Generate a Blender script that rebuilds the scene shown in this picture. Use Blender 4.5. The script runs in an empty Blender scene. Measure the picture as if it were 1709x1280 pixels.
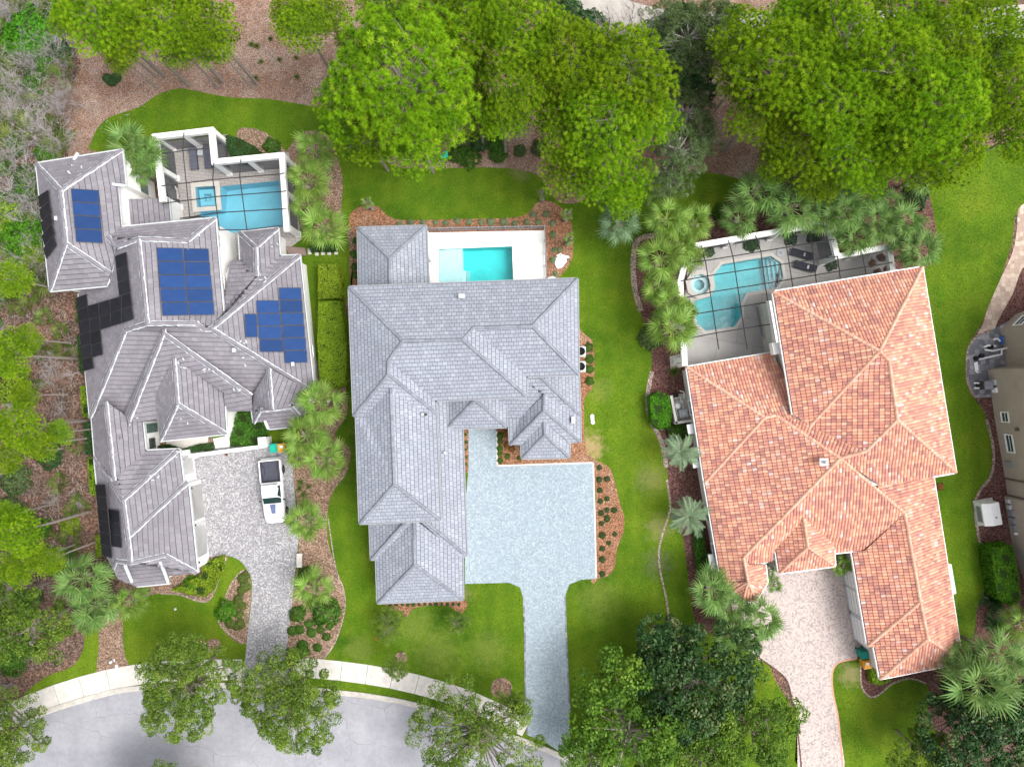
import bpy, bmesh, math, random
import numpy as np
from mathutils import Vector, Matrix, geometry
random.seed(7); rng = np.random.default_rng(7)
SC = bpy.context.scene
COL = SC.collection
R = math.radians

# ---------------------------------------------------------------- camera
H = 62.0            # drone height above the ground, metres
S = 18.5            # photo pixels per metre on the ground
CX, CY = 854.5, 640.0
cam_d = bpy.data.cameras.new('camera'); cam = bpy.data.objects.new('camera', cam_d); COL.objects.link(cam)
cam.location = (0, 0, H); cam.rotation_euler = (0, 0, 0)
cam_d.sensor_fit = 'HORIZONTAL'; cam_d.angle = 2*math.atan(854.5/(S*H)); cam_d.clip_end = 2000; cam_d.clip_start = 1
SC.camera = cam

# ---------------------------------------------------------------- sky, sun, exposure
SUN_EL, SUN_AZ = 58.0, 100.0     # azimuth clockwise from north (+Y)
w = bpy.data.worlds.new('World'); SC.world = w; w.use_nodes = True
nt = w.node_tree; bg = nt.nodes['Background']
sky = nt.nodes.new('ShaderNodeTexSky'); sky.sky_type = 'NISHITA'; sky.sun_disc = False
sky.sun_elevation = R(SUN_EL); sky.sun_rotation = R(SUN_AZ); sky.dust_density = 5.0; sky.air_density = 1.0
hs = nt.nodes.new('ShaderNodeHueSaturation'); hs.inputs['Saturation'].default_value = 0.22
nt.links.new(sky.outputs[0], hs.inputs['Color']); nt.links.new(hs.outputs[0], bg.inputs['Color'])
bg.inputs['Strength'].default_value = 0.15
sd = bpy.data.lights.new('sun', 'SUN'); sun = bpy.data.objects.new('sun', sd); COL.objects.link(sun)
sd.energy = 1.1; sd.angle = R(34); sd.color = (1.0, 0.97, 0.92)
sun.location = (40, 0, 80)
_d = Vector((math.sin(R(SUN_AZ))*math.cos(R(SUN_EL)), math.cos(R(SUN_AZ))*math.cos(R(SUN_EL)), math.sin(R(SUN_EL))))
sun.rotation_euler = _d.to_track_quat('Z', 'Y').to_euler()
SC.view_settings.view_transform = 'Standard'; SC.view_settings.look = 'None'
SC.view_settings.exposure = 0.93; SC.view_settings.gamma = 1.0; SC.view_settings.use_curve_mapping = False

# ---------------------------------------------------------------- helpers
def P(px, py, z=0.0):
    k = (H - z)/H/S
    return Vector(((px-CX)*k, -(py-CY)*k, z))
def PS(pts, z=0.0): return [P(a, b, z) for a, b in pts]
def ray_plane(px, py, a, b):
    """pixel ray with the vertical plane through world points a, b"""
    a = Vector((a[0], a[1])); b = Vector((b[0], b[1])); d = b-a; n = Vector((-d.y, d.x))
    g = P(px, py, 0)                         # ray: cam (0,0,H) -> g
    den = n.x*g.x + n.y*g.y
    t = (n.x*a.x + n.y*a.y)/den
    return Vector((g.x*t, g.y*t, H*(1-t)))
def smooth(pts, n=6, closed=True):
    out = []; m = len(pts)
    for i in range(m if closed else m-1):
        p0, p1, p2, p3 = [pts[(i+k) % m] if closed else pts[min(max(i+k, 0), m-1)] for k in (-1, 0, 1, 2)]
        for j in range(n):
            t = j/n
            out.append(tuple(0.5*((2*p1[c]) + (-p0[c]+p2[c])*t + (2*p0[c]-5*p1[c]+4*p2[c]-p3[c])*t*t + (-p0[c]+3*p1[c]-3*p2[c]+p3[c])*t**3) for c in (0, 1)))
    if not closed: out.append(pts[-1])
    return out
def tag(o, label=None, cat=None, group=None, kind=None):
    if label: o['label'] = label
    if cat: o['category'] = cat
    if group: o['group'] = group
    if kind: o['kind'] = kind
    return o
def empty(name, loc=(0, 0, 0), rz=0, label=None, cat=None, group=None):
    o = bpy.data.objects.new(name, None); COL.objects.link(o); o.location = loc; o.rotation_euler = (0, 0, rz)
    o.empty_display_size = 0.2
    return tag(o, label, cat, group)
def link(name, me, parent=None, loc=None):
    o = bpy.data.objects.new(name, me); COL.objects.link(o)
    if parent is not None: o.parent = parent
    if loc is not None: o.location = loc
    return o
def copy_tree(o, parent=None):
    c = o.copy(); COL.objects.link(c); c.parent = parent
    for ch in list(o.children): copy_tree(ch, c)
    return c
class MB:
    def __init__(s): s.v = []; s.f = []; s.r = []; s.smooth = False
    def poly(s, pts, r=0.0):
        n = len(s.v); s.v += [tuple(p) for p in pts]; s.f.append(tuple(range(n, n+len(pts)))); s.r.append(r)
    def prism(s, pts, z0, z1, r=0.0, top=True, bot=False):
        """pts: plan points counter-clockwise or not; vertical sides"""
        q = [(p[0], p[1]) for p in pts]
        if sum(q[i][0]*q[(i+1) % len(q)][1]-q[(i+1) % len(q)][0]*q[i][1] for i in range(len(q))) < 0: q = q[::-1]
        n = len(q); b = len(s.v)
        s.v += [(x, y, z0) for x, y in q] + [(x, y, z1) for x, y in q]
        for i in range(n):
            j = (i+1) % n; s.f.append((b+i, b+j, b+n+j, b+n+i)); s.r.append(r)
        if top: s.f.append(tuple(range(b+n, b+2*n))); s.r.append(r)
        if bot: s.f.append(tuple(range(b+n-1, b-1, -1))); s.r.append(r)
    def box(s, c, size, rz=0.0, r=0.0, M=None):
        x, y, z = size[0]/2, size[1]/2, size[2]/2
        T = M if M is not None else Matrix.Translation(Vector(c)) @ Matrix.Rotation(rz, 4, 'Z')
        b = len(s.v)
        for dz in (-z, z):
            for dx, dy in ((-x, -y), (x, -y), (x, y), (-x, y)): s.v.append(tuple(T @ Vector((dx, dy, dz))))
        for f in ((3, 2, 1, 0), (4, 5, 6, 7), (0, 1, 5, 4), (1, 2, 6, 5), (2, 3, 7, 6), (3, 0, 4, 7)):
            s.f.append(tuple(b+i for i in f)); s.r.append(r)
    def bar(s, a, b, wd, ht, r=0.0):
        """box beam from a to b, wd across (horizontal), ht vertical-ish"""
        a = Vector(a); b = Vector(b); d = b-a; L = d.length
        if L < 1e-6: return
        q = d.to_track_quat('X', 'Z'); T = Matrix.Translation((a+b)/2) @ q.to_matrix().to_4x4()
        s.box(None, (L, wd, ht), M=T, r=r)
    def tube(s, pts, rad, n=6, r=0.0, cap=True):
        pts = [Vector(p) for p in pts]; m = len(pts)
        if not hasattr(rad, '__len__'): rad = [rad]*m
        b = len(s.v)
        for i, p in enumerate(pts):
            d = (pts[min(i+1, m-1)]-pts[max(i-1, 0)]).normalized()
            a = d.orthogonal().normalized() if abs(d.z) > .95 else d.cross(Vector((0, 0, 1))).normalized(); c = d.cross(a)
            for k in range(n):
                t = 2*math.pi*k/n; s.v.append(tuple(p + (a*math.cos(t)+c*math.sin(t))*rad[i]))
        for i in range(m-1):
            for k in range(n):
                k2 = (k+1) % n; s.f.append((b+i*n+k, b+i*n+k2, b+(i+1)*n+k2, b+(i+1)*n+k)); s.r.append(r)
        if cap:
            s.f.append(tuple(b+k for k in range(n-1, -1, -1))); s.r.append(r)
            s.f.append(tuple(b+(m-1)*n+k for k in range(n))); s.r.append(r)
    def lathe(s, c, prof, n=16, r=0.0, M=None):
        T = M if M is not None else Matrix.Translation(Vector(c)); b = len(s.v); m = len(prof)
        for (rad, z) in prof:
            for k in range(n):
                t = 2*math.pi*k/n; s.v.append(tuple(T @ Vector((rad*math.cos(t), rad*math.sin(t), z))))
        for i in range(m-1):
            for k in range(n):
                k2 = (k+1) % n; s.f.append((b+i*n+k, b+i*n+k2, b+(i+1)*n+k2, b+(i+1)*n+k)); s.r.append(r)
        s.f.append(tuple(b+k for k in range(n-1, -1, -1))); s.r.append(r); s.f.append(tuple(b+(m-1)*n+k for k in range(n))); s.r.append(r)
    def mesh(s, name, mat, origin=(0, 0, 0), bevel=0, sm=False):
        o = Vector(origin); me = bpy.data.meshes.new(name)
        me.from_pydata([(x-o.x, y-o.y, z-o.z) for x, y, z in s.v], [], s.f)
        if any(s.r):
            me.attributes.new('rnd', 'FLOAT', 'FACE').data.foreach_set('value', s.r)
        if mat: me.materials.append(mat)
        if bevel:
            bm = bmesh.new(); bm.from_mesh(me); bmesh.ops.remove_doubles(bm, verts=bm.verts, dist=1e-5)
            bmesh.ops.bevel(bm, geom=[e for e in bm.edges if len(e.link_faces) == 2 and e.calc_face_angle(0) > .5], offset=bevel, segments=2, affect='EDGES', clamp_overlap=True)
            bm.to_mesh(me); bm.free()
        if sm: me.polygons.foreach_set('use_smooth', [True]*len(me.polygons))
        me.update(); return me
    def build(s, name, mat, parent=None, bevel=0, sm=False, kind=None, local=False):
        org = (0, 0, 0)
        if parent is not None and not local:
            org = parent.location if parent.parent is None else parent.parent.location
            if parent.parent is not None: org = Vector(parent.parent.location)
        o = link(name, s.mesh(name, mat, org, bevel, sm), parent)
        if kind: o['kind'] = kind
        return o
def tri_mesh(name, V, F, mat, rnd=None):
    me = bpy.data.meshes.new(name); V = np.asarray(V, np.float32); F = np.asarray(F, np.int32)
    me.vertices.add(len(V)); me.vertices.foreach_set('co', V.ravel())
    k = F.shape[1]
    me.loops.add(F.size); me.loops.foreach_set('vertex_index', F.ravel())
    me.polygons.add(len(F)); me.polygons.foreach_set('loop_start', np.arange(0, F.size, k, dtype=np.int32))
    if rnd is not None: me.attributes.new('rnd', 'FLOAT', 'FACE').data.foreach_set('value', np.asarray(rnd, np.float32))
    me.materials.append(mat); me.update(calc_edges=True); return me

# ---------------------------------------------------------------- materials
class NB:
    def __init__(s, name):
        s.m = bpy.data.materials.new(name); s.m.use_nodes = True; s.t = s.m.node_tree; s.n = s.t.nodes; s.l = s.t.links
        s.p = s.n['Principled BSDF']; s.out = s.n['Material Output']
        s.p.inputs['Roughness'].default_value = .8; s.p.inputs['Specular IOR Level'].default_value = .25
        s._co = None
    def node(s, t, **kw):
        x = s.n.new(t)
        for k, v in kw.items():
            if k in x.inputs: x.inputs[k].default_value = v
            else: setattr(x, k, v)
        return x
    def co(s):
        if s._co is None: s._co = s.node('ShaderNodeTexCoord').outputs['Object']
        return s._co
    def noise(s, scale, detail=3, rough=.6, vec=None, dist=0.0):
        x = s.node('ShaderNodeTexNoise'); x.inputs['Scale'].default_value = scale; x.inputs['Detail'].default_value = detail
        x.inputs['Roughness'].default_value = rough; x.inputs['Distortion'].default_value = dist
        s.l.new(vec if vec is not None else s.co(), x.inputs['Vector']); return x.outputs['Fac']
    def ramp(s, fac, stops, interp='LINEAR'):
        x = s.node('ShaderNodeValToRGB'); x.color_ramp.interpolation = interp
        e = x.color_ramp.elements
        while len(e) < len(stops): e.new(.5)
        for i, (p, c) in enumerate(stops):
            e[i].position = p; e[i].color = (c[0], c[1], c[2], 1) if hasattr(c, '__len__') else (c, c, c, 1)
        s.l.new(fac, x.inputs[0]); return x.outputs[0]
    def mix(s, fac, a, b, mode='MIX'):
        x = s.node('ShaderNodeMix', data_type='RGBA', blend_type=mode)
        for sock, v in ((x.inputs[0], fac), (x.inputs[6], a), (x.inputs[7], b)):
            if hasattr(v, 'is_linked') or hasattr(v, 'links'): s.l.new(v, sock)
            elif hasattr(v, '__len__'): sock.default_value = (v[0], v[1], v[2], 1)
            else: sock.default_value = v
        return x.outputs[2]
    def math(s, op, a, b=0.0, c=None):
        x = s.node('ShaderNodeMath', operation=op)
        for i, v in enumerate((a, b, c)):
            if v is None: continue
            if hasattr(v, 'links'): s.l.new(v, x.inputs[i])
            else: x.inputs[i].default_value = v
        return x.outputs[0]
    def attr(s, name='rnd'):
        x = s.node('ShaderNodeAttribute', attribute_name=name); return x.outputs['Fac']
    def objrnd(s): return s.node('ShaderNodeObjectInfo').outputs['Random']
    def col(s, c):
        if hasattr(c, 'links'): s.l.new(c, s.p.inputs['Base Color'])
        else: s.p.inputs['Base Color'].default_value = (c[0], c[1], c[2], 1)
        return s
    def set(s, rough=None, spec=None, metal=None):
        if rough is not None: s.p.inputs['Roughness'].default_value = rough
        if spec is not None: s.p.inputs['Specular IOR Level'].default_value = spec
        if metal is not None: s.p.inputs['Metallic'].default_value = metal
        return s
    def bump(s, h, strength=.4, dist=.05):
        x = s.node('ShaderNodeBump'); x.inputs['Strength'].default_value = strength; x.inputs['Distance'].default_value = dist
        s.l.new(h, x.inputs['Height']); s.l.new(x.outputs[0], s.p.inputs['Normal']); return s
def plain(name, c, rough=.7, spec=.25, metal=0, var=.12, scale=3.0):
    b = NB(name); b.set(rough, spec, metal)
    n = b.noise(scale, 4, .65)
    c1 = tuple(max(0, x*(1-var)) for x in c); c2 = tuple(min(1, x*(1+var)) for x in c)
    b.col(b.ramp(n, [(.3, c1), (.7, c2)])); return b.m
def foliage(name, stops, trans=.35, objvar=.25, rough=.6):
    b = NB(name); b.set(rough, .2)
    c = b.ramp(b.attr(), stops)
    h = b.node('ShaderNodeHueSaturation'); b.l.new(c, h.inputs['Color'])
    orr = b.objrnd()
    b.l.new(b.math('MULTIPLY_ADD', orr, objvar, 1-objvar/2), h.inputs['Value'])
    b.l.new(b.math('MULTIPLY_ADD', orr, .018, .498), h.inputs['Hue'])
    b.col(h.outputs[0])
    tr = b.node('ShaderNodeBsdfTranslucent'); b.l.new(h.outputs[0], tr.inputs['Color'])
    ms = b.node('ShaderNodeMixShader'); ms.inputs[0].default_value = trans
    b.l.new(b.p.outputs[0], ms.inputs[1]); b.l.new(tr.outputs[0], ms.inputs[2]); b.l.new(ms.outputs[0], b.out.inputs['Surface'])
    return b.m
MT = {}
# -- grounds
def mk_lawn(name, c_dark, c_mid, c_hi, spots):
    b = NB(name); b.set(.85, .1)
    big = b.noise(.10, 3, .6); mid = b.noise(.55, 4, .65); fine = b.noise(9.0, 4, .75); vf = b.noise(38, 2, .7)
    c = b.ramp(big, [(.36, c_dark), (.54, c_mid), (.70, c_hi)])
    c = b.mix(b.ramp(mid, [(.35, .0), (.75, .65)]), c, c_hi)
    # mowing stripes
    sx = b.node('ShaderNodeSeparateXYZ'); b.l.new(b.co(), sx.inputs[0])
    st = b.math('SINE', b.math('MULTIPLY', b.math('ADD', sx.outputs[0], b.math('MULTIPLY', b.noise(.2), 1.2)), 3.6))
    c = b.mix(b.math('MULTIPLY_ADD', st, .10, .12), c, c_dark)
    g = b.ramp(fine, [(.30, .50), (.55, 1.0), (.78, 1.45)]); c = b.mix(1.0, c, g, 'MULTIPLY')
    g2 = b.ramp(vf, [(.25, .70), (.75, 1.28)]); c = b.mix(1.0, c, g2, 'MULTIPLY')
    for (px, py, rad, colr, k) in spots:           # worn or bare patches of the turf
        p = P(px, py); d = b.node('ShaderNodeVectorMath', operation='DISTANCE'); b.l.new(b.co(), d.inputs[0]); d.inputs[1].default_value = (p.x, p.y, .02)
        e = b.math('ADD', b.math('DIVIDE', d.outputs['Value'], rad), b.math('MULTIPLY', b.math('SUBTRACT', b.noise(1.6, 4, .7), .5), 2.2))
        c = b.mix(b.ramp(e, [(.25, k), (1.0, 0.0)]), c, colr)
    b.col(c); b.bump(b.math('ADD', fine, vf), .5, .04)
    return b.m
TAN = (.36, .25, .13)
MT['lawn'] = mk_lawn('lawn_turf', (.042, .108, .005), (.090, .178, .007), (.175, .240, .016),
    [(985, 745, 1.6, TAN, .85), (1085, 800, 1.8, (.20, .17, .08), .5), (1100, 880, 1.5, (.22, .19, .09), .55), (1098, 940, 1.6, (.16, .16, .09), .5), (600, 1085, 1.6, (.17, .19, .05), .45),
     (815, 1085, 2.2, (.16, .19, .04), .5), (730, 1090, 2.6, (.16, .20, .04), .5), (1000, 1000, 2.6, (.16, .20, .04), .45), (1420, 1125, 1.4, (.26, .22, .11), .7), (690, 1040, 2.5, (.15, .2, .04), .5), (870, 285, 1.2, (.20, .19, .08), .6), (770, 990, 1.2, (.22, .2, .09), .5), (1000, 650, 1.5, (.2, .22, .06), .4)])
def mk_mulch(name, stops, hi, hiamt=.5, sc=7.0):
    b = NB(name); b.set(.95, .08)
    n1 = b.noise(.35, 3, .6); n2 = b.noise(sc, 5, .8); v = b.node('ShaderNodeTexVoronoi', feature='F1'); v.inputs['Scale'].default_value = sc*1.6; b.l.new(b.co(), v.inputs['Vector'])
    c = b.ramp(n2, stops)
    c = b.mix(b.ramp(n1, [(.42, 0.0), (.68, hiamt)]), c, hi)
    vc = b.node('ShaderNodeSeparateColor'); b.l.new(v.outputs['Color'], vc.inputs[0])
    c = b.mix(1.0, c, b.ramp(vc.outputs[0], [(.0, .45), (.6, 1.0), (1.0, 1.75)]), 'MULTIPLY')
    b.col(c); b.bump(b.math('ADD', n2, vc.outputs[1]), .7, .05); return b.m
MT['straw'] = mk_mulch('pine_straw', [(.3, (.13, .072, .05)), (.5, (.23, .14, .102)), (.7, (.33, .225, .17))], (.36, .27, .215), .8, 12.0)
MT['woods'] = mk_mulch('woodland_litter', [(.3, (.04, .028, .02)), (.5, (.115, .078, .06)), (.7, (.24, .175, .145))], (.21, .115, .078), .7, 5.0)
MT['bed_orange'] = mk_mulch('orange_mulch', [(.3, (.15, .066, .033)), (.5, (.26, .125, .068)), (.7, (.36, .20, .125))], (.36, .235, .17), .5, 9.0)
MT['bed_maroon'] = mk_mulch('maroon_mulch', [(.3, (.055, .024, .022)), (.5, (.12, .058, .05)), (.7, (.21, .12, .105))], (.17, .10, .085), .4)
MT['bed_brown'] = mk_mulch('brown_mulch', [(.3, (.13, .075, .05)), (.5, (.23, .15, .105)), (.7, (.33, .23, .17))], (.30, .22, .17), .5)
MT['sand_edge'] = mk_mulch('stone_edging', [(.3, (.17, .12, .095)), (.5, (.30, .23, .19)), (.7, (.42, .34, .29))], (.4, .33, .29), .4)
def mk_pavers(name, stops, joint, sc, big, jw=.06):
    b = NB(name); b.set(.8, .2)
    v = b.node('ShaderNodeTexVoronoi', feature='F1', distance='CHEBYCHEV'); v.inputs['Scale'].default_value = sc; v.inputs['Randomness'].default_value = .55; b.l.new(b.co(), v.inputs['Vector'])
    sp = b.node('ShaderNodeSeparateColor'); b.l.new(v.outputs['Color'], sp.inputs[0])
    c = b.ramp(sp.outputs[0], stops)
    e = b.node('ShaderNodeTexVoronoi', feature='DISTANCE_TO_EDGE'); e.inputs['Scale'].default_value = sc; e.inputs['Randomness'].default_value = .55; b.l.new(b.co(), e.inputs['Vector'])
    c = b.mix(b.ramp(e.outputs['Distance'], [(0, .7), (jw, 0.0)]), c, joint)
    n = b.noise(.35, 4, .6); c = b.mix(b.ramp(n, [(.35, 0.0), (.7, .35)]), c, big)
    b.col(c); b.bump(e.outputs['Distance'], .4, .02); return b.m
MT['pave_blue'] = mk_pavers('blue_grey_pavers', [(0, (.215, .265, .305)), (.35, (.270, .325, .368)), (.7, (.30, .355, .395)), (1, (.39, .44, .47))], (.20, .24, .27), 8.0, (.27, .34, .395))
MT['pave_grey'] = mk_pavers('grey_pavers', [(0, (.17, .165, .18)), (.4, (.26, .255, .27)), (.75, (.34, .335, .34)), (1, (.52, .51, .50))], (.17, .17, .17), 9.5, (.27, .26, .285))
MT['pave_pink'] = mk_pavers('pink_pavers', [(0, (.27, .23, .23)), (.3, (.40, .34, .325)), (.7, (.50, .43, .40)), (1, (.56, .44, .37))], (.32, .28, .27), 7.0, (.44, .38, .36))
MT['pave_slate'] = mk_pavers('slate_pavers', [(0, (.12, .12, .14)), (.5, (.22, .22, .25)), (1, (.36, .35, .37))], (.08, .08, .09), 2.2, (.23, .23, .26))
MT['pave_sand'] = mk_pavers('sandstone_pavers', [(0, (.30, .22, .17)), (.5, (.44, .34, .27)), (1, (.56, .45, .37))], (.2, .15, .12), 2.4, (.42, .32, .26))
MT['concrete'] = plain('sidewalk_concrete', (.56, .53, .49), .85, .15, var=.16, scale=1.3)
MT['old_concrete'] = plain('old_path_concrete', (.40, .37, .335), .9, .1, var=.15, scale=.8)
MT['kerb'] = plain('kerb_concrete', (.46, .43, .39), .85, .15, var=.18, scale=2)
def mk_asphalt():
    b = NB('asphalt'); b.set(.9, .15)
    n = b.noise(.25, 4, .6); f = b.noise(26, 3, .7); m = b.noise(2.2, 5, .7)
    c = b.ramp(n, [(.35, (.25, .25, .275)), (.65, (.33, .33, .355))]); c = b.mix(1, c, b.ramp(f, [(.3, .82), (.7, 1.18)]), 'MULTIPLY'); c = b.mix(1, c, b.ramp(m, [(.3, .9), (.7, 1.08)]), 'MULTIPLY')
    e = b.node('ShaderNodeTexVoronoi', feature='DISTANCE_TO_EDGE'); e.inputs['Scale'].default_value = .22; mp = b.node('ShaderNodeVectorMath', operation='ADD'); b.l.new(b.co(), mp.inputs[0])
    nz = b.node('ShaderNodeTexNoise'); nz.inputs['Scale'].default_value = .8; nz.inputs['Detail'].default_value = 5; b.l.new(b.co(), nz.inputs['Vector']); b.l.new(nz.outputs['Color'], mp.inputs[1]); b.l.new(mp.outputs[0], e.inputs['Vector'])
    c = b.mix(b.math('MULTIPLY', b.ramp(e.outputs['Distance'], [(0, .5), (.012, 0.0)]), b.ramp(n, [(.45, 0.0), (.6, 1.0)])), c, (.12, .12, .13))
    c = b.mix(b.ramp(b.noise(.9, 2, .5), [(.68, 0.0), (.8, .35)]), c, (.15, .15, .165))
    b.col(c); b.bump(f, .3, .01); return b.m
MT['asphalt'] = mk_asphalt()
# -- buildings
def mk_tile(name, stops, rough=.75, stain=(.1, .1, .1), sa=.15, spec=.25):
    b = NB(name); b.set(rough, spec)
    c = b.ramp(b.attr(), stops); n = b.noise(.5, 4, .65); f = b.noise(14, 3, .7)
    c = b.mix(b.ramp(n, [(.4, 0.0), (.75, sa)]), c, stain); c = b.mix(1, c, b.ramp(f, [(.3, .88), (.7, 1.1)]), 'MULTIPLY')
    b.col(c); return b.m
MT['slate'] = mk_tile('slate_tile', [(0, (.245, .265, .308)), (.45, (.268, .29, .336)), (.85, (.288, .311, .357)), (1, (.318, .341, .387))], .7, (.20, .21, .265), .35)
MT['slate_dk'] = plain('slate_underlay_shade', (.045, .047, .056))  # underlay coloured dark to stand in for shadow lines under the courses
MT['slate_cap'] = mk_tile('slate_cap', [(0, (.18, .195, .225)), (1, (.25, .27, .31))])
MT['grey_tile'] = mk_tile('grey_concrete_tile', [(0, (.180, .169, .190)), (.5, (.205, .193, .215)), (1, (.232, .219, .240))], .8, (.17, .155, .178), .3)
MT['grey_under_shade'] = plain('grey_tile_underlay_shade', (.04, .037, .042))  # dark colour paints the shade line below each tile row
MT['mortar'] = plain('white_mortar', (.52, .56, .58), var=.18, scale=6)
MT['terra'] = mk_tile('terracotta_tile', [(0, (.35, .165, .14)), (.16, (.44, .205, .165)), (.42, (.555, .252, .175)), (.66, (.61, .315, .212)), (.85, (.64, .38, .26)), (.92, (.56, .41, .37)), (1, (.60, .50, .47))], .8, (.42, .215, .185), .4)
MT['terra_cap'] = mk_tile('terracotta_cap', [(0, (.58, .29, .20)), (1, (.68, .43, .32))], .8)
MT['terra_under'] = plain('terracotta_underlay', (.10, .038, .028))
MT['white'] = plain('white_stucco', (.82, .81, .79), .8, .2, var=.05, scale=1)
MT['white_trim'] = plain('white_painted_trim', (.82, .82, .82), .55, .3, var=.05)
MT['cream'] = plain('cream_stucco', (.62, .59, .54), .85, .15, var=.07, scale=1)
MT['tan_wall'] = plain('tan_stucco', (.36, .31, .265), .9, .12, var=.09, scale=.8)
MT['brown_line'] = plain('brown_band', (.13, .09, .07))
MT['glass'] = plain('window_glass', (.03, .05, .05), .08, .6, var=.1)
MT['glass_green'] = plain('greenish_glass', (.10, .20, .17), .1, .6, var=.1)
MT['grey_metal'] = plain('grey_metal', (.25, .26, .28), .5, .4, var=.08)
MT['lt_metal'] = plain('light_metal', (.50, .52, .53), .45, .4, var=.08)
MT['dark_bar'] = plain('dark_bronze_frame', (.035, .033, .035), .5, .3)
MT['black'] = plain('black_plastic', (.012, .012, .013), .6, .3)
def mk_solar(name, c1, c2, line):
    b = NB(name); b.set(.55, .08)
    sx = b.node('ShaderNodeSeparateXYZ'); b.l.new(b.node('ShaderNodeTexCoord').outputs['Object'], sx.inputs[0])
    def ln(s, per, wd): return b.math('LESS_THAN', b.math('FRACT', b.math('ADD', b.math('DIVIDE', s, per), 100.0)), wd)
    g = b.math('MAXIMUM', ln(sx.outputs[0], .158, .09), ln(sx.outputs[1], .158, .09))
    n = b.noise(1.6, 3, .6)
    c = b.mix(n, c1, c2); h = b.node('ShaderNodeHueSaturation'); b.l.new(c, h.inputs['Color']); b.l.new(b.math('MULTIPLY_ADD', b.objrnd(), .35, .82), h.inputs['Value'])
    b.col(b.mix(b.math('MULTIPLY', g, .55), h.outputs[0], line)); return b.m
MT['solar_blue'] = mk_solar('blue_solar_cells', (.008, .032, .115), (.016, .055, .180), (.04, .06, .12))
MT['solar_black'] = mk_solar('black_solar_cells', (.012, .013, .017), (.03, .031, .038), (.004, .004, .005))
# -- water and screens
def mk_water(name, tint, gl=.035):
    b = NB(name); b.n.remove(b.p)
    tr = b.node('ShaderNodeBsdfTransparent'); tr.inputs['Color'].default_value = (*tint, 1)
    g = b.node('ShaderNodeBsdfGlossy'); g.inputs['Roughness'].default_value = .05
    bu = b.node('ShaderNodeBump'); bu.inputs['Strength'].default_value = .25; bu.inputs['Distance'].default_value = .03
    b.l.new(b.noise(2.5, 4, .6), bu.inputs['Height']); b.l.new(bu.outputs[0], g.inputs['Normal'])
    m = b.node('ShaderNodeMixShader'); m.inputs[0].default_value = gl
    b.l.new(tr.outputs[0], m.inputs[1]); b.l.new(g.outputs[0], m.inputs[2]); b.l.new(m.outputs[0], b.out.inputs['Surface']); return b.m
MT['water'] = mk_water('pool_water', (.80, .97, .98))
MT['water_shallow'] = mk_water('shallow_water', (.86, .97, .97))
def mk_screen(name, op, c):
    b = NB(name); b.n.remove(b.p)
    tr = b.node('ShaderNodeBsdfTransparent'); d = b.node('ShaderNodeBsdfDiffuse'); d.inputs['Color'].default_value = (*c, 1)
    m = b.node('ShaderNodeMixShader'); m.inputs[0].default_value = op
    b.l.new(tr.outputs[0], m.inputs[1]); b.l.new(d.outputs[0], m.inputs[2]); b.l.new(m.outputs[0], b.out.inputs['Surface']); return b.m
MT['screen'] = mk_screen('insect_screen', .11, (.07, .07, .08))
MT['screen_side'] = mk_screen('side_insect_screen', .62, (.06, .07, .085))
def mk_plaster(name, c, var=.12, scale=1.2):
    return plain(name, c, .6, .2, var=var, scale=scale)
MT['plaster_c'] = mk_plaster('turquoise_plaster', (.055, .62, .62), .10, .7)
MT['plaster_shelf'] = mk_plaster('pale_shelf_plaster', (.66, .74, .75), .06)
MT['plaster_l'] = mk_plaster('blue_plaster', (.24, .52, .64), .10, .5)
MT['plaster_r'] = mk_plaster('teal_plaster', (.17, .56, .60), .12, .7)
MT['plaster_r2'] = mk_plaster('teal_step_plaster', (.30, .58, .62), .10, .9)
MT['deck_white'] = plain('white_pool_deck', (.80, .79, .78), .8, .2, var=.03, scale=.6)
def mk_deck(name, c, sx, sy, rot):
    b = NB(name); b.set(.8, .2)
    mp = b.node('ShaderNodeMapping'); mp.inputs['Rotation'].default_value = (0, 0, rot); b.l.new(b.co(), mp.inputs['Vector'])
    br = b.node('ShaderNodeTexBrick'); br.offset = .5; br.inputs['Scale'].default_value = 1.0; br.inputs['Mortar Size'].default_value = .018; br.inputs['Brick Width'].default_value = sx; br.inputs['Row Height'].default_value = sy
    br.inputs['Color1'].default_value = (*c, 1); br.inputs['Color2'].default_value = (*[x*.9 for x in c], 1); br.inputs['Mortar'].default_value = (*[x*.6 for x in c], 1)
    b.l.new(mp.outputs[0], br.inputs['Vector'])
    n = b.noise(.6, 4, .6); b.col(b.mix(1, br.outputs['Color'], b.ramp(n, [(.3, .88), (.7, 1.08)]), 'MULTIPLY')); return b.m
MT['deck_l'] = mk_deck('beige_deck_pavers', (.40, .37, .35), .6, .3, .1)
MT['deck_r'] = mk_deck('grey_beige_deck', (.46, .44, .42), 3.2, 2.4, .18)
MT['coping'] = plain('pale_stone_coping', (.55, .52, .48), .8, .2, var=.08)
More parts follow.
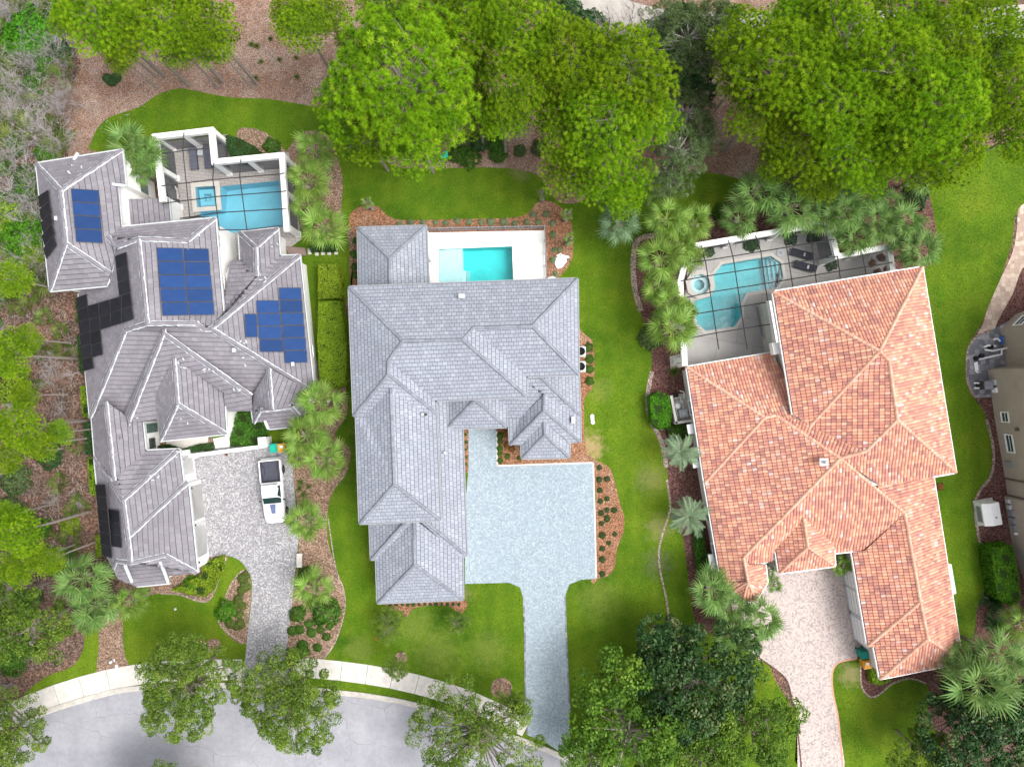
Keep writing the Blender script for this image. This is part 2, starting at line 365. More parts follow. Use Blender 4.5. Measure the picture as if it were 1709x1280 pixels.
# -- plants
PINE = [(0, (.09, .185, .006)), (.35, (.21, .36, .010)), (.7, (.35, .52, .014)), (1, (.48, .60, .035))]
MT['pine'] = foliage('pine_needles', PINE, .42, .22)
MT['oak'] = foliage('oak_leaves', [(0, (.04, .08, .010)), (.4, (.105, .18, .018)), (.75, (.19, .28, .030)), (1, (.29, .37, .06))], .3, .2)
MT['oak_bright'] = foliage('bright_oak_leaves', [(0, (.035, .075, .008)), (.4, (.085, .165, .014)), (.75, (.155, .25, .022)), (1, (.24, .33, .045))], .35, .2)
MT['magnolia'] = foliage('magnolia_leaves', [(0, (.012, .040, .010)), (.5, (.030, .080, .018)), (.8, (.060, .125, .030)), (1, (.20, .22, .09))], .15, .15, .4)
MT['grey_leaf'] = foliage('grey_green_leaves', [(0, (.05, .08, .025)), (.5, (.10, .155, .045)), (1, (.19, .24, .10))], .3, .2)
MT['palm'] = foliage('palm_frond', [(0, (.05, .11, .022)), (.5, (.13, .23, .05)), (1, (.27, .37, .12))], .3, .35, .5)
MT['palm_y'] = foliage('yellow_palm_frond', [(0, (.06, .12, .015)), (.5, (.155, .255, .035)), (1, (.31, .40, .10))], .3, .3, .5)
MT['palm_s'] = foliage('silver_palm_frond', [(0, (.13, .20, .11)), (.5, (.22, .31, .18)), (1, (.36, .42, .28))], .25, .2, .5)
MT['palm_b'] = foliage('blue_palm_frond', [(0, (.07, .13, .06)), (.5, (.14, .23, .11)), (1, (.25, .33, .19))], .25, .2, .5)
MT['hedge'] = foliage('hedge_leaves', [(0, (.085, .155, .006)), (.5, (.21, .32, .014)), (1, (.37, .45, .04))], .3, .15)
MT['shrub'] = foliage('shrub_leaves', [(0, (.025, .075, .008)), (.5, (.065, .165, .015)), (1, (.14, .26, .03))], .3, .35)
MT['shrub_bright'] = foliage('bright_shrub_leaves', [(0, (.035, .115, .006)), (.5, (.085, .24, .010)), (1, (.18, .36, .02))], .35, .2)
MT['shrub_dark'] = foliage('dark_shrub_leaves', [(0, (.015, .045, .012)), (.5, (.04, .10, .025)), (1, (.09, .165, .05))], .25, .2)
MT['palmetto'] = foliage('palmetto_leaves', [(0, (.05, .075, .012)), (.5, (.11, .155, .025)), (1, (.22, .25, .07))], .3, .35)
MT['pale_plant'] = foliage('pale_plant_leaves', [(0, (.14, .20, .09)), (.5, (.23, .30, .15)), (1, (.34, .40, .24))], .3, .2)
MT['red_plant'] = foliage('red_plant_leaves', [(0, (.12, .03, .02)), (.5, (.28, .09, .03)), (1, (.42, .28, .06))], .3, .2)
MT['pink'] = foliage('pink_petals', [(0, (.6, .04, .12)), (1, (.75, .12, .2))], .3, .1)
MT['grass'] = foliage('grass_blades', [(0, (.04, .105, .005)), (.4, (.10, .19, .008)), (.75, (.18, .265, .015)), (1, (.31, .33, .07))], .3, 0)
MT['bark'] = plain('grey_bark', (.25, .215, .19), .95, .1, var=.35, scale=5)
MT['palm_bark'] = plain('palm_bark', (.22, .19, .155), .95, .1, var=.4, scale=6)
MT['dead'] = plain('dead_grey_wood', (.36, .33, .32), .95, .1, var=.25, scale=3)
MT['twig'] = plain('brown_twigs', (.27, .18, .135), .95, .1, var=.4, scale=2)
# ================================================================ ground sheets
SHEETS = []
def sheet(name, pts, z, mat, n=5, sm=True, kind='structure', label=None):
    q = smooth(pts, n) if sm else pts
    w_ = [P(a, b, 0) for a, b in q]; SHEETS.append((name, np.array([(p.x, p.y) for p in w_])))
    me = bpy.data.meshes.new(name); bm = bmesh.new()
    vs = [bm.verts.new((p.x, p.y, z)) for p in w_]
    f = bm.faces.new(vs); f.normal_update()
    if f.normal.z < 0: f.normal_flip()
    bmesh.ops.triangulate(bm, faces=bm.faces[:]); bm.to_mesh(me); bm.free(); me.materials.append(mat)
    o = link(name, me); o['kind'] = kind
    if label: o['label'] = label
    return o
g = MB(); g.poly([(-260, -260, 0), (260, -260, 0), (260, 260, 0), (-260, 260, 0)])
g.build('ground', MT['woods'], kind='structure')
sheet('pine_straw_bed', [(118, 40), (160, 20), (300, -20), (640, -30), (1250, -30), (1300, 150), (1260, 320), (1150, 320), (960, 345), (880, 320), (640, 320), (560, 230), (420, 200), (300, 200), (200, 260), (130, 270), (105, 230), (115, 150), (135, 110)], .006, MT['straw'])
CURB = [(-80, 1262), (0, 1220), (45, 1200), (100, 1181), (160, 1163), (215, 1151), (300, 1146), (400, 1144), (480, 1148), (560, 1156), (620, 1163), (700, 1179), (800, 1212), (880, 1239), (950, 1269), (1010, 1300), (1080, 1345)]
CURBS = smooth(CURB, 6, False)
sheet('lawn', [(155, 252), (153, 236), (165, 212), (185, 195), (230, 180), (265, 158), (300, 148), (340, 155), (385, 163), (440, 165), (470, 169), (520, 178), (570, 192), (620, 236), (645, 270), (690, 283), (750, 281), (820, 280), (880, 286), (905, 300), (930, 336), (965, 338), (1000, 320), (1060, 300), (1110, 290), (1170, 287), (1230, 298), (1270, 320), (1290, 420), (1300, 700), (1300, 1000), (1280, 1100), (1330, 1200), (1350, 1300), (1140, 1345), (1080, 1340)]
      + CURBS[::-1][3:-8:3] + [(30, 1170), (75, 1130), (120, 1112), (140, 1080), (146, 1030), (200, 1020), (300, 900), (330, 600), (300, 300), (240, 262)], .012, MT['lawn'], 3)
sheet('lawn', [(1520, 262), (1600, 252), (1709, 235), (1760, 230), (1760, 340), (1700, 350), (1690, 400), (1675, 450), (1655, 500), (1638, 540), (1616, 578), (1612, 625), (1622, 660), (1643, 690), (1654, 740), (1652, 790), (1632, 820), (1624, 850), (1632, 900), (1645, 950), (1643, 985), (1630, 1015), (1625, 1060), (1600, 1100), (1590, 1170), (1600, 1300), (1350, 1300), (1340, 1180), (1400, 1050), (1500, 800), (1500, 400)], .012, MT['lawn'], 3)
sheet('road', [(-80, 1262)] + CURBS[::2] + [(1080, 1400), (-80, 1400)], .016, MT['asphalt'], sm=False)
sheet('road', [(955, -20), (962, 25), (1010, 38), (1090, 58), (1165, 70), (1300, 62), (1500, 60), (1600, 62), (1760, 60), (1760, 10), (1600, 15), (1400, 20), (1160, 20), (1060, 5), (1000, -25)], .014, MT['old_concrete'])
# kerb, real step
k = MB()
kp = [P(a, b) for a, b in CURBS]
for i in range(len(kp)-1):
    d = (kp[i+1]-kp[i]).normalized(); n_ = Vector((-d.y, d.x, 0))
    a0, a1, b0, b1 = kp[i]+n_*.32, kp[i]-n_*.18, kp[i+1]+n_*.32, kp[i+1]-n_*.18
    for (p0, p1, q0, q1, z0, z1) in ((a0, kp[i], b0, kp[i+1], .12, .12), (kp[i], a1, kp[i+1], b1, .12, .03)):
        k.poly([(p0.x, p0.y, z0), (p1.x, p1.y, z1), (q1.x, q1.y, z1), (q0.x, q0.y, z0)])
    k.poly([(a0.x, a0.y, 0), (a0.x, a0.y, .12), (b0.x, b0.y, .12), (b0.x, b0.y, 0)])
KERBP = np.array([(p.x, p.y) for p in kp])
k.build('kerb', MT['kerb'], kind='structure')
# beds
beds = [
 ('mulch_bed', 'bed_orange', [(583, 385), (583, 362), (592, 350), (612, 342), (632, 346), (650, 362), (680, 368), (760, 366), (850, 364), (880, 357), (897, 338), (915, 335), (940, 350), (953, 372), (957, 400), (955, 430), (945, 450), (930, 466), (915, 480), (700, 480), (600, 480), (585, 470)]),
 ('mulch_bed', 'bed_orange', [(960, 560), (978, 560), (990, 575), (992, 620), (988, 648), (976, 665), (975, 700), (977, 745), (990, 765), (1010, 775), (1022, 790), (1035, 840), (1042, 865), (1040, 890), (1030, 915), (1026, 945), (1015, 960), (1000, 964), (985, 960), (985, 790), (840, 790), (832, 790), (825, 700), (850, 690), (950, 690)]),
 ('mulch_bed', 'bed_orange', [(772, 718), (782, 718), (784, 780), (774, 782)]),
 ('mulch_bed', 'bed_orange', [(645, 1003), (650, 1015), (668, 1020), (678, 1030), (690, 1015), (720, 1010), (750, 1012), (770, 1024), (776, 1000), (700, 996)]),
 ('mulch_bed', 'bed_maroon', [(1064, 400), (1082, 395), (1100, 400), (1150, 405), (1180, 420), (1180, 620), (1200, 800), (1240, 960), (1270, 1010), (1230, 1060), (1170, 1050), (1155, 1010), (1148, 960), (1140, 900), (1125, 860), (1115, 800), (1106, 745), (1086, 700), (1080, 660), (1085, 630), (1088, 600), (1084, 565), (1070, 525), (1060, 490), (1056, 440)]),
 ('mulch_bed', 'bed_maroon', [(1195, 350), (1230, 322), (1300, 305), (1400, 300), (1500, 270), (1540, 300), (1560, 370), (1560, 425), (1540, 450), (1480, 470), (1380, 460), (1180, 420), (1180, 370)]),
 ('mulch_bed', 'bed_maroon', [(1560, 1090), (1600, 1100), (1625, 1060), (1632, 1015), (1646, 985), (1648, 950), (1636, 900), (1628, 850), (1636, 822), (1655, 795), (1658, 740), (1647, 690), (1640, 665), (1720, 640), (1800, 800), (1800, 1320), (1600, 1320), (1575, 1250), (1550, 1190), (1548, 1145), (1520, 1130), (1485, 1140), (1462, 1163), (1444, 1160), (1436, 1130), (1435, 1100), (1440, 1080), (1500, 1090)]),
 ('mulch_bed', 'bed_maroon', [(1709, 420), (1690, 480), (1660, 550), (1700, 560), (1800, 500), (1800, 380)]),
 ('mulch_bed', 'bed_brown', [(505, 640), (560, 560), (583, 480), (592, 400), (580, 380), (560, 400), (535, 400), (500, 380), (480, 320), (460, 290), (500, 225), (540, 222), (555, 240), (572, 300), (570, 360), (584, 420), (584, 560), (577, 640), (580, 690), (560, 725), (585, 750), (578, 790), (556, 820), (546, 860), (548, 905), (560, 945), (573, 980), (575, 1020), (560, 1070), (540, 1100), (510, 1105), (478, 1100), (486, 1010), (498, 930), (497, 850), (490, 790), (500, 720)]),
 ('mulch_bed', 'bed_brown', [(340, 930), (378, 925), (374, 945), (362, 980), (350, 1000), (335, 1003), (300, 992), (265, 990), (235, 1000), (210, 1020), (205, 1050), (208, 1090), (214, 1118), (165, 1128), (165, 1080), (168, 1030), (200, 970), (300, 930)]),
 ('mulch_bed', 'bed_brown', [(407, 950), (417, 965), (420, 990), (415, 1030), (410, 1073), (385, 1064), (370, 1045), (365, 1030), (375, 1000), (385, 975)]),
 ('mulch_bed', 'bed_brown', [(400, 215), (440, 220), (475, 250), (482, 262), (470, 275), (440, 255), (400, 240)]),
]
for bi, (nm, m, pts) in enumerate(beds): sheet(nm, pts, .0175+bi*.0008, MT[m], 4)
for (cx_, cy_, r_) in ((357, 1078, 13), (669, 1098, 11), (837, 1148, 18)):
    sheet('tree_ring', [(cx_+r_*math.cos(t*.9), cy_+r_*math.sin(t*.9)) for t in range(7)], .024, MT['bed_brown'], 4)
EDGES = []
# edging strips along bed borders
def edging(pts, wd, z=.03, h=.03, mat='sand_edge', sm=True):
    b = MB(); q = [P(a, c) for a, c in (smooth(pts, 5, False) if sm else pts)]
    for i in range(len(q)-1):
        d = (q[i+1]-q[i]).normalized(); n_ = Vector((-d.y, d.x, 0))*wd/2
        b.poly([(*(q[i]+n_).xy, z), (*(q[i]-n_).xy, z), (*(q[i+1]-n_).xy, z), (*(q[i+1]+n_).xy, z)])
    EDGES.append((np.array([(p.x, p.y) for p in q]), wd))
    return b.build('bed_edging', MT[mat], kind='structure')
edging([(1100, 393), (1066, 400), (1057, 430), (1059, 480), (1070, 520)], .5)
edging([(1088, 620), (1081, 660), (1084, 695), (1104, 738), (1112, 780)], .4)
edging([(1113, 800), (1118, 850), (1103, 900), (1100, 940), (1112, 1000), (1117, 1040)], .18)
edging([(548, 865), (560, 945), (574, 985), (575, 1020), (560, 1070), (541, 1098)], .12)
edging([(377, 928), (372, 948), (360, 982), (349, 1001), (332, 1003), (300, 992), (268, 990)], .14)
edging([(404, 952), (385, 976), (366, 1028), (374, 1050), (408, 1073)], .12)
edging([(1646, 700), (1657, 745), (1655, 790), (1633, 822), (1627, 850), (1634, 900), (1647, 950)], .25)
edging([(1436, 1110), (1438, 1145), (1452, 1162), (1468, 1158), (1490, 1140), (1520, 1132), (1545, 1140)], .15)
# pavements
sheet('driveway', [(782, 700), (828, 700), (829, 777), (990, 772), (993, 870), (996, 965), (970, 967), (950, 975), (943, 995), (944, 1060), (947, 1130), (950, 1190), (952, 1245), (932, 1252), (905, 1235), (880, 1226), (876, 1150), (875, 1060), (874, 1000), (868, 980), (850, 972), (776, 974), (776, 850), (782, 780)], .028, MT['pave_blue'], sm=False)
sheet('driveway', [(322, 756), (478, 742), (487, 760), (490, 800), (495, 860), (498, 905), (492, 960), (487, 1010), (481, 1060), (478, 1100), (484, 1150), (400, 1152), (408, 1108), (413, 1060), (419, 1010), (421, 975), (415, 955), (400, 935), (375, 926), (340, 925), (330, 860)], .028, MT['pave_grey'], 3)
sheet('driveway', [(1235, 960), (1400, 920), (1425, 925), (1470, 1095), (1432, 1098), (1400, 1104), (1388, 1120), (1388, 1150), (1398, 1200), (1407, 1300), (1338, 1300), (1330, 1220), (1318, 1150), (1310, 1130), (1285, 1110), (1255, 1090), (1225, 1030)], .028, MT['pave_pink'], 3)
# coping rows along the drives
for pts, m in (([(874, 1000), (876, 1060), (877, 1150), (880, 1226)], 'pave_slate'), ([(943, 995), (945, 1060), (948, 1130), (951, 1190)], 'pave_slate'), ([(829, 720), (830, 777), (990, 772), (993, 870), (995, 964)], 'coping'), ([(1255, 1090), (1285, 1110), (1311, 1132), (1320, 1160), (1331, 1220), (1338, 1290)], 'bed_maroon'), ([(1430, 1099), (1400, 1105), (1389, 1122), (1390, 1155), (1399, 1200), (1406, 1280)], 'terra_cap')):
    edging(pts, .14, .034, 0, m, m != 'coping')
sheet('path', [(1720, 345), (1700, 348), (1697, 380), (1690, 420), (1672, 460), (1650, 510), (1640, 540), (1632, 560), (1655, 556), (1668, 530), (1690, 490), (1705, 450), (1730, 420)], .026, MT['pave_sand'], 4)
sheet('patio', [(1632, 560), (1618, 580), (1613, 610), (1615, 640), (1625, 662), (1660, 662), (1690, 660), (1700, 540), (1660, 548)], .030, MT['pave_slate'], 4)
edging([(1655, 552), (1632, 560), (1616, 582), (1613, 615), (1616, 642), (1628, 664)], .22, .036, 0, 'sand_edge')
# sidewalks: one slab at a time
def sidewalk(pts, wd, step, seedv):
    root = empty('sidewalk', P(*pts[0])); root['kind'] = 'structure'
    q = [P(a, b) for a, b in smooth(pts, 10, False)]
    acc = [q[0]]; d = 0
    for i in range(1, len(q)):
        d += (q[i]-q[i-1]).length
        if d >= step: acc.append(q[i]); d = 0
    acc.append(q[-1])
    EDGES.append((np.array([(p.x, p.y) for p in q]), wd+.1))
    for i in range(len(acc)-1):
        a, b = acc[i], acc[i+1]
        if (b-a).length < .3: continue
        t0 = (acc[min(i+1, len(acc)-1)]-acc[max(i-1, 0)]).normalized(); t1 = (acc[min(i+2, len(acc)-1)]-acc[i]).normalized()
        n0 = Vector((-t0.y, t0.x, 0))*wd/2; n1 = Vector((-t1.y, t1.x, 0))*wd/2; e = (b-a).normalized()*.02
        s_ = MB(); s_.prism([a+n0+e, b+n1-e, b-n1-e, a-n0+e], 0.0, .055+random.random()*.006)
        s_.build('slab', MT['concrete'], root)
    return root
sidewalk([(-40, 1218), (45, 1178), (100, 1157), (160, 1139), (215, 1127), (300, 1118), (404, 1117)], 1.85, 2.35, 1)
sidewalk([(486, 1112), (540, 1116), (600, 1123), (660, 1133), (720, 1148), (780, 1167), (840, 1194), (879, 1213)], 1.75, 2.2, 2)
sidewalk([(954, 1252), (1010, 1282), (1070, 1320)], 1.75, 2.2, 3)

# ================================================================ roofs
def poly2_clip(subj, u0, u1, v0, v1):
    def clip(pts, f, inter):
        out = []
        for i in range(len(pts)):
            a, b = pts[i-1], pts[i]; fa, fb = f(a), f(b)
            if fa >= 0:
                if fb >= 0: out.append(b)
                else: out.append(inter(a, b, fa, fb))
            elif fb >= 0: out.append(inter(a, b, fa, fb)); out.append(b)
        return out
    it = lambda a, b, fa, fb: (a[0]+(b[0]-a[0])*fa/(fa-fb), a[1]+(b[1]-a[1])*fa/(fa-fb))
    for f in (lambda p: p[0]-u0, lambda p: u1-p[0], lambda p: p[1]-v0, lambda p: v1-p[1]):
        subj = clip(subj, f, it)
        if len(subj) < 3: return None
    return subj
class Surf:
    def __init__(s, pts):
        s.pts = pts; s.tri = []
        for t in geometry.tessellate_polygon([[Vector((p.x, p.y, 0)) for p in pts]]):
            a, b, c = (pts[i] for i in t)
            d = (b.y-c.y)*(a.x-c.x)+(c.x-b.x)*(a.y-c.y)
            if abs(d) > 1e-9: s.tri.append((a, b, c, d))
    def z(s, x, y):
        best = -1e9; bz = 0
        for a, b, c, d in s.tri:
            l1 = ((b.y-c.y)*(x-c.x)+(c.x-b.x)*(y-c.y))/d; l2 = ((c.y-a.y)*(x-c.x)+(a.x-c.x)*(y-c.y))/d; l3 = 1-l1-l2
            m = min(l1, l2, l3)
            if m > best: best = m; bz = l1*a.z+l2*b.z+l3*c.z
            if m >= 0: break
        return bz
class Roof:
    """collects the tiled slopes of one house"""
    def __init__(s, style): s.style = style; s.surfs = []; s.base = MB(); s.tiles = MB(); s.caps = MB(); s.mort = MB(); s.fascia = MB(); s.soffit = MB()
    def face(s, spec, eave, fascia=True, off=0.0):
        pts = [P(*p) for p in spec]
        if sum(pts[i].x*pts[(i+1) % len(pts)].y-pts[(i+1) % len(pts)].x*pts[i].y for i in range(len(pts))) < 0:
            i0, i1 = spec[eave[0]], spec[eave[1]]; spec = spec[::-1]; pts = pts[::-1]; eave = (spec.index(i0), spec.index(i1))
        sf = Surf(pts); s.surfs.append(sf)
        for a, b, c, d in sf.tri: s.base.poly([(a.x, a.y, a.z-.03), (b.x, b.y, b.z-.03), (c.x, c.y, c.z-.03)] if d > 0 else [(a.x, a.y, a.z-.03), (c.x, c.y, c.z-.03), (b.x, b.y, b.z-.03)])
        ea, eb = pts[eave[0]], pts[eave[1]]; u = Vector((eb.x-ea.x, eb.y-ea.y)).normalized(); v = Vector((-u.y, u.x))
        cen = sum((Vector((p.x, p.y)) for p in pts), Vector((0, 0)))/len(pts)
        if (cen-Vector((ea.x, ea.y))).dot(v) < 0: v = -v; u = -u
        o2 = Vector((ea.x, ea.y))
        uv = [((Vector((p.x, p.y))-o2).dot(u), (Vector((p.x, p.y))-o2).dot(v)) for p in pts]
        if fascia:
            d = Vector((v.x, v.y, 0))*.05; zd = Vector((0, 0, .12))
            s.fascia.bar(ea-zd-d, eb-zd-d, .10, .22)
        # overhang the first course a little
        umin, umax = min(a for a, b in uv), max(a for a, b in uv); vmin, vmax = min(b for a, b in uv), max(b for a, b in uv)
        slope = math.hypot(1, (max(p.z for p in pts)-min(p.z for p in pts))/max(.5, vmax-vmin))
        st = s.style
        if st == 'barrel': tw, tc = .262, .40/slope
        elif st == 'slate': tw, tc = .40, .34/slope
        else: tw, tc = .42, .415/slope
        j = math.floor(vmin/tc); T = s.tiles
        while j*tc < vmax:
            v0, v1 = j*tc, (j+1)*tc
            row = poly2_clip(uv, umin-1, umax+1, v0, v1)
            if row is None: j += 1; continue
            ru0, ru1 = min(a for a, b in row), max(a for a, b in row)
            sh = (.5*tw if (j % 2 and st != 'barrel') else 0) + (0 if st == 'barrel' else random.uniform(-.04, .04))
            i = math.floor((ru0-sh)/tw); rowr = random.uniform(-.05, .05)
            while i*tw+sh < ru1:
                u0 = i*tw+sh; r = min(1, max(.001, random.random()+rowr))
                if st == 'barrel':
                    if r > .86 and random.random() < .62: r = random.random()*.85
                    prof = ((0.0, .0), (.10, .055), (.30, .088), (.50, .092), (.70, .085), (.90, .05), (1.0, .0))
                    for kx in range(6):
                        a0, h0 = prof[kx]; a1, h1 = prof[kx+1]
                        q = poly2_clip(row, u0+a0*tw, u0+a1*tw, v0+.018, v1+.02)
                        if q is None: continue
                        top = []
                        for (a, b) in q:
                            w2 = o2+u*a+v*b; f = ((a-u0)/tw-a0)/(a1-a0); h = h0+(h1-h0)*f
                            top.append((w2.x, w2.y, sf.z(w2.x, w2.y)+h+.04*(1-(b-v0)/tc)-.01))
                        T.poly(top, r)
                        lo = [t for t, (a, b) in zip(top, q) if b < v0+.03]
                        if len(lo) == 2:
                            T.poly([(lo[0][0], lo[0][1], lo[0][2]-.05), (lo[1][0], lo[1][1], lo[1][2]-.05), lo[1], lo[0]], r*.5)
                else:
                    gp = .022 if st == 'slate' else .010
                    gv = .030 if st == 'slate' else .032  # gap widened so the dark base shows as a course shadow
                    q = poly2_clip(row, u0+gp/2, u0+tw-gp/2, v0+gv, v1)
                    if q is not None:
                        lf = random.uniform(.028, .040) if st == 'slate' else random.uniform(.04, .05)
                        top = []
                        for (a, b) in q:
                            w2 = o2+u*a+v*b
                            top.append((w2.x, w2.y, sf.z(w2.x, w2.y)+lf*(1-.8*(b-v0)/tc)))
                        T.poly(top, r)
                        for e in range(len(q)):
                            a, b = top[e], top[(e+1) % len(q)]
                            T.poly([(a[0], a[1], a[2]-.05), (b[0], b[1], b[2]-.05), b, a], r)
                i += 1
            j += 1
        return pts
    def hit(s, px, py):
        """height of the topmost slope seen at a pixel"""
        best = None
        for sf in s.surfs:
            z = 4.5
            for _ in range(8): p = P(px, py, z); z = sf.z(p.x, p.y)
            p = P(px, py, z)
            ins = any(min(((b.y-c.y)*(p.x-c.x)+(c.x-b.x)*(p.y-c.y))/d, ((c.y-a.y)*(p.x-c.x)+(a.x-c.x)*(p.y-c.y))/d, 1-((b.y-c.y)*(p.x-c.x)+(c.x-b.x)*(p.y-c.y))/d-((c.y-a.y)*(p.x-c.x)+(a.x-c.x)*(p.y-c.y))/d) > -.02 for a, b, c, d in sf.tri)
            if ins and (best is None or z > best): best = z
        return best
    def ridge(s, a, b, wd=.30, lift=.05, mortar=True):
        a, b = P(*a), P(*b); d = b-a; L = d.length
        if L < .2: return
        dh = Vector((d.x, d.y, 0)).normalized(); n = Vector((-dh.y, dh.x, 0)); st = s.style
        seg = .40 if st != 'barrel' else .36; m = max(1, int(L/seg))
        for i in range(m):
            p, q = a+d*(i/m), a+d*((i+1)/m); r = random.random()*.9+.05
            up = Vector((0, 0, 1)); jt = random.uniform(-.01, .01)
            if st == 'barrel':
                prof = [(-1, -.10), (-.75, .03), (-.3, .10), (.3, .10), (.75, .03), (1, -.10)]
            else:
                prof = [(-1, -.09), (-.45, .03), (.45, .03), (1, -.09)]
            l0, l1 = lift+.035, lift
            A = [p+n*(x*wd/2*1.04+jt)+up*(h+l0) for x, h in prof]; B = [q+n*(x*wd/2*.94+jt)+up*(h+l1) for x, h in prof]
            for kx in range(len(prof)-1): s.caps.poly([A[kx], A[kx+1], B[kx+1], B[kx]][::-1], r)
            s.caps.poly([A[kx] for kx in range(len(prof))], r)
        if st == 'concrete' and mortar:
            for sd in (-1, 1):
                t = 0
                while t < L:
                    ln = random.uniform(.15, .4); p, q = a+d*(t/L), a+d*(min(L, t+ln)/L)
                    w0 = wd/2+random.uniform(.0, .01); w1 = w0+random.uniform(.03, .08)
                    s.mort.poly([p+n*sd*w0+up*(lift+.0), p+n*sd*w1+up*(lift-.05), q+n*sd*w1+up*(lift-.05), q+n*sd*w0+up*lift][::sd])
                    if random.random() < .35: s.mort.poly([p+n*sd*w0*.8+up*(lift+.04), p+n*sd*w0+up*(lift+.005), q+n*sd*w0+up*(lift+.005), q+n*sd*w0*.8+up*(lift+.04)][::sd])
                    t += ln
    def done(s, house, mats):
        ro = s.base.build('roof', mats[0], house)
        s.tiles.build('roof_tiles', mats[1], ro, kind='stuff')
        s.caps.build('ridge_caps', mats[2], ro, kind='stuff')
        if s.mort.f: s.mort.build('mortar_bedding', MT['mortar'], ro, kind='stuff')
        s.fascia.build('fascia', mats[3], ro)
        return ro
def inset(pts, d):
    q = [Vector((p[0], p[1])) for p in pts]
    if sum(q[i].x*q[(i+1) % len(q)].y-q[(i+1) % len(q)].x*q[i].y for i in range(len(q))) < 0: q = q[::-1]
    out = []; n = len(q)
    for i in range(n):
        a, b, c = q[i-1], q[i], q[(i+1) % n]; d1 = (b-a).normalized(); d2 = (c-b).normalized()
        n1 = Vector((-d1.y, d1.x)); n2 = Vector((-d2.y, d2.x)); m = n1+n2
        k_ = m.dot(n1)
        out.append(b + (m*(d/k_) if abs(k_) > .3 else n1*d))
    return out
HOUSE_FOOT = []
def block(house, outline, ze, ins, mat, z0=0.0, soffit='white_trim', name='wall'):
    o = [P(a, b, ze) for a, b in outline]; q = inset(o, ins); HOUSE_FOOT.append(np.array([(p.x, p.y) for p in q]))
    m = MB(); m.prism(q, z0, ze-.14, top=False); m.build(name, mat, house)
    if soffit:
        s_ = MB(); q2 = [Vector((p.x, p.y)) for p in o]
        s_.prism(inset(o, .02), ze-.20, ze-.16, top=True, bot=True); s_.build('soffit', MT[soffit], house)
    return q
def window(house, a, b, px, py, w_, h_, glass='glass', frame='white_trim', name='window', bars=1, depth=.08, rows=1):
    """a window on the wall plane a-b whose centre shows at pixel px, py"""
    c = ray_plane(px, py, a, b)
    wall_window(house, a, b, c, w_, h_, glass, frame, name, bars, depth, rows)
def wall_window(house, a, b, c, w_, h_, glass='glass', frame='white_trim', name='window', bars=1, depth=.08, rows=1):
    d = Vector((b[0]-a[0], b[1]-a[1], 0)).normalized(); n = Vector((d.y, -d.x, 0))
    # outward: away from house origin
    if n.dot(Vector((c.x, c.y, 0))-Vector((house.location.x, house.location.y, 0))) < 0: n = -n
    up = Vector((0, 0, 1)); c = Vector(c)
    def bx(mb, cx, cz, sx, sz, off, th):
        T = Matrix.Translation(c+d*cx+up*cz+n*(off+th/2)) @ Matrix(((d.x, n.x, 0, 0), (d.y, n.y, 0, 0), (0, 0, 1, 0), (0, 0, 0, 1)))
        mb.box(None, (sx, th, sz), M=T)
    g_ = MB(); bx(g_, 0, 0, w_, h_, .0, .02)
    o = g_.build(name, MT[glass], house)
    f = MB(); t = .09
    bx(f, 0, h_/2+t/2-.01, w_+2*t, t, 0, depth); bx(f, 0, -h_/2-t/2+.01, w_+2*t, t, 0, depth+.03)
    bx(f, -w_/2-t/2+.01, 0, t, h_-.02, 0, depth); bx(f, w_/2+t/2-.01, 0, t, h_-.02, 0, depth)
    for i in range(1, bars+1): bx(f, -w_/2+w_*i/(bars+1), 0, .05, h_-.02, .021, .03)
    for i in range(1, rows+1): bx(f, 0, -h_/2+h_*i/(rows+1), w_-.02, .05, .021, .025)
    f.build('frame', MT[frame], o)
    return o

# ---------------------------------------------------------------- centre house
HC = empty('house', P(790, 640), label='large house with blue-grey slate roof between white pool deck and pale blue driveway', cat='house')
E, L_ = 6.0, 3.0
rf = Roof('slate')
A=(582,479,E); B=(964,465,E); C=(966,625,E); I1=(879,628.5,E); I2=(879,662,E); I3=(727,669,E); I4=(728,690,E); D=(590,695,E)
R1=(672,569,8.2); R2=(772,567,8.2); R3=(790,547,7.8); R4=(888,544.5,7.8); R5=(648,602,7.7); R6=(648,625,7.7)
V1=(652,648,7.3); V2=(658,808,7.6); W1=(594,696,E); W2=(600,874,E); W3=(735,868,E); VL=(609,696,E+.05); VR=(706,691,E+.25)
rf.face([A,B,R4,R3,R2,R1],(0,1)); rf.face([B,C,R4],(0,1)); rf.face([R3,R4,C,I1],(2,3)); rf.face([R2,R3,I1,I2],(2,3)); rf.face([R1,R2,I2,I3,R5],(2,3))
rf.face([A,R1,R5,R6,D],(0,4)); rf.face([R5,I3,I4,R6],(1,2)); rf.face([R6,I4,VR,V1,VL,D],(4,5),False)
rf.face([V1,V2,W2,W1,VL],(2,3)); rf.face([V1,VR,I4,W3,V2],(2,3)); rf.face([V2,W3,W2],(1,2))
for a,b in ((A,R1),(B,R4),(C,R4),(R4,R3),(R3,R2),(R1,R2),(R2,I2),(R1,R5),(R5,R6),(R6,I4),(R6,D),(V1,V2),(V2,W3),(V2,W2)): rf.ridge(a,b,.30)
# pavilion by the pool
rf.face([(597,380,3),(711,377,3),(650,431,4.5)],(0,1)); rf.face([(597,380,3),(650,431,4.5),(651,492,4.5),(599,492,3)],(0,3)); rf.face([(711,377,3),(715.5,492,3),(651,492,4.5),(650,431,4.5)],(0,1))
for a,b in (((597,380,3),(650,431,4.5)),((711,377,3),(650,431,4.5)),((650,431,4.5),(651,485,4.5))): rf.ridge(a,b,.28)
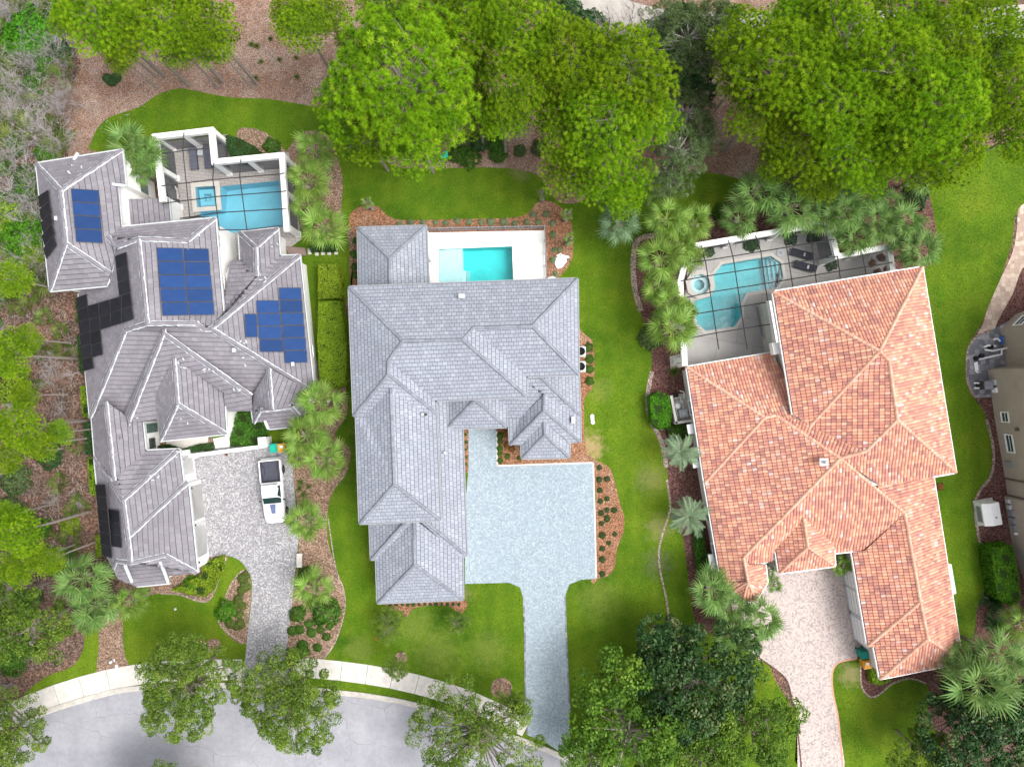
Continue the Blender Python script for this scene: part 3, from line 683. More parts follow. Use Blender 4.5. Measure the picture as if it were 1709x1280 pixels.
# garage with its skirt
rf.face([(716,662,4.6),(770,664,3),(779,927,3),(706,868,4.9),(700,868,4.9)],(1,2))
rf.face([(616,858,3),(619,934,3),(680,868,4.8),(680,858,4.8)],(0,1))
rf.face([(619,934,3),(632,933,3.05),(691,866,4.9),(680,867,4.9)],(0,1)); rf.face([(779,927,3),(768,929,3.05),(698,867,4.9),(706,867,4.95)],(0,1))
rf.face([(691,866,4.85),(692,942,4.85),(630,1006.6,3),(627.5,934,3)],(2,3)); rf.face([(691,866,4.85),(772,928,3),(773,1000.5,3),(692,942,4.85)],(1,2)); rf.face([(692,942,4.85),(773,1000.5,3),(630,1006.6,3)],(1,2))
for a,b in (((680,867,4.95),(619,934,3)),((706,867,5.0),(779,927,3)),((691,866,4.85),(692,942,4.85)),((692,942,4.85),(630,1006.6,3)),((692,942,4.85),(773,1000.5,3))): rf.ridge(a,b,.28)
# entry porch
rf.face([(743,658,3.5),(792,658,4.9),(792,667,4.9),(745,715.5,3.5)],(0,3)); rf.face([(792,658,4.9),(845,658,3.5),(845.5,713,3.5),(792,667,4.9)],(1,2)); rf.face([(745,715.5,3.5),(845.5,713,3.5),(792,667,4.9)],(0,1))
for b in ((745,715.5,3.5),(845.5,713,3.5)): rf.ridge((792,667,4.9),b,.26)
# south-east wing
rf.face([(835,656,4.1),(860,622,4.9),(894,622,4.9),(968.5,694,3.0),(908,659,4.2),(868,698,3.05),(845,698,3.0),(835,698,3.0)],(6,7)); rf.face([(894,622,4.9),(966,618,3),(968.5,694,3)],(1,2))
rf.face([(908,659,4.4),(908,685,4.4),(851,743,3),(849,698,3),(868,698,3.05)],(2,3)); rf.face([(908,659,4.4),(968.5,694,3),(969,738,3),(908,685,4.4)],(1,2)); rf.face([(908,685,4.4),(969,738,3),(951,740,3.02),(908,704,4.0),(870,743,3.02),(851,743,3)],(1,5),False)
rf.face([(908,704,4.0),(909,725.5,4.0),(871,765.5,2.9),(870,743,2.9)],(2,3)); rf.face([(908,704,4.0),(951,741,2.9),(950,763.5,2.9),(909,725.5,4.0)],(1,2)); rf.face([(909,725.5,4.0),(950,763.5,2.9),(871,765.5,2.9)],(1,2))
for a,b in (((894,622,4.9),(968.5,694,3)),((908,659,4.4),(908,685,4.4)),((908,685,4.4),(851,743,3)),((908,685,4.4),(969,738,3)),((908,704,4),(909,725.5,4)),((909,725.5,4),(871,765.5,2.9)),((909,725.5,4),(950,763.5,2.9))): rf.ridge(a,b,.26)
rf.done(HC, (MT['slate_dk'], MT['slate'], MT['slate_cap'], MT['grey_metal']))
cw = block(HC, [p[:2] for p in (A,B,C,I1,I2,I3,I4,W3,W2,W1,D)], E, .45, MT['white'])
gw = block(HC, [(616,862),(619,934),(627.5,934),(630,1006.6),(773,1000.5),(772,928),(779,927),(770,676),(735,676),(735,862)], 3.0, .4, MT['white'])
sw = block(HC, [(848,650),(966,640),(969,738),(951,741),(950,763.5),(871,765.5),(870,743),(851,743),(849,698)], 2.9, .35, MT['white'])
for (px,py,z) in ((749,712,3.5),(841,709,3.5),(601,384,3),(707,381,3),(602,425,3),(711,425,3)):
    c = MB(); q = P(px,py,z); c.box((q.x,q.y,(z-.2)/2),(.32,.32,z-.2)); c.box((q.x,q.y,.12),(.44,.44,.24)); c.box((q.x,q.y,z-.3),(.42,.42,.14)); c.build('column', MT['white'], HC)
# roof vents and stacks
for (px,py,z,sx,sy) in ((772,497,6.9,.5,.38),(957,701,3.5,.42,.45),(817,843,3.9,.2,.28)):
    pass
def vent(house, px, py, z, sx, sy, mat='lt_metal', name='roof_vent'):
    c = MB(); q = P(px,py,z); c.box((q.x,q.y,z+.1),(sx,sy,.28)); c.box((q.x,q.y+.02,z+.27),(sx*1.12,sy*1.12,.06)); return c.build(name, MT[mat], house, bevel=.02)
vent(HC,771,495,6.75,.46,.30); vent(HC,956,701,3.45,.28,.5); vent(HC,743,755,4.0,.16,.2); vent(HC,711,692,6.3,.16,.16,'dark_bar')
c = MB(); q = P(706,691,6.3); c.lathe((q.x,q.y,6.2),[(.08,0),(.08,.35),(.11,.36),(.11,.4)],10); c.build('vent_pipe', MT['lt_metal'], HC)
# front door, garage doors, windows
i3 = Vector((gw[0].x, 0))
def edge_pts(poly, px, py, z):
    """edge of a wall polygon nearest to a pixel's position at height z"""
    p = P(px,py,z).xy; best=None
    for i in range(len(poly)):
        a,b = poly[i-1],poly[i]; d=b-a; t=max(0,min(1,(p-a).dot(d)/d.length_squared)); q=a+d*t; dist=(q-p).length
        if best is None or dist<best[0]: best=(dist,a,b,q)
    return best[1],best[2],best[3]
def put_win(house, poly, px, py, zc, w_, h_, **kw):
    a,b,q = edge_pts(poly,px,py,zc); return wall_window(house,a,b,Vector((q.x,q.y,zc)),w_,h_,**kw)
for y_ in (800,850,900): put_win(HC,gw,779,y_,1.25,2.5,2.2,glass='white_trim',frame='lt_metal',name='garage_door',bars=0,rows=3)
for (px,py) in ((640,470),(760,466),(850,464),(930,462)): put_win(HC,cw,px,py,1.6,1.7,1.9,bars=1); put_win(HC,cw,px,py,4.6,1.5,1.3,bars=1)
for (px,py) in ((586,560),(592,640),(596,760),(598,830),(968,520),(968,590)): put_win(HC,cw,px,py,4.5,1.3,1.3); put_win(HC,cw,px,py,1.6,1.3,1.5)
put_win(HC,sw,910,768,1.6,1.8,1.5); put_win(HC,sw,970,715,1.6,1.3,1.5)
# ---------------------------------------------------------------- left house (grey tile, solar)
HL = empty('house', P(330, 620), label='white stucco house with grey tile roof and white-edged ridges carrying solar panels', cat='house')
rl = Roof('concrete')
def fr(faces, ridges, rw=.30):
    for f in faces: rl.face(*f)
    for a,b in ridges: rl.ridge(a,b,rw)
U=5.4; a1=(60,273,U); a2=(204,250,U); a3=(210.5,311,U); a4=(197,312,U); a5=(203,379,U); k1=(101.5,318,7.4); k2=(110,406.5,7.4)
s1=(83,486,U); s2=(178,477,U); s3=(185,457,U)
b1=(180.6,395,6.1); b2=(195.5,412.6,6.4); c1=(231,399,7.2); c2=(246,540,7.4); c3=(313,402,6.0); c4=(359,364,4.8); c5=(372.5,521,4.8); c6=(327,539,6.0); c7=(342,550,5.7); c8=(353,549,5.7); h1=(210,551,6.5); h2=(150,698,3.0)
fr([([a1,a2,k1],(0,1)), ([a1,k1,k2,s1],(0,3)), ([k1,a2,a3,a4,a5,(200,402,5.45),s3,k2],(1,2),False), ([k2,s3,s2,s1],(2,3)),
    ([b1,(188,391,5.8),a5,c4,c3,c1,b2],(2,3)), ([c1,c3,c4,c5,c8,c7,c6,c2],(2,3)),
    ([c1,c2,h1,h2,(142,620,3),(131,490,3),(150,470,3.8),(188,456,5.4),(197,414,5.9)],(3,5)) ],
   [(a1,k1),(a2,k1),(k1,k2),(k2,s1),(k2,s3),(b1,b2),(b2,c1),(c1,c3),(c3,c4),(c1,c2),(c2,h1),(h1,h2),(c2,c6),(c6,c7),(c7,c8)])
rl.fascia.bar(P(*a2)-Vector((0,0,.12)),P(*a3)-Vector((0,0,.12)),.1,.2); rl.fascia.bar(P(*a4)-Vector((0,0,.12)),P(*a5)-Vector((0,0,.12)),.1,.2)
# south slope, entry hips
e1=(518,654,3.0); bA=(273,556,6.6); bB=(215,702,4.0); bC=(420,661,4.2)
fr([([h1,c2,c6,c7,c8,e1,(505,690,3.0),(420,686,3.0),(376,687,3.0),(300,690,3.4),(212,699,3.0),h2],(10,11),False),
    ([bA,bC,(421,684,3.4),(376,687,3.4),(373.5,655,4.2),(290,598,5.9),(259,660,4.6),(262,700,3.7),(237,704,3.7),bB],(7,8),False),
    ([bA,bB,(207,692,3.6),(266,560,6.4)],(1,2),False)],
   [(bA,bB),(bA,bC),((273,550,6.5),bA)])
d1=(290,598,6.1); d2=(296,674,5.9); d3=(267,736,3.6); d4=(378,724,3.6)
fr([([d1,d2,d3,(262,700,3.7),(259,660,4.6)],(2,3),False), ([d1,(373.5,655,3.7),d4,d2],(1,2)), ([d2,d4,d3],(1,2))], [(d1,d2),(d2,d3),(d2,d4)])
g1=(448.5,615,4.9); g2=(454,683,4.9); g3=(434,685,4.3); g4=(423,706,3.0); g5=(486,679,4.3); g6=(502,697,3.0)
fr([([g1,g2,g3,g4,(420,684,3.0),(425,655,3.9)],(3,4)), ([g1,(519,652,3.05),(506,697,3.0),g6,g5,g2],(1,2),False), ([g3,g5,g6,(491,698,3.2),(491.5,711.6,2.9),(448.5,716,2.9),(443,703,3.2),g4],(4,5))],
   [(g1,g2),(g3,g4),(g3,g5),(g5,g6)], .26)
# east slope with solar, north-east hips
f1=(353,549,5.8); f2=(500,426,3.0); f3=(524,655,3.0)
fr([([f1,f2,f3],(1,2)), ([f1,f2,(467,427,3.0),(428,460,4.25),(401,434,3.05),(384,436,3.4),(372,520,4.6),(350,545,5.7)],(1,2)),
    ([(398.4,387.6,3),(464,380.5,3),(426.5,413,4.3)],(0,1)), ([(426.5,413,4.3),(464,380.5,3),(467,427,3),(428,462,4.3)],(1,2)), ([(426.5,413,4.3),(398.4,387.6,3),(401,434,3),(428,462,4.3)],(1,2))],
   [(f1,f2),(f1,f3),((426.5,413,4.3),(398.4,387.6,3)),((426.5,413,4.3),(464,380.5,3)),((426.5,413,4.3),(428,462,4.3))])
# lean-to by the pool
fr([([(212,333,3.4),(281,331,2.8),(285,371,2.8),(216,377,3.4)],(1,2))],[])
# west link and garage
j1=(176.6,670,4.8); j2=(190.6,802,4.8)
fr([([j1,j2,(195,795,4.6),(243,752,3),(238,704,3),(214,700,3.6),(205,690,4)],(3,4)), ([j1,(153,699,3),(158,762,3),(180,792,3.9),j2],(1,2))],[(j1,j2)],.28)
l1=(157,763,3); l2=(205.6,834.5,4.9); l3=(299,749.4,3); l4=(306,803,3); l5=(213.5,896,4.9); m1=(313.7,804,3); m2=(329.5,956,3); m3=(276,926,4.3); m4=(218.6,939,4.9); m5=(194,935.5,4.0); m6=(188,949,3)
fr([([l2,(188,806,4.4),(195,795,4.5),(243,752,3.0),l3],(3,4)), ([l1,l2,l5,m4,m5,m6,(173,921,3),(162.5,807,3)],(0,6)), ([l2,l3,l4,l5],(1,2)), ([l5,m1,m2,m3,m4],(1,2)),
    ([m6,m5,m4,m3,m2,(282,961,3.05),(283,973,3.05),(227.5,978.6,3.05),(197,966,3.05)],(6,7))],
   [(l1,l2),(l2,l3),(l2,l5),(l5,m1),(l5,m4),(m5,m6),(m5,m4),(m4,m3),(m3,m2)])
rl.done(HL, (MT['grey_under_shade'], MT['grey_tile'], MT['grey_tile'], MT['lt_metal']))
# parapet edges and mortar splashes
for a,b in (((209,942,4.3),(221,971,3.0)),((268,936,4.2),(282,973,2.9)),((124,268,5.5),(131,256,5.5)),((188,308,5.6),(210,311,5.5)),((442,701,3.3),(448.5,716,3.0)),((489,697.5,3.3),(491.5,712,3.0))):
    m = MB(); m.bar(P(*a)+Vector((0,0,.05)),P(*b)+Vector((0,0,.05)),.22,.2); m.build('parapet', MT['mortar'], HL, bevel=.03)
mp = MB()
for (x,y,z,n,sp) in ((300,605,6.2,10,9),(345,615,5.3,8,10),(395,650,4.6,10,10),(290,760,3.8,12,10),(255,795,4.2,8,8),(222,700,4.1,10,10),(400,570,5.3,7,8),(440,465,4.0,9,10),(330,395,5.8,4,7),(128,285,5.9,8,14),(455,410,3.7,8,6),(300,700,4.6,4,20),(395,600,5.0,5,12)):
    for _ in range(max(2, n//2)):
        q = P(x+random.gauss(0,sp*.6), y+random.gauss(0,sp*.5), z); t = random.uniform(0,math.pi); l = random.uniform(.04,.15); w_ = random.uniform(.02,.045)
        zz = rl.hit(x+(q.x/((H-z)/H/S)+CX-x), y+(CY-q.y/((H-z)/H/S)-y))
        if zz is not None: mp.box((q.x,q.y,zz+.03),(l*2,w_*2,.12),rz=t)
mp.build('mortar_splashes', MT['mortar'], HL, kind='stuff')
bl = {}
bl['nw'] = block(HL,[(60,273),(204,250),(210.5,311),(197,312),(203,379),(190,455),(178,477),(83,486)],U,.3,MT['white'])
bl['mid'] = block(HL,[(205,380),(359,364),(372.5,521),(345,548),(215,548),(195,415)],4.8,.3,MT['white'],soffit=None)
bl['main'] = block(HL,[(131,490),(150,470),(370,470),(384,436),(401,434),(398.4,387.6),(464,380.5),(467,427),(500,426),(524,655),(505,697),(423,706),(420,684),(376,687),(262,690),(150,698)],3.0,.35,MT['white'])
bl['gar'] = block(HL,[(152,697),(238,700),(243,752),(299,749.4),(306,803),(313.7,804),(329.5,956),(282,961),(280,972),(228,977),(190,950),(157,763)],3.0,.25,MT['white'])
bl['ent'] = block(HL,[(262,690),(376,665),(378,724),(267,736)],3.3,.5,MT['white'])
bl['lean'] = block(HL,[(212,333),(281,331),(285,371),(216,377)],2.8,.15,MT['white'],soffit=None)
# windows that show
nwA,nwB = P(207,290,U).xy-Vector((.3,0)), P(203,379,U).xy-Vector((.3,0))
ee = edge_pts(bl['nw'],209,300,3.0)
window(HL,ee[0],ee[1],241,315,.85,1.25,glass='glass_green',bars=1,rows=1); window(HL,ee[0],ee[1],229.5,309,.35,1.1,glass='glass_green',bars=0)
for (px,py,zc,w_,h_) in ((511,457,2.3,.5,.5),(517,522,2.3,.5,.6),(524,640,2.2,.5,.6),(520,585,1.6,.9,1.2)): put_win(HL,bl['main'],px,py,zc,w_,h_,glass='glass_green',bars=0)
for (px,py,w_) in ((326,838,2.6),(336,898,2.6)): put_win(HL,bl['gar'],px,py,1.15,w_+.3,2.15,glass='white_trim',frame='white_trim',name='garage_door',bars=0,rows=3)
put_win(HL,bl['gar'],310,776,1.2,1.6,1.7,glass='white_trim',bars=1)
for (px,py) in ((318,815),(325,876),(332,938)):
    a,b,q = edge_pts(bl['gar'],px,py,2.2); l = MB(); l.box((q.x+.1,q.y,2.3),(.16,.14,.3)); l.lathe((q.x+.1,q.y,2.44),[(.13,0),(.05,.12)],8); l.build('wall_lantern', MT['black'], HL)
put_win(HL,bl['gar'],250,740,1.3,.9,1.1,bars=1); put_win(HL,bl['gar'],247,715,1.1,.8,1.9,glass='glass_green',name='door',bars=0)
put_win(HL,bl['mid'],384,400,3.9,1.0,.8); put_win(HL,bl['mid'],388,470,3.9,1.0,.8)
# entry floor slabs and courtyard wall
sheet('terrace', [(237,702),(265,700),(268,752),(240,752)], .045, MT['coping'], sm=False)
sheet('terrace', [(378,689),(395,687),(398,727),(384,729),(384,746),(360,748),(356,732),(376,728)], .045, MT['deck_white'], sm=False)
sheet('planting_bed', [(265,745),(270,730),(356,730),(357,752),(300,758)], .04, MT['bed_brown'], sm=False)
arc = MB(); c = P(313,733); arc.lathe((c.x,c.y,0),[(1.9,.0),(1.9,.10),(1.7,.16)],24); arc.build('entry_step', MT['coping'], HL)
CW = empty('courtyard_wall', P(380,745), label='low white courtyard wall with square end pier beside grey paver drive', cat='wall')
wb = MB(); wb.bar(P(302,762,0)+Vector((0,0,.45)),P(441,744,0)+Vector((0,0,.45)),.24,.9); wb.build('wall', MT['white'], CW)
wc = MB(); wc.bar(P(302,762,0)+Vector((0,0,.93)),P(440,744,0)+Vector((0,0,.93)),.32,.07); wc.build('coping', MT['white_trim'], CW)
pb = MB(); q = P(448,736,0); pb.box((q.x,q.y,.75),(.62,.85,1.5),rz=.1); pb.box((q.x,q.y,1.54),(.72,.95,.09),rz=.1); pb.build('pier', MT['white'], CW, bevel=.02)
# satellite of small roof items
for (px,py,z) in ((97,366,6.6),(490,608,3.6),(392,585,5.2)): vent(HL,px,py,z,.24,.3)
# gutter strip along centre east wall top
# ---------------------------------------------------------------- solar panels
def solar(quad, nu, nv, mat, label, group, skip=()):
    """quad: px corners with heights, order: (u0v0),(u1v0),(u1v1),(u0v1)"""
    zs = [rl.hit(q[0], q[1]) for q in quad]; zs = [z if z is not None else q[2] for z, q in zip(zs, quad)]
    zc = rl.hit(sum(q[0] for q in quad)/4, sum(q[1] for q in quad)/4)
    c = [P(q[0], q[1], z) for q, z in zip(quad, zs)]
    if zc is not None and sum(zs)/4 < zc: c = [P(q[0], q[1], z+(zc-sum(zs)/4)) for q, z in zip(quad, zs)]
    for i in range(nu):
        for j in range(nv):
            if (i,j) in skip: continue
            f = lambda u,v: (c[0]*(1-u)+c[1]*u)*(1-v)+(c[3]*(1-u)+c[2]*u)*v
            p00,p10,p11,p01 = f(i/nu,j/nv),f((i+1)/nu,j/nv),f((i+1)/nu,(j+1)/nv),f(i/nu,(j+1)/nv)
            cen = (p00+p10+p11+p01)/4; x = (p10-p00+p11-p01)/2; y = (p01-p00+p11-p10)/2; wx,wy = x.length,y.length
            x.normalize(); n = x.cross(y).normalized(); 
            if n.z < 0: n = -n
            y2 = n.cross(x)
            M_ = Matrix((x,y2,n)).transposed().to_4x4(); M_.translation = cen+n*.18
            root = bpy.data.objects.new('solar_panel', None); COL.objects.link(root); root.matrix_world = M_; root.empty_display_size=.2
            tag(root,label,'solar panel',group)
            fm = MB(); wx2,wy2 = wx-.03,wy-.03
            for (cx_,cy_,sx,sy) in ((0,wy2/2-.015,wx2,.03),(0,-wy2/2+.015,wx2,.03),(wx2/2-.015,0,.03,wy2-.06),(-wx2/2+.015,0,.03,wy2-.06)): fm.box((cx_,cy_,0),(sx,sy,.045))
            for sx in (-1,1): fm.box((sx*wx2*.3,0,-.07),(.04,wy2*.9,.09))
            fm.build('frame', MT['dark_bar'], root, local=True)
            ce = MB(); ce.box((0,0,.0),(wx2-.06,wy2-.06,.03)); ce.build('cells', mat, root, local=True)
SB,SK = MT['solar_blue'],MT['solar_black']
solar([(118,316,6.9),(165,318.5,6.2),(172,407,6.2),(127,405,6.9)],1,4,SB,'blue solar panel in the single column of four beside the north-west ridge','blue panels in column of four')
solar([(261,414,6.65),(348,416,5.35),(358.5,526,5.35),(271,528,6.65)],2,5,SB,'blue solar panel in the ten-panel array on the middle roof slope','blue panels in array of ten')
solar([(427,501.7,4.5),(465.5,501.7,3.8),(474,588,3.7),(434,588,4.4)],1,4,SB,'blue solar panel in the stepped array on the east roof slope','blue panels in stepped array')
solar([(464.5,480.5,3.85),(502,480.5,3.15),(513.5,605.5,3.05),(475.5,606.5,3.75)],1,6,SB,'blue solar panel in the stepped array on the east roof slope','blue panels in stepped array')
solar([(407,524.5,4.85),(428,524,4.45),(431,563.5,4.45),(410,563.5,4.85)],1,1,SB,'single upright blue solar panel at the inner edge of the stepped array','blue panels in stepped array')
solar([(68,327,5.5),(85,318,6.2),(96.5,410,6.2),(80,435,5.5)],1,5,SK,'black solar panel in the single column along the north-west eave','black panels in column of five')
solar([(195.5,428,5.25),(214.5,421,5.85),(226,533,5.85),(207,540,5.25)],1,5,SK,'black solar panel in the L-shaped array on the west slope','black panels in L-shaped array')
solar([(149,511,3.65),(207,494.5,5.2),(207,540,5.2),(155,556,3.65)],3,2,SK,'black solar panel in the L-shaped array on the west slope','black panels in L-shaped array')
solar([(131,497,3.1),(148,491,3.65),(160,615,3.65),(142.5,620,3.1)],1,6,SK,'black solar panel in the L-shaped array on the west slope','black panels in L-shaped array')
solar([(154,556,3.65),(171,550,4.15),(175,592,4.15),(157,597,3.65)],1,2,SK,'black solar panel in the L-shaped array on the west slope','black panels in L-shaped array')
solar([(163,808,3.15),(180.5,807,3.85),(191,931,3.85),(174,925,3.15)],1,6,SK,'black solar panel in the column along the garage eave','black panels on garage')
solar([(184,849,3.95),(202.5,851,4.6),(207,913,4.6),(190,911,3.95)],1,3,SK,'black solar panel in the short column beside the garage ridge','black panels on garage')

# ---------------------------------------------------------------- right house (terracotta)
HR = empty('house', P(1400, 780), label='large house with salmon terracotta barrel tile roof and pink paver drive', cat='house')
rr = Roof('barrel')
def rrf(faces, ridges, rw=.34):
    for f in faces: rr.face(*f)
    for a,b in ridges: rr.ridge(a,b,rw)
E=5.4
A1=(1290,487,E); A2=(1539.6,445.7,E); A3=(1595.8,788.4,E); ap=(1467.5,586,8.3); q1=(1483,602,8.2); q2=(1497.4,700.5,8.0); w1=(1351.5,711,5.6); w2=(1323.4,692,E); m1=(1445,753,6.9); m2=(1402,765,6.6); e2=(1557,795.4,E); e3=(1470,811,5.35)
rrf([([A1,A2,ap],(0,1)), ([A2,A3,q2,q1,ap],(0,1)), ([A1,ap,w1,w2],(0,3)), ([ap,q1,q2,m1,(1425,752,6.3),(1350,716,5.4),w1],(5,6),False), ([q2,A3,e2,e3,m2,m1],(1,2))],
    [(A1,ap),(A2,ap),(ap,q1),(q1,q2),(q2,A3),(ap,w1),(q2,m1),(m1,m2)])
B1=(1146,612.6,3.0); B2=(1290,588.5,3.0); pB=(1276,697,5.0); pC=(1295,693.5,5.15); sB=(1175.8,806,3.0); t1=(1240.8,930,4.1)
rrf([([B1,B2,(1335,688,4.9),(1352,708,5.5),pC,pB],(0,1)), ([pC,(1352,704,5.5),(1432,740,6.5),m1,m2],(1,2),False), ([B1,pB,sB],(0,2)),
     ([pB,pC,m2,t1,(1247.8,970.6,4.0),(1204,971,3.0),sB],(5,6)),
     ([m2,(1509.7,856,4.7),(1443,918,3.1),(1393,923,3.0),(1386,905,3.3),(1341,866,4.8),(1293.5,916,3.4),(1288,936,3.0),(1250,944,3.4),t1],(2,3))],
    [(B1,pB),(pB,pC),(pC,m2),(pB,sB),(m2,t1),(m2,(1509.7,856,4.7)),(t1,(1247.8,970.6,4.0))])
n1=(1341,864,4.9); n2=(1348,912.6,4.7)
rrf([([n1,n2,(1300.6,956.5,3.2),(1293.5,914,3.2)],(2,3)), ([n1,(1391,895,3.2),(1394,944.6,3.2),n2],(1,2)), ([n2,(1394,944.6,3.2),(1300.6,956.5,3.2)],(1,2))],
    [(n1,n2),(n2,(1300.6,956.5,3.2)),(n2,(1394,944.6,3.2))], .3)
ta=(1247.8,970.6,4.2); T_=[(1204,971,3),(1222,987,3),(1239,1004,3),(1262,1002,3),(1281,972,3),(1277.7,942.5,3)]
rrf([([t1,(1250,942,3.8),T_[5],T_[4],ta],(2,3))]+[([ta,T_[i],T_[i+1]],(1,2)) for i in (0,1,2,3)], [(ta,T_[i]) for i in (1,2,3,4)]+[(t1,ta)], .26)
z1=(1509.7,856,4.7); z2=(1536,1004,4.7); z3=(1548,1065.5,4.7)
rrf([([(1466,818,5.1),(1462,800,5.1),(1530,785,3.7),(1556,782,3.0),(1606,1100,3.0),z3,z2,z1],(3,4)), ([z1,z2,(1448,1078,3.0),(1421.8,921,3.0),(1443,918,3.3)],(2,3)), ([z2,z3,(1469,1133,3.0),(1458.7,1080,3.0),(1448,1078,3.05)],(2,3)), ([z3,(1606,1100,3.0),(1604,1106,3.0),(1469,1133,3.0)],(2,3))],
    [(z1,z2),(z2,z3),(z2,(1448,1078,3.05)),(z3,(1606,1102,3.0)),(z3,(1469,1133,3.0))])
rr.done(HR, (MT['terra_under'], MT['terra'], MT['terra_cap'], MT['white_trim']))
br = {}
br['A'] = block(HR,[p[:2] for p in (A1,A2,A3,e2,(1440,815),(1345,720),w2)],E,.5,MT['cream'])
br['B'] = block(HR,[(1146,612.6),(1290,588.5),(1330,700),(1430,780),(1440,916),(1393,924),(1288,936),(1277,943),(1281,972),(1262,1002),(1239,1004),(1222,987),(1204,971),(1175.8,806)],3.0,.3,MT['cream'])
br['C'] = block(HR,[(1421.8,921),(1500,830),(1562,830),(1606,1103),(1469,1133),(1458.7,1080),(1448,1078)],3.0,.3,MT['cream'])
for (px,py) in ((1304,952),(1390,941)):
    c = MB(); q = P(px,py,3.2); c.box((q.x,q.y,1.5),(.5,.5,3.0)); c.box((q.x,q.y,.2),(.62,.62,.4)); c.build('column', MT['cream'], HR)
for (px,py) in ((1425,958),(1432,1005),(1440,1048)): put_win(HR,br['C'],px,py,1.2,2.5,2.1,glass='white_trim',frame='lt_metal',name='garage_door',bars=0,rows=3)
for (px,py) in ((1160,680),(1172,760),(1186,860),(1196,920)): put_win(HR,br['B'],px,py,1.5,1.2,1.4)
for (px,py) in ((1585,860),(1590,980),(1598,1060)): put_win(HR,br['C'],px,py,1.5,1.2,1.4)
for (px,py) in ((1350,475),(1430,465),(1500,452),(1560,560),(1580,690)): put_win(HR,br['A'],px,py,4.5,1.4,1.4); put_win(HR,br['A'],px,py,1.5,1.6,1.8)
q = P(1375,771,6.8)
c = MB(); c.box((q.x,q.y,6.75),(.7,.6,.16)); c.lathe((q.x+.05,q.y,6.8),[(.12,0),(.12,.35),(.17,.36),(.12,.46)],10); c.build('roof_vent', MT['lt_metal'], HR)
# window hoods and shutter boards that stick out past the eaves
for (px,py,w_,l_,z) in ((1152.5,716,.55,.85,2.3),(1161,773,.55,.8,2.3),(1188,938,.45,1.35,2.2),(1588,966,.35,2.6,2.4)):
    c = MB(); q = P(px,py,z); c.box((q.x,q.y,z),(w_,l_,.12),rz=.17); c.box((q.x,q.y,z-.3),(w_*.6,l_*.9,.5),rz=.17); c.build('window_hood', MT['white_trim'], HR, bevel=.02)
# balcony screen on the pool side
c = MB(); q = P(1290,535,4.6); 
c.box((q.x,q.y,4.45),(.4,3.4,.12),rz=.17); c.build('balcony_floor', MT['cream'], HR)
for i in range(22):
    pass
bs = MB(); a,b = P(1282,503,5.0), P(1294,572,5.0)
for t in range(24): p = a+(b-a)*(t/23); bs.box((p.x,p.y,4.95),(.05,.05,.8),rz=.17)
bs.bar(a+Vector((0,0,.4)),b+Vector((0,0,.4)),.16,.08); bs.build('balcony_rail', MT['white_trim'], HR)
c = MB(); q = P(1297,581,4.6); c.box((q.x,q.y,4.3),(.75,1.0,.7),rz=.17); c.build('roof_box', MT['white'], HR)
# utility pad on the west side
UP = empty('equipment_pad', P(1137,690), label='walled corner with white pool pumps and pipes beside round clipped shrub', cat='pool equipment')
m = MB(); m.bar(P(1116,660)+Vector((0,0,.5)),P(1125,706)+Vector((0,0,.5)),.22,1.0); m.bar(P(1122,705)+Vector((0,0,.5)),P(1158,700)+Vector((0,0,.5)),.22,1.0); m.build('pad_wall', MT['cream'], UP)
m = MB(); m.prism(PS([(1119,660),(1150,655),(1158,698),(1126,702)]),0,.10); m.build('slab', MT['kerb'], UP)
m = MB(); q = P(1128,677); m.lathe((q.x,q.y,.1),[(.28,0),(.28,.55),(.2,.7),(.07,.72)],14); m.build('filter_tank', MT['white_trim'], UP)
m = MB(); q = P(1138,689); m.box((q.x,q.y,.4),(.75,.7,.6),rz=.15); m.box((q.x,q.y,.72),(.5,.5,.06),rz=.15); m.build('heater', MT['lt_metal'], UP, bevel=.03)
for pts in ([(1124,665,.3),(1134,662,.3),(1136,672,.3),(1130,674,.3)],[(1132,652,.5),(1139,654,.5),(1140,664,.4)],[(1128,682,.2),(1130,694,.2),(1146,692,.2)],[(1122,672,.25),(1138,669,.25),(1139,682,.25)]):
    m = MB(); m.tube([P(a,b)+Vector((0,0,z)) for a,b,z in pts],.05,6); m.build('pipe', MT['white_trim'], UP)
m = MB(); q = P(1127,660); m.box((q.x,q.y,.25),(.4,.3,.35)); m.build('pump', MT['black'], UP, bevel=.03)
SB_ = MB(); SB_.prism(PS([(1117,595),(1140,590),(1144,612),(1119,616)]),.0,.14); tag(SB_.build('concrete_pad', MT['kerb']),'square grey concrete pad in maroon mulch beside pool cage corner','slab')

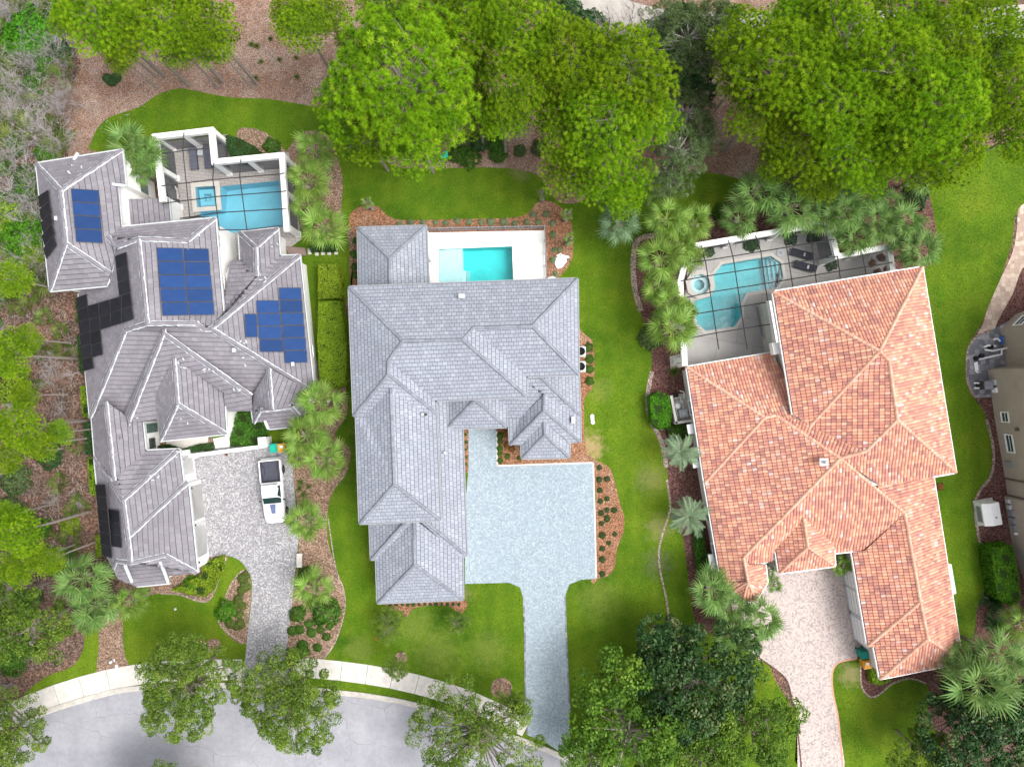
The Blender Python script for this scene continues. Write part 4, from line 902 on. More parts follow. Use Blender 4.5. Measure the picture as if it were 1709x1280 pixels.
# ---------------------------------------------------------------- tan neighbour on the right edge
HN = empty('house', P(1760, 760), label='tall tan stucco house wall with white window frames at slate patio', cat='house')
base = [(1760,500),(1694,525),(1669,550),(1680,611),(1648,617),(1660,700),(1677,798),(1681,826),(1675,829),(1690,914),(1706,960),(1730,1040),(1900,1020),(1880,480)]
m = MB(); bp = PS(base); m.prism(bp,0,7.0); m.build('wall', MT['tan_wall'], HN)
rn = MB(); o = [Vector((p.x,p.y)) for p in bp]; io = inset(bp,-.45); rn.prism(io,7.0,7.25); rn.build('roof', MT['terra_cap'], HN)
def nwall(i): return bp[i].xy, bp[i+1].xy
for (i,px,py,w_,h_) in ((1,1706,535,1.1,.9),(4,1678,696,.8,.75),(5,1686,740,1.5,.75)): window(HN,*nwall(i),px,py,w_,h_,bars=0)
for (i,px,py,w_,h_,mt) in ((4,1660,638,.5,.5,'lt_metal'),(4,1662,651,.45,.5,'white_trim'),(5,1699,716,.28,.3,'brown_line'),(5,1685,774,.45,.8,'grey_metal'),(8,1684,836,.35,.4,'lt_metal'),(8,1686,846,.4,.45,'lt_metal'),(8,1690,856,.55,.6,'grey_metal'),(8,1692,868,.5,.6,'grey_metal'),(8,1694,880,.5,.55,'grey_metal'),(8,1697,890,.2,.2,'white_trim')):
    a,b = nwall(i); c = ray_plane(px,py,a,b); d = (b-a).normalized(); n = Vector((-d.y,d.x));
    if n.x>0: n=-n
    bx = MB(); bx.box((c.x+n.x*.1,c.y+n.y*.1,c.z),(w_,.22,h_),rz=math.atan2(d.y,d.x)); bx.build('meter_box', MT[mt], HN, bevel=.015)
for (i,px,py) in ((5,1676,800),(7,1678,827)):
    pass
bnd = MB(); a = P(1675,799); b = P(1680,826)
bnd.bar(bp[6]+Vector((-.04,0,0)),bp[6]+Vector((-.04,0,7)),.14,.14); bnd.bar(bp[7]+Vector((-.04,0,0)),bp[7]+Vector((-.04,0,7)),.14,.14); bnd.build('downpipe', MT['brown_line'], HN)
GN = empty('generator', P(1650,858), label='white metal standby generator on slab in maroon mulch beside tan wall', cat='generator')
m = MB(); c = P(1650,856,.6); m.box((c.x,c.y,.06),(1.75,2.35,.12),rz=.17); m.build('slab', MT['kerb'], GN)
gm = MB(); rot = Matrix.Rotation(.17,4,'Z'); T = Matrix.Translation((c.x,c.y,0)) @ rot
prof = [(-.75,.12),(.62,.12),(.62,1.25),(-.20,1.30),(-.75,.95)]
for i in range(5):
    a,b = prof[i],prof[(i+1)%5]; gm.poly([T@Vector((a[0],-1.0,a[1])),T@Vector((b[0],-1.0,b[1])),T@Vector((b[0],1.0,b[1])),T@Vector((a[0],1.0,a[1]))])
gm.poly([T@Vector((x,-1.0,z)) for x,z in prof]); gm.poly([T@Vector((x,1.0,z)) for x,z in prof][::-1]); gm.build('cabinet', MT['white_trim'], GN)
g2 = MB(); g2.box(None,(.03,1.4,.6),M=T@Matrix.Translation((-.77,0,.5))); g2.build('louvre', MT['grey_metal'], GN)
g3 = MB(); q = T@Vector((.15,-.3,1.28)); g3.lathe(tuple(q),[(.07,0),(.07,.05)],8); g3.build('cap', MT['black'], GN)
# pool plumbing on the slate patio
PE = empty('pool_equipment', P(1640,610), label='white pool pipes, pumps and blue valve on the slate patio', cat='pool equipment')
pipes = [[(1638,580,.3),(1645,577,.3),(1658,578,.3)],[(1639,584,.35),(1652,586,.35),(1667,583,.35),(1667,592,.35),(1657,594,.35)],[(1626,598,.2),(1630,600,.2),(1645,597,.2),(1657,594,.25)],[(1625,605,.15),(1627,620,.15),(1630,621,.15)],[(1628,604,.15),(1630,618,.15)],[(1653,567,.4),(1660,566,.4),(1664,570,.4)],[(1667,583,.4),(1678,581,.4)]]
for pts in pipes:
    m = MB(); m.tube([P(a,b)+Vector((0,0,z)) for a,b,z in pts],.085,8); m.build('pipe', MT['white_trim'], PE)
for (px,py) in ((1627,598),(1636,594),(1651,579)):
    m = MB(); q = P(px,py); m.lathe((q.x,q.y,0),[(.2,0),(.2,.3),(.14,.42),(.05,.44)],12); m.build('pump', MT['black'], PE)
m = MB(); m.bar(P(1664,563)+Vector((0,0,.4)),P(1668,575)+Vector((0,0,.5)),.16,.12); m.bar(P(1662,566)+Vector((0,0,.4)),P(1670,562)+Vector((0,0,.4)),.12,.1); m.build('blue_valve', plain('blue_paint',(.02,.13,.5),.4), PE)
GR = empty('grill_cart', P(1640,644), label='dark grey square heater box with fan vents on slate patio', cat='heater')
m = MB(); q = P(1640,643); m.box((q.x,q.y,.45),(.75,.75,.9),rz=.05); m.build('cabinet', MT['grey_metal'], GR, bevel=.03)
m = MB(); m.box((q.x-.55,q.y,.4),(.25,.75,.7),rz=.05); m.build('side_unit', MT['dark_bar'], GR, bevel=.03)
for s_ in (-.25,.2):
    m = MB(); m.tube([(q.x-.65,q.y+s_,.5),(q.x-1.1,q.y+s_,.5)],.07,8); m.build('pipe', MT['white_trim'], GR)
# ================================================================ pools
def pool(name, outline, depth, plaster, water, label, coping=None, cw_=.28, zt=.03, extra=None, wl=.10):
    root = empty(name, sum((P(*p) for p in outline), Vector())/len(outline), label=label, cat='pool')
    q = [P(*p) for p in outline]
    if sum(q[i].x*q[(i+1)%len(q)].y-q[(i+1)%len(q)].x*q[i].y for i in range(len(q))) < 0: q = q[::-1]
    b = MB(); n = len(q)
    for i in range(n):
        a, c = q[i], q[(i+1)%n]; b.poly([(c.x,c.y,zt),(a.x,a.y,zt),(a.x,a.y,zt+.06-depth),(c.x,c.y,zt+.06-depth)])
    for t in geometry.tessellate_polygon([[Vector((p.x,p.y,0)) for p in q]]):
        tr = [q[i] for i in t]; b.poly([(p.x,p.y,zt+.06-depth) for p in tr])
    b.build('basin', MT[plaster], root)
    w_ = MB()
    for t in geometry.tessellate_polygon([[Vector((p.x,p.y,0)) for p in q]]): w_.poly([(q[i].x,q[i].y,zt-wl) for i in t])
    w_.build('water', MT[water], root)
    if coping:
        o = inset(q, -cw_); m = MB(); N = len(o); qi = [Vector((p.x,p.y)) for p in q]
        for i in range(N):
            j = (i+1)%N
            m.poly([(qi[i].x,qi[i].y,zt+.05),(o[i].x,o[i].y,zt+.05),(o[j].x,o[j].y,zt+.05),(qi[j].x,qi[j].y,zt+.05)][::-1]); m.poly([(qi[i].x,qi[i].y,zt+.05),(qi[j].x,qi[j].y,zt+.05),(qi[j].x,qi[j].y,zt-.1),(qi[i].x,qi[i].y,zt-.1)][::-1])
            m.poly([(o[i].x,o[i].y,zt+.05),(o[j].x,o[j].y,zt+.05),(o[j].x,o[j].y,zt-.02),(o[i].x,o[i].y,zt-.02)])
        m.build('coping', MT[coping], root)
    return root
DECKS = []
def deck(name, outer, holes, z, mat, th=.35, tag_=None):
    """deck slab with openings: triangulated with holes, sides down the openings"""
    o = [P(*p) for p in outer]; hs_ = [[P(*p) for p in h] for h in holes]
    ar = lambda q: sum(q[i].x*q[(i+1)%len(q)].y-q[(i+1)%len(q)].x*q[i].y for i in range(len(q)))
    if ar(o) < 0: o = o[::-1]
    hs_ = [h if ar(h) < 0 else h[::-1] for h in hs_]
    DECKS.append(np.array([(p.x, p.y) for p in o]))
    allp = o+[p for h in hs_ for p in h]; m = MB()
    for t in geometry.tessellate_polygon([[Vector((p.x,p.y,0)) for p in o]]+[[Vector((p.x,p.y,0)) for p in h] for h in hs_]):
        tr = [allp[i] for i in t]
        if ar(tr) < 0: tr = tr[::-1]
        m.poly([(p.x,p.y,z) for p in tr])
    for q in [o]:
        for i in range(len(q)): a,c = q[i],q[(i+1)%len(q)]; m.poly([(a.x,a.y,-.02),(c.x,c.y,-.02),(c.x,c.y,z),(a.x,a.y,z)])
    ob = m.build(name, MT[mat], kind='structure'); return ob
def cut_ground(polys):
    """open the ground, lawn and bed sheets where a pool basin is dug"""
    for ob in [o for o in COL.objects if o.type == 'MESH' and o.get('kind') == 'structure' and o.name.split('.')[0] in ('ground','lawn','mulch_bed','pine_straw_bed')]:
        for q in polys:
            w_ = [P(*p) for p in q]; xs = [p.x for p in w_]; ys = [p.y for p in w_]
            bm = bmesh.new(); bm.from_mesh(ob.data)
            for (co,no) in (((min(xs),0,0),(1,0,0)),((max(xs),0,0),(1,0,0)),((0,min(ys),0),(0,1,0)),((0,max(ys),0),(0,1,0))):
                bmesh.ops.bisect_plane(bm, geom=bm.verts[:]+bm.edges[:]+bm.faces[:], plane_co=co, plane_no=no)
            kill = [f for f in bm.faces if min(xs) < f.calc_center_median().x < max(xs) and min(ys) < f.calc_center_median().y < max(ys)]
            if kill: bmesh.ops.delete(bm, geom=kill, context='FACES'); bm.to_mesh(ob.data)
            bm.free()
POOL_C = [(732.5,416.5),(854.5,411.5),(857,474),(734,479)]
POOL_L = [(369,311.6),(466,302),(476,379),(366.5,392),(350,392),(335,368),(333,355),(366,350)]
SPA_L = [(328,314),(361,311.6),(364,345),(331,347.6)]
POOL_R = [(1205,441.7),(1286,427.7),(1302.5,439),(1306.5,463.7),(1294.5,481),(1245,489),(1235.7,506.7),(1236.5,528.7),(1225,545.4),(1177.7,552.5),(1163,540),(1157,503),(1186,495),(1192,484),(1190,460)]
SPA_R = [(1168+17*math.cos(t*math.pi/4+.2), 475+17*math.sin(t*math.pi/4+.2)) for t in range(8)]
cut_ground([[(728,408),(860,408),(860,482),(728,482)], [(325,300),(478,300),(478,394),(325,394)], [(1148,424),(1308,424),(1308,556),(1148,556)]])
deck('pool_deck', [(704,389),(909.5,385),(912,480),(700,484)], [POOL_C], .06, 'deck_white')
pool('swimming_pool', POOL_C, 1.5, 'plaster_c', 'water', 'rectangular bright turquoise swimming pool with pale shelf in white deck', zt=.06)
PC = [o for o in COL.objects if o.name.startswith('swimming_pool')][-1]
m = MB(); m.prism(PS([(732.8,417.2),(771.5,415),(773,478),(734.3,479)]),-1.4,-.13); m.build('shelf', MT['plaster_shelf'], PC)
m = MB(); m.prism(PS([(771.7,451),(777.5,451),(778,478),(772.4,478)]),-1.4,-.35); m.build('step', MT['plaster_shelf'], PC)
m = MB(); m.prism(PS([(778,451),(784.5,451),(785,478),(778.4,478)]),-1.4,-.6); m.build('step', mk_plaster('step_plaster',(.25,.62,.62)), PC)
deck('pool_deck', [(268,238),(380,225),(385,268),(482,255),(503,400),(470,424),(390,436),(372,410),(300,390),(285,345)], [POOL_L, SPA_L], .05, 'deck_l')
pool('swimming_pool', POOL_L, 1.5, 'plaster_l', 'water', 'blue swimming pool under screen cage beside square spa', zt=.05)
pool('spa', SPA_L, .9, 'plaster_l', 'water', 'square blue spa with raised pale coping beside blue pool', 'coping', .40, .22, wl=.1)
sp = [o for o in COL.objects if o.name.startswith('spa')][-1]
m = MB(); 
for pts in ([(331,317),(358.5,315),(361,342),(334,344)],): 
    o = PS(pts); i_ = inset(o,.42); q_ = [Vector((p.x,p.y)) for p in inset(o,0)]
    for k_ in range(4):
        j_=(k_+1)%4; m.poly([(q_[k_].x,q_[k_].y,-.12),(q_[j_].x,q_[j_].y,-.12),(i_[j_].x,i_[j_].y,-.12),(i_[k_].x,i_[k_].y,-.12)]); m.poly([(i_[k_].x,i_[k_].y,-.12),(i_[j_].x,i_[j_].y,-.12),(i_[j_].x,i_[j_].y,-.55),(i_[k_].x,i_[k_].y,-.55)])
m.build('bench', MT['plaster_l'], sp)
deck('pool_deck', [(1150,416),(1384,376),(1400,430),(1484,415),(1492,470),(1330,500),(1300,600),(1150,620),(1138,560)], [POOL_R, SPA_R], .05, 'deck_r')
pr = pool('swimming_pool', POOL_R, 1.5, 'plaster_r', 'water', 'teal angular swimming pool with corner steps under screen cage', 'coping', .28, .05)
st = [(1282,430,1306,463),(1288,434,1306,463),(1294,437,1306,463),(1300,440,1306.5,463)]
for i,(x0,y0,x1,y1) in enumerate(st):
    m = MB(); m.prism(PS([(x0-4,430.5+i*2.2),(1287,428.7),(1302,439.3),(1306,463.5),(1295,480),(x0+3,482-i*1.0)]),-1.4,-.95+i*.25); m.build('step', MT['plaster_r2'], pr)
sr = pool('spa', SPA_R, .9, 'plaster_r2', 'water_shallow', 'octagonal pale blue spa with stone rim beside teal pool', 'coping', .42, .22)
m = MB(); q = P(1168,475); 
for t in range(8):
    a0,a1 = t*math.pi/4+.2,(t+1)*math.pi/4+.2; r0,r1 = .9,.5
    m.poly([(q.x+r0*math.cos(a0),q.y+r0*math.sin(a0),-.2),(q.x+r0*math.cos(a1),q.y+r0*math.sin(a1),-.2),(q.x+r1*math.cos(a1),q.y+r1*math.sin(a1),-.2),(q.x+r1*math.cos(a0),q.y+r1*math.sin(a0),-.2)])
m.build('bench', MT['plaster_shelf'], sr)
# pool fence on the centre deck
FN = empty('pool_fence', P(810,384), label='dark picket railing along the north edge of white pool deck', cat='fence')
a,b = P(713,386),P(908,382); c = P(911,466)
for (p,q_) in ((a,b),(b,c)):
    for z in (.25,1.15):
        m = MB(); m.bar(p+Vector((0,0,z)),q_+Vector((0,0,z)),.05,.05); m.build('rail', MT['grey_metal'], FN)
for i in range(10):
    p = a+(b-a)*(i/9); m = MB(); m.box((p.x,p.y,.62),(.08,.08,1.2)); m.box((p.x,p.y,1.25),(.11,.11,.05)); m.build('post', MT['grey_metal'], FN)
for i in range(1,5):
    p = b+(c-b)*(i/4); m = MB(); m.box((p.x,p.y,.62),(.08,.08,1.2)); m.box((p.x,p.y,1.25),(.11,.11,.05)); m.build('post', MT['grey_metal'], FN)
pk = MB()
for (p,q_,n) in ((a,b,100),(b,c,42)):
    for i in range(n): t = p+(q_-p)*((i+.5)/n); pk.box((t.x,t.y,.7),(.025,.025,.88))
pk.build('pickets', MT['grey_metal'], FN, kind='stuff')

# ================================================================ screen cages
def cage(label, perim, cols, zb, zr, bars, screens_roof, bw=.46, bt=.42, sides=None):
    root = empty('pool_cage', sum((P(a,b,0) for a,b in perim),Vector())/len(perim), label=label, cat='pool cage')
    pp = [P(a,b,zb) for a,b in perim]
    for i in range(len(pp)-1):
        d = (pp[i+1]-pp[i]).normalized()
        m = MB(); m.bar(pp[i]-d*(bw/2 if i else bw/2)+Vector((0,0,-bt/2+.002*i)),pp[i+1]+d*bw/2+Vector((0,0,-bt/2+.002*i)),bw,bt); m.build('beam', MT['white'], root)
        sc = MB(); q0,q1 = pp[i],pp[i+1]; sc.poly([(q0.x,q0.y,.05),(q1.x,q1.y,.05),(q1.x,q1.y,zb-bt),(q0.x,q0.y,zb-bt)]); sc.build('side_screen', MT['screen_side'], root)
    for (a,b) in cols:
        q = P(a,b,zb); m = MB(); m.box((q.x,q.y,(zb-bt)/2),(.40,.40,zb-bt),rz=.1); m.box((q.x,q.y,.15),(.5,.5,.3),rz=.1); m.build('column', MT['white'], root)
    for bar in bars:
        m = MB(); m.tube([P(*p) for p in bar],.045,4); m.build('roof_bar', MT['dark_bar'], root)
    for s_ in screens_roof:
        m = MB(); m.poly([P(*p) for p in s_]); m.build('roof_screen', MT['screen'], root)
    return root
zb,zr = 3.4,4.2
cage('white beam pool cage with dark roof bars over blue pool and spa',
  [(270,332),(258,228),(352,217),(357,270),(470,259),(478,382)],
  [(258,228),(264,280),(270,330),(305,222),(352,217),(357,270),(412,264),(470,259),(474,320),(478,378)], zb, zr,
  [[(307,222,zb),(305,249,zr),(317,366,zr)],[(357,272,zb),(355,298,zr),(366,384,zr)],[(402,266,zb),(400,295,zr),(412,384,zr)],
   [(262,258,zb),(305,252,zr),(350,248,zr)],[(268,311,zb),(355,300,zr),(466,291,zr),(474,289,zb)],[(270,340,zb),(365,328,zr),(470,320,zr),(477,319,zb)],[(300,365,zr),(366,355,zr),(472,349,zr),(478,348,zb)],[(366,384,zr),(412,384,zr),(470,377,zr)],[(285,371,zr),(330,362,zr),(358,364,zr)]],
  [[(258,228,zb),(352,217,zb),(350,248,zr),(270,258,zr)],[(270,258,zr),(350,248,zr),(357,272,zr),(357,298,zr),(285,372,zr),(270,332,zb)],[(357,270,zb),(470,259,zb),(466,291,zr),(356,298,zr)],[(356,299,zr),(466,291,zr),(474,379,zr),(366,386,zr),(358,364,zr),(286,371,zr)]])
zb,zr = 3.2,4.0
cage('white beam pool cage with dark roof bars over teal pool and sun loungers',
  [(1143,606),(1136,470),(1150,412),(1384,371.5),(1398,428),(1485,411),(1491,458)],
  [(1143,600),(1138,540),(1136,470),(1150,412),(1228,398),(1306,385),(1384,371.5),(1398,428),(1442,419),(1485,411)], zb, zr,
  [[(1170,409,zb),(1178,440,zr),(1199.6,583,zr)],[(1216,401,zb),(1224,432,zr),(1247,583,zr)],[(1261,393,zb),(1270,421,zr),(1286,540,zr)],[(1306,385.5,zb),(1313,413,zr),(1323.5,481,zr)],[(1346,378,zb),(1354,404,zr),(1363,475,zr)],[(1398,428,zb),(1402.6,467,zr)],[(1438,420,zb),(1446,460,zr)],
   [(1140,441,zb),(1178,435,zr),(1270,420,zr),(1354,406,zr),(1392,400,zb)],[(1136,469,zb),(1185,460,zr),(1275,446,zr),(1360,433,zr),(1398,428,zb)],[(1140,498,zb),(1190,487,zr),(1280,473,zr),(1368,458,zr),(1480,440,zr),(1489,438,zb)],[(1142,527,zb),(1193,519,zr),(1283,504,zr)],[(1143,566,zb),(1198,555,zr),(1287,541,zr)]],
  [[(1136,470,zb),(1150,412,zb),(1384,371.5,zb),(1392,400,zb),(1354,404,zr),(1270,421,zr),(1178,440,zr)],[(1178,440,zr),(1270,421,zr),(1354,404,zr),(1392,402,zr),(1398,428,zr),(1485,411,zb),(1491,456,zr),(1360,478,zr),(1290,490,zr),(1287,586,zr),(1150,607,zr),(1140,500,zb),(1136,470,zb)]])

# ================================================================ furniture
def lounger(px, py, ang, mat, label, group, stripes=False, L=1.95, W=.68):
    root = empty('sun_lounger', P(px,py)+Vector((0,0,.05)), ang, label, 'sun lounger', group)
    m = MB(); m.box((0,.0,.27),(W,L*.62,.05)); m.box((W/2-.03,0,.24),(.05,L,.07)); m.box((-W/2+.03,0,.24),(.05,L,.07)); m.build('frame', MT['dark_bar'], root, local=True)
    m = MB(); m.box((0,-L*.17,.36),(W-.04,L*.64,.11)); o=m.build('seat_cushion', mat, root, local=True, bevel=.03)
    m = MB(); T = Matrix.Translation((0,L*.32,.45)) @ Matrix.Rotation(.35,4,'X'); m.box(None,(W-.04,L*.38,.10),M=T); o2=m.build('back_cushion', mat, root, local=True, bevel=.03)
    if stripes:
        m = MB()
        for k_ in range(4): m.box((-.12+.08*k_,L*.12,.42),(.05,.16,.012))
        m.build('white_mark', MT['white_trim'], root, local=True)
    for sx in (-1,1):
        for sy in (-1,1):
            m = MB(); m.box((sx*(W/2-.05),sy*L*.42,.11),(.05,.05,.22)); m.build('leg', MT['dark_bar'], root, local=True)
    return root
dark_cush = plain('charcoal_cushion',(.035,.038,.05),.9,.1); grey_cush = plain('slate_blue_cushion',(.11,.115,.15),.9,.1)
lounger(1335,425.5,-1.85,dark_cush,'charcoal sun lounger with white marks between its twin and the pool cage beam','charcoal loungers by teal pool',True)
lounger(1341,446,-1.85,dark_cush,'charcoal sun lounger with white marks between its twin and the terracotta roof','charcoal loungers by teal pool',True)
lounger(326.5,268,.07,grey_cush,'grey padded sun lounger beside small side table under left cage','grey loungers in left cage')
lounger(350,266,.07,grey_cush,'grey padded sun lounger partly under white cage beam','grey loungers in left cage')
TB = empty('side_table', P(338,258)+Vector((0,0,.05)), label='small square side table between grey sun loungers', cat='table')
m = MB(); m.box((0,0,.42),(.5,.5,.04)); m.build('top', MT['lt_metal'], TB, local=True, bevel=.01)
for sx in (-1,1):
    for sy in (-1,1): m = MB(); m.box((sx*.2,sy*.2,.2),(.04,.04,.4)); m.build('leg', MT['lt_metal'], TB, local=True)
def chair(px,py,ang,label):
    r = empty('patio_chair', P(px,py)+Vector((0,0,.05)), ang, label, 'chair', 'pale patio chairs in left cage')
    m = MB(); m.box((0,0,.44),(.5,.5,.07)); m.build('seat', MT['coping'], r, local=True, bevel=.02)
    m = MB(); m.box(None,(.5,.06,.5),M=Matrix.Translation((0,.25,.70))@Matrix.Rotation(-.2,4,'X')); m.build('backrest', MT['coping'], r, local=True, bevel=.02)
    for sx in (-1,1):
        for sy in (-1,1): m = MB(); m.box((sx*.21,sy*.21,.2),(.04,.04,.41)); m.build('leg', MT['lt_metal'], r, local=True)
for (px,py,an) in ((281,305,.4),(286,315,2.0),(297,322,-1.2),(289,324,.2),(290,331,3.2),(298,330,1.5)): chair(px,py,an,'small pale patio chair behind dark screen of left cage')
KT = empty('outdoor_kitchen', P(1270,545), label='grey stone outdoor kitchen counter with grill under balcony rail', cat='counter')
m = MB(); m.bar(P(1268,512)+Vector((0,0,.5)),P(1277,560)+Vector((0,0,.5)),.75,.9); m.build('cabinet', MT['grey_metal'], KT)
m = MB(); m.bar(P(1267.5,510)+Vector((0,0,.97)),P(1277,562)+Vector((0,0,.97)),.9,.06); m.build('counter_top', MT['kerb'], KT)
m = MB(); q = P(1277,535); m.box((q.x,q.y,1.1),(.6,.9,.25),rz=.17); m.build('grill', MT['black'], KT, bevel=.05)
m = MB(); m.bar(P(1262,513)+Vector((0,0,.47)),P(1278,508)+Vector((0,0,.47)),.5,.84); m.bar(P(1271,561)+Vector((0,0,.47)),P(1287,558)+Vector((0,0,.47)),.5,.84); m.build('end_counter', MT['kerb'], KT)
def ring_hose(px,py):
    m = MB(); q = P(px,py)
    for k_ in range(4):
        r0 = .34-.07*k_; m.tube([(q.x+r0*math.cos(t*.4),q.y+r0*math.sin(t*.4),.09+.02*k_) for t in range(17)],.035,5)
    m.tube([P(1297,425)+Vector((0,0,.09)),P(1294,432)+Vector((0,0,.09)),P(1288,438)+Vector((0,0,.06)),P(1280,444)+Vector((0,0,-.02))],.03,5)
    tag(m.build('pool_hose', MT['lt_metal']),'coiled pale pool hose trailing into teal pool','hose')
ring_hose(1302,422)
# planters inside right cage
def vessel(root, r, h, mat='terra_cap'):
    m = MB(); m.lathe((0,0,0),[(r*.7,0),(r,h*.9),(r*1.08,h*.92),(r*1.08,h),(r*.9,h),(r*.88,h*.9)],14); m.build('pot', MT[mat], root, local=True)
# bins
def bin_(px,py,rz,mat,label,paper=False):
    r = empty('wheelie_bin', P(px,py), rz, label, 'bin')
    m = MB(); b0=[(-.26,-.28),(.26,-.28),(.26,.28),(-.26,.28)]; t0=[(-.31,-.36),(.31,-.36),(.31,.36),(-.31,.36)]
    for i in range(4):
        j=(i+1)%4; m.poly([(*b0[i],.06),(*b0[j],.06),(*t0[j],1.0),(*t0[i],1.0)])
    m.poly([(*p,.06) for p in b0][::-1]); m.build('body', mat, r, local=True)
    m = MB(); m.box((0,0,1.03),(.68,.78,.07)); m.box((0,.02,1.08),(.56,.6,.05)); m.build('lid', mat, r, local=True, bevel=.025)
    m = MB(); m.tube([(-.25,.44,1.0),(.25,.44,1.0)],.025,6); m.build('handle', MT['black'], r, local=True)
    for sx in (-1,1): m = MB(); m.lathe(None,[(.1,-.025),(.1,.025)],10,M=Matrix.Translation((sx*.28,.3,.1))@Matrix.Rotation(math.pi/2,4,'Y')); m.build('wheel', MT['black'], r, local=True)
    if paper: m = MB(); m.box((.05,.1,1.112),(.3,.22,.006)); m.build('paper_label', MT['white_trim'], r, local=True)
gb,yb,ob,tg = plain('green_bin',(.01,.42,.30),.5,.3,var=.05),plain('yellow_bin',(.62,.36,.06),.5,.3,var=.05),plain('orange_bin',(.60,.29,.02),.5,.3,var=.05),plain('teal_bin',(.01,.24,.19),.5,.3,var=.05)
bin_(463,746,.1,gb,'bright green wheelie bin beside yellow bin at courtyard pier'); bin_(475.5,745.5,.1,yb,'pale yellow wheelie bin with white paper on lid beside truck',True)
bin_(1433,1085,.15,tg,'dark teal wheelie bin beside terracotta garage wall'); bin_(1437.5,1101,.15,ob,'orange wheelie bin with white label at garage corner',True)
# air conditioners of the centre house
for (py,lab) in ((584,'white round-fan air conditioner nearer the white pool deck beside slate house'),(612,'white round-fan air conditioner nearer the south-east wing beside slate house')):
    r = empty('air_conditioner', P(968,py+ (3 if py<600 else 0)), 0, lab, 'air conditioner', 'condensers beside slate house')
    m = MB(); m.box((0,0,.06),(1.0,1.0,.12)); m.build('pad', MT['kerb'], r, local=True)
    m = MB(); m.box((0,0,.55),(.85,.85,.86)); m.build('cabinet', MT['lt_metal'], r, local=True, bevel=.04)
    m = MB(); m.lathe((0,0,.98),[(.36,0),(.36,.03),(.30,.03),(.30,.0)],20); m.build('fan_ring', MT['black'], r, local=True)
    m = MB()
    for k_ in range(4): m.box((0,0,1.0),(.58,.04,.015),rz=k_*math.pi/4)
    m.build('grille', MT['black'], r, local=True)
# hatch / white debris by pool bed
def slab_thing(name, pts, h, mat, label, cat, z0=.03):
    m = MB(); m.prism(PS(pts), z0, z0+h); return tag(m.build(name, MT[mat], bevel=.01), label, cat)
slab_thing('sheet_pile', [(927,432),(933,427),(945,430),(946,437),(938,447),(930,449),(926,441)],.06,'deck_white','ragged white plastic sheet on orange mulch beside pool deck','sheet')
slab_thing('board', [(936,425),(950,428.5),(949.5,432),(935.5,428)],.10,'deck_white','white board lying across the ragged plastic sheet','board',.10)
slab_thing('board', [(928,427),(936,423),(937,424.5),(929,428.5)],.10,'deck_white','thin white board leaning off the plastic sheet','board',.06)
slab_thing('sheet_scrap', [(914,464),(922,461),(928,464),(926,472),(914,474)],.05,'deck_white','white plastic scrap at the slate roof corner','sheet')
for k_,(px,py) in enumerate(((988,694.5),(988.3,699),(989,704.5))):
    m = MB(); q = P(px,py); m.lathe((q.x,q.y,.02),[(.16,0),(.2,.06),(.12,.14)],9); tag(m.build('white_stone', MT['deck_white']),'small white stone in the row of three on side lawn','stone','three white stones on the lawn')
slab_thing('bench', [(497,921),(507,921.5),(508,944),(497,944)],.0,'coping','x','bench').__class__
_b = [o for o in COL.objects if o.name.startswith('bench')][-1]; bpy.data.objects.remove(_b)
BN = empty('bench', P(502,933), label='pale stone bench beside grey driveway curve', cat='bench')
m = MB(); q = P(502,933); m.box((q.x,q.y,.44),(.5,1.25,.09)); m.build('seat', MT['coping'], BN, bevel=.02)
for s_ in (-1,1): m = MB(); m.box((q.x,q.y+s_*.45,.2),(.36,.14,.40)); m.build('leg', MT['coping'], BN)
# stepping stones
for (px,py,an) in ((517,420,.1),(529,422,0),(539,421,.1),(550,421,-.1),(561,420,.1),(247,284,.6),(255,290,.6),(262,296,.6)):
    m = MB(); q = P(px,py); m.box((q.x,q.y,.05),(.32,.55,.06),rz=an); tag(m.build('stepping_stone', MT['coping'],bevel=.01),'pale rectangular stepping stone in mulch by left pool cage' ,'stepping stone','stepping stones by left cage')
# deck box and green cart in the trees
slab_thing('wood_planks', [(776,267),(797,267.5),(797,273),(776,272.5)],.3,'terra_cap','orange wooden crate at the lawn edge under pines','crate')
slab_thing('green_cart', [(735,261),(748,255),(749,266),(738,269)],.6,'shrub_bright','x','cart'); _c=[o for o in COL.objects if o.name.startswith('green_cart')][-1]; _c.data.materials.clear(); _c.data.materials.append(gb); tag(_c,'green plastic cart at the lawn edge under pines','cart')
slab_thing('side_step', [(480,412),(511,415),(512,428),(482,424)],.25,'bed_brown','x','step'); _c=[o for o in COL.objects if o.name.startswith('side_step')][-1]; _c.data.materials.clear(); _c.data.materials.append(plain('brown_deck',(.24,.17,.15))); tag(_c,'small brown wooden step platform at cage side door','platform')
# flag on stake, hydrant
FG = empty('flag', P(349,1070), label='small striped flag on stake in tree ring lawn', cat='flag')
m = MB(); q = P(349,1070); m.tube([(q.x-.4,q.y+.3,0),(q.x-.4,q.y+.3,.9)],.02,5); m.build('stake', MT['lt_metal'], FG)
red = plain('red_cloth',(.45,.03,.03),.8)
for i in range(6):
    m = MB(); m.box((q.x,q.y+.24-.09*i,.85-.01*i),(.85,.085,.02),rz=-.5); m.build('stripe', red if i%2==0 else MT['white_trim'], FG)
HY = empty('fire_hydrant', P(190,1101), label='small white and dark hydrant on brown bed beside sidewalk', cat='hydrant')
m = MB(); q = P(190,1101); m.lathe((q.x,q.y,.0),[(.14,0),(.14,.08),(.1,.1),(.1,.5),(.13,.52),(.09,.62),(.03,.66)],12); m.build('barrel', MT['white_trim'], HY)
m = MB(); m.tube([(q.x-.2,q.y,.38),(q.x+.2,q.y,.38)],.06,8); m.build('nozzle', MT['grey_metal'], HY)
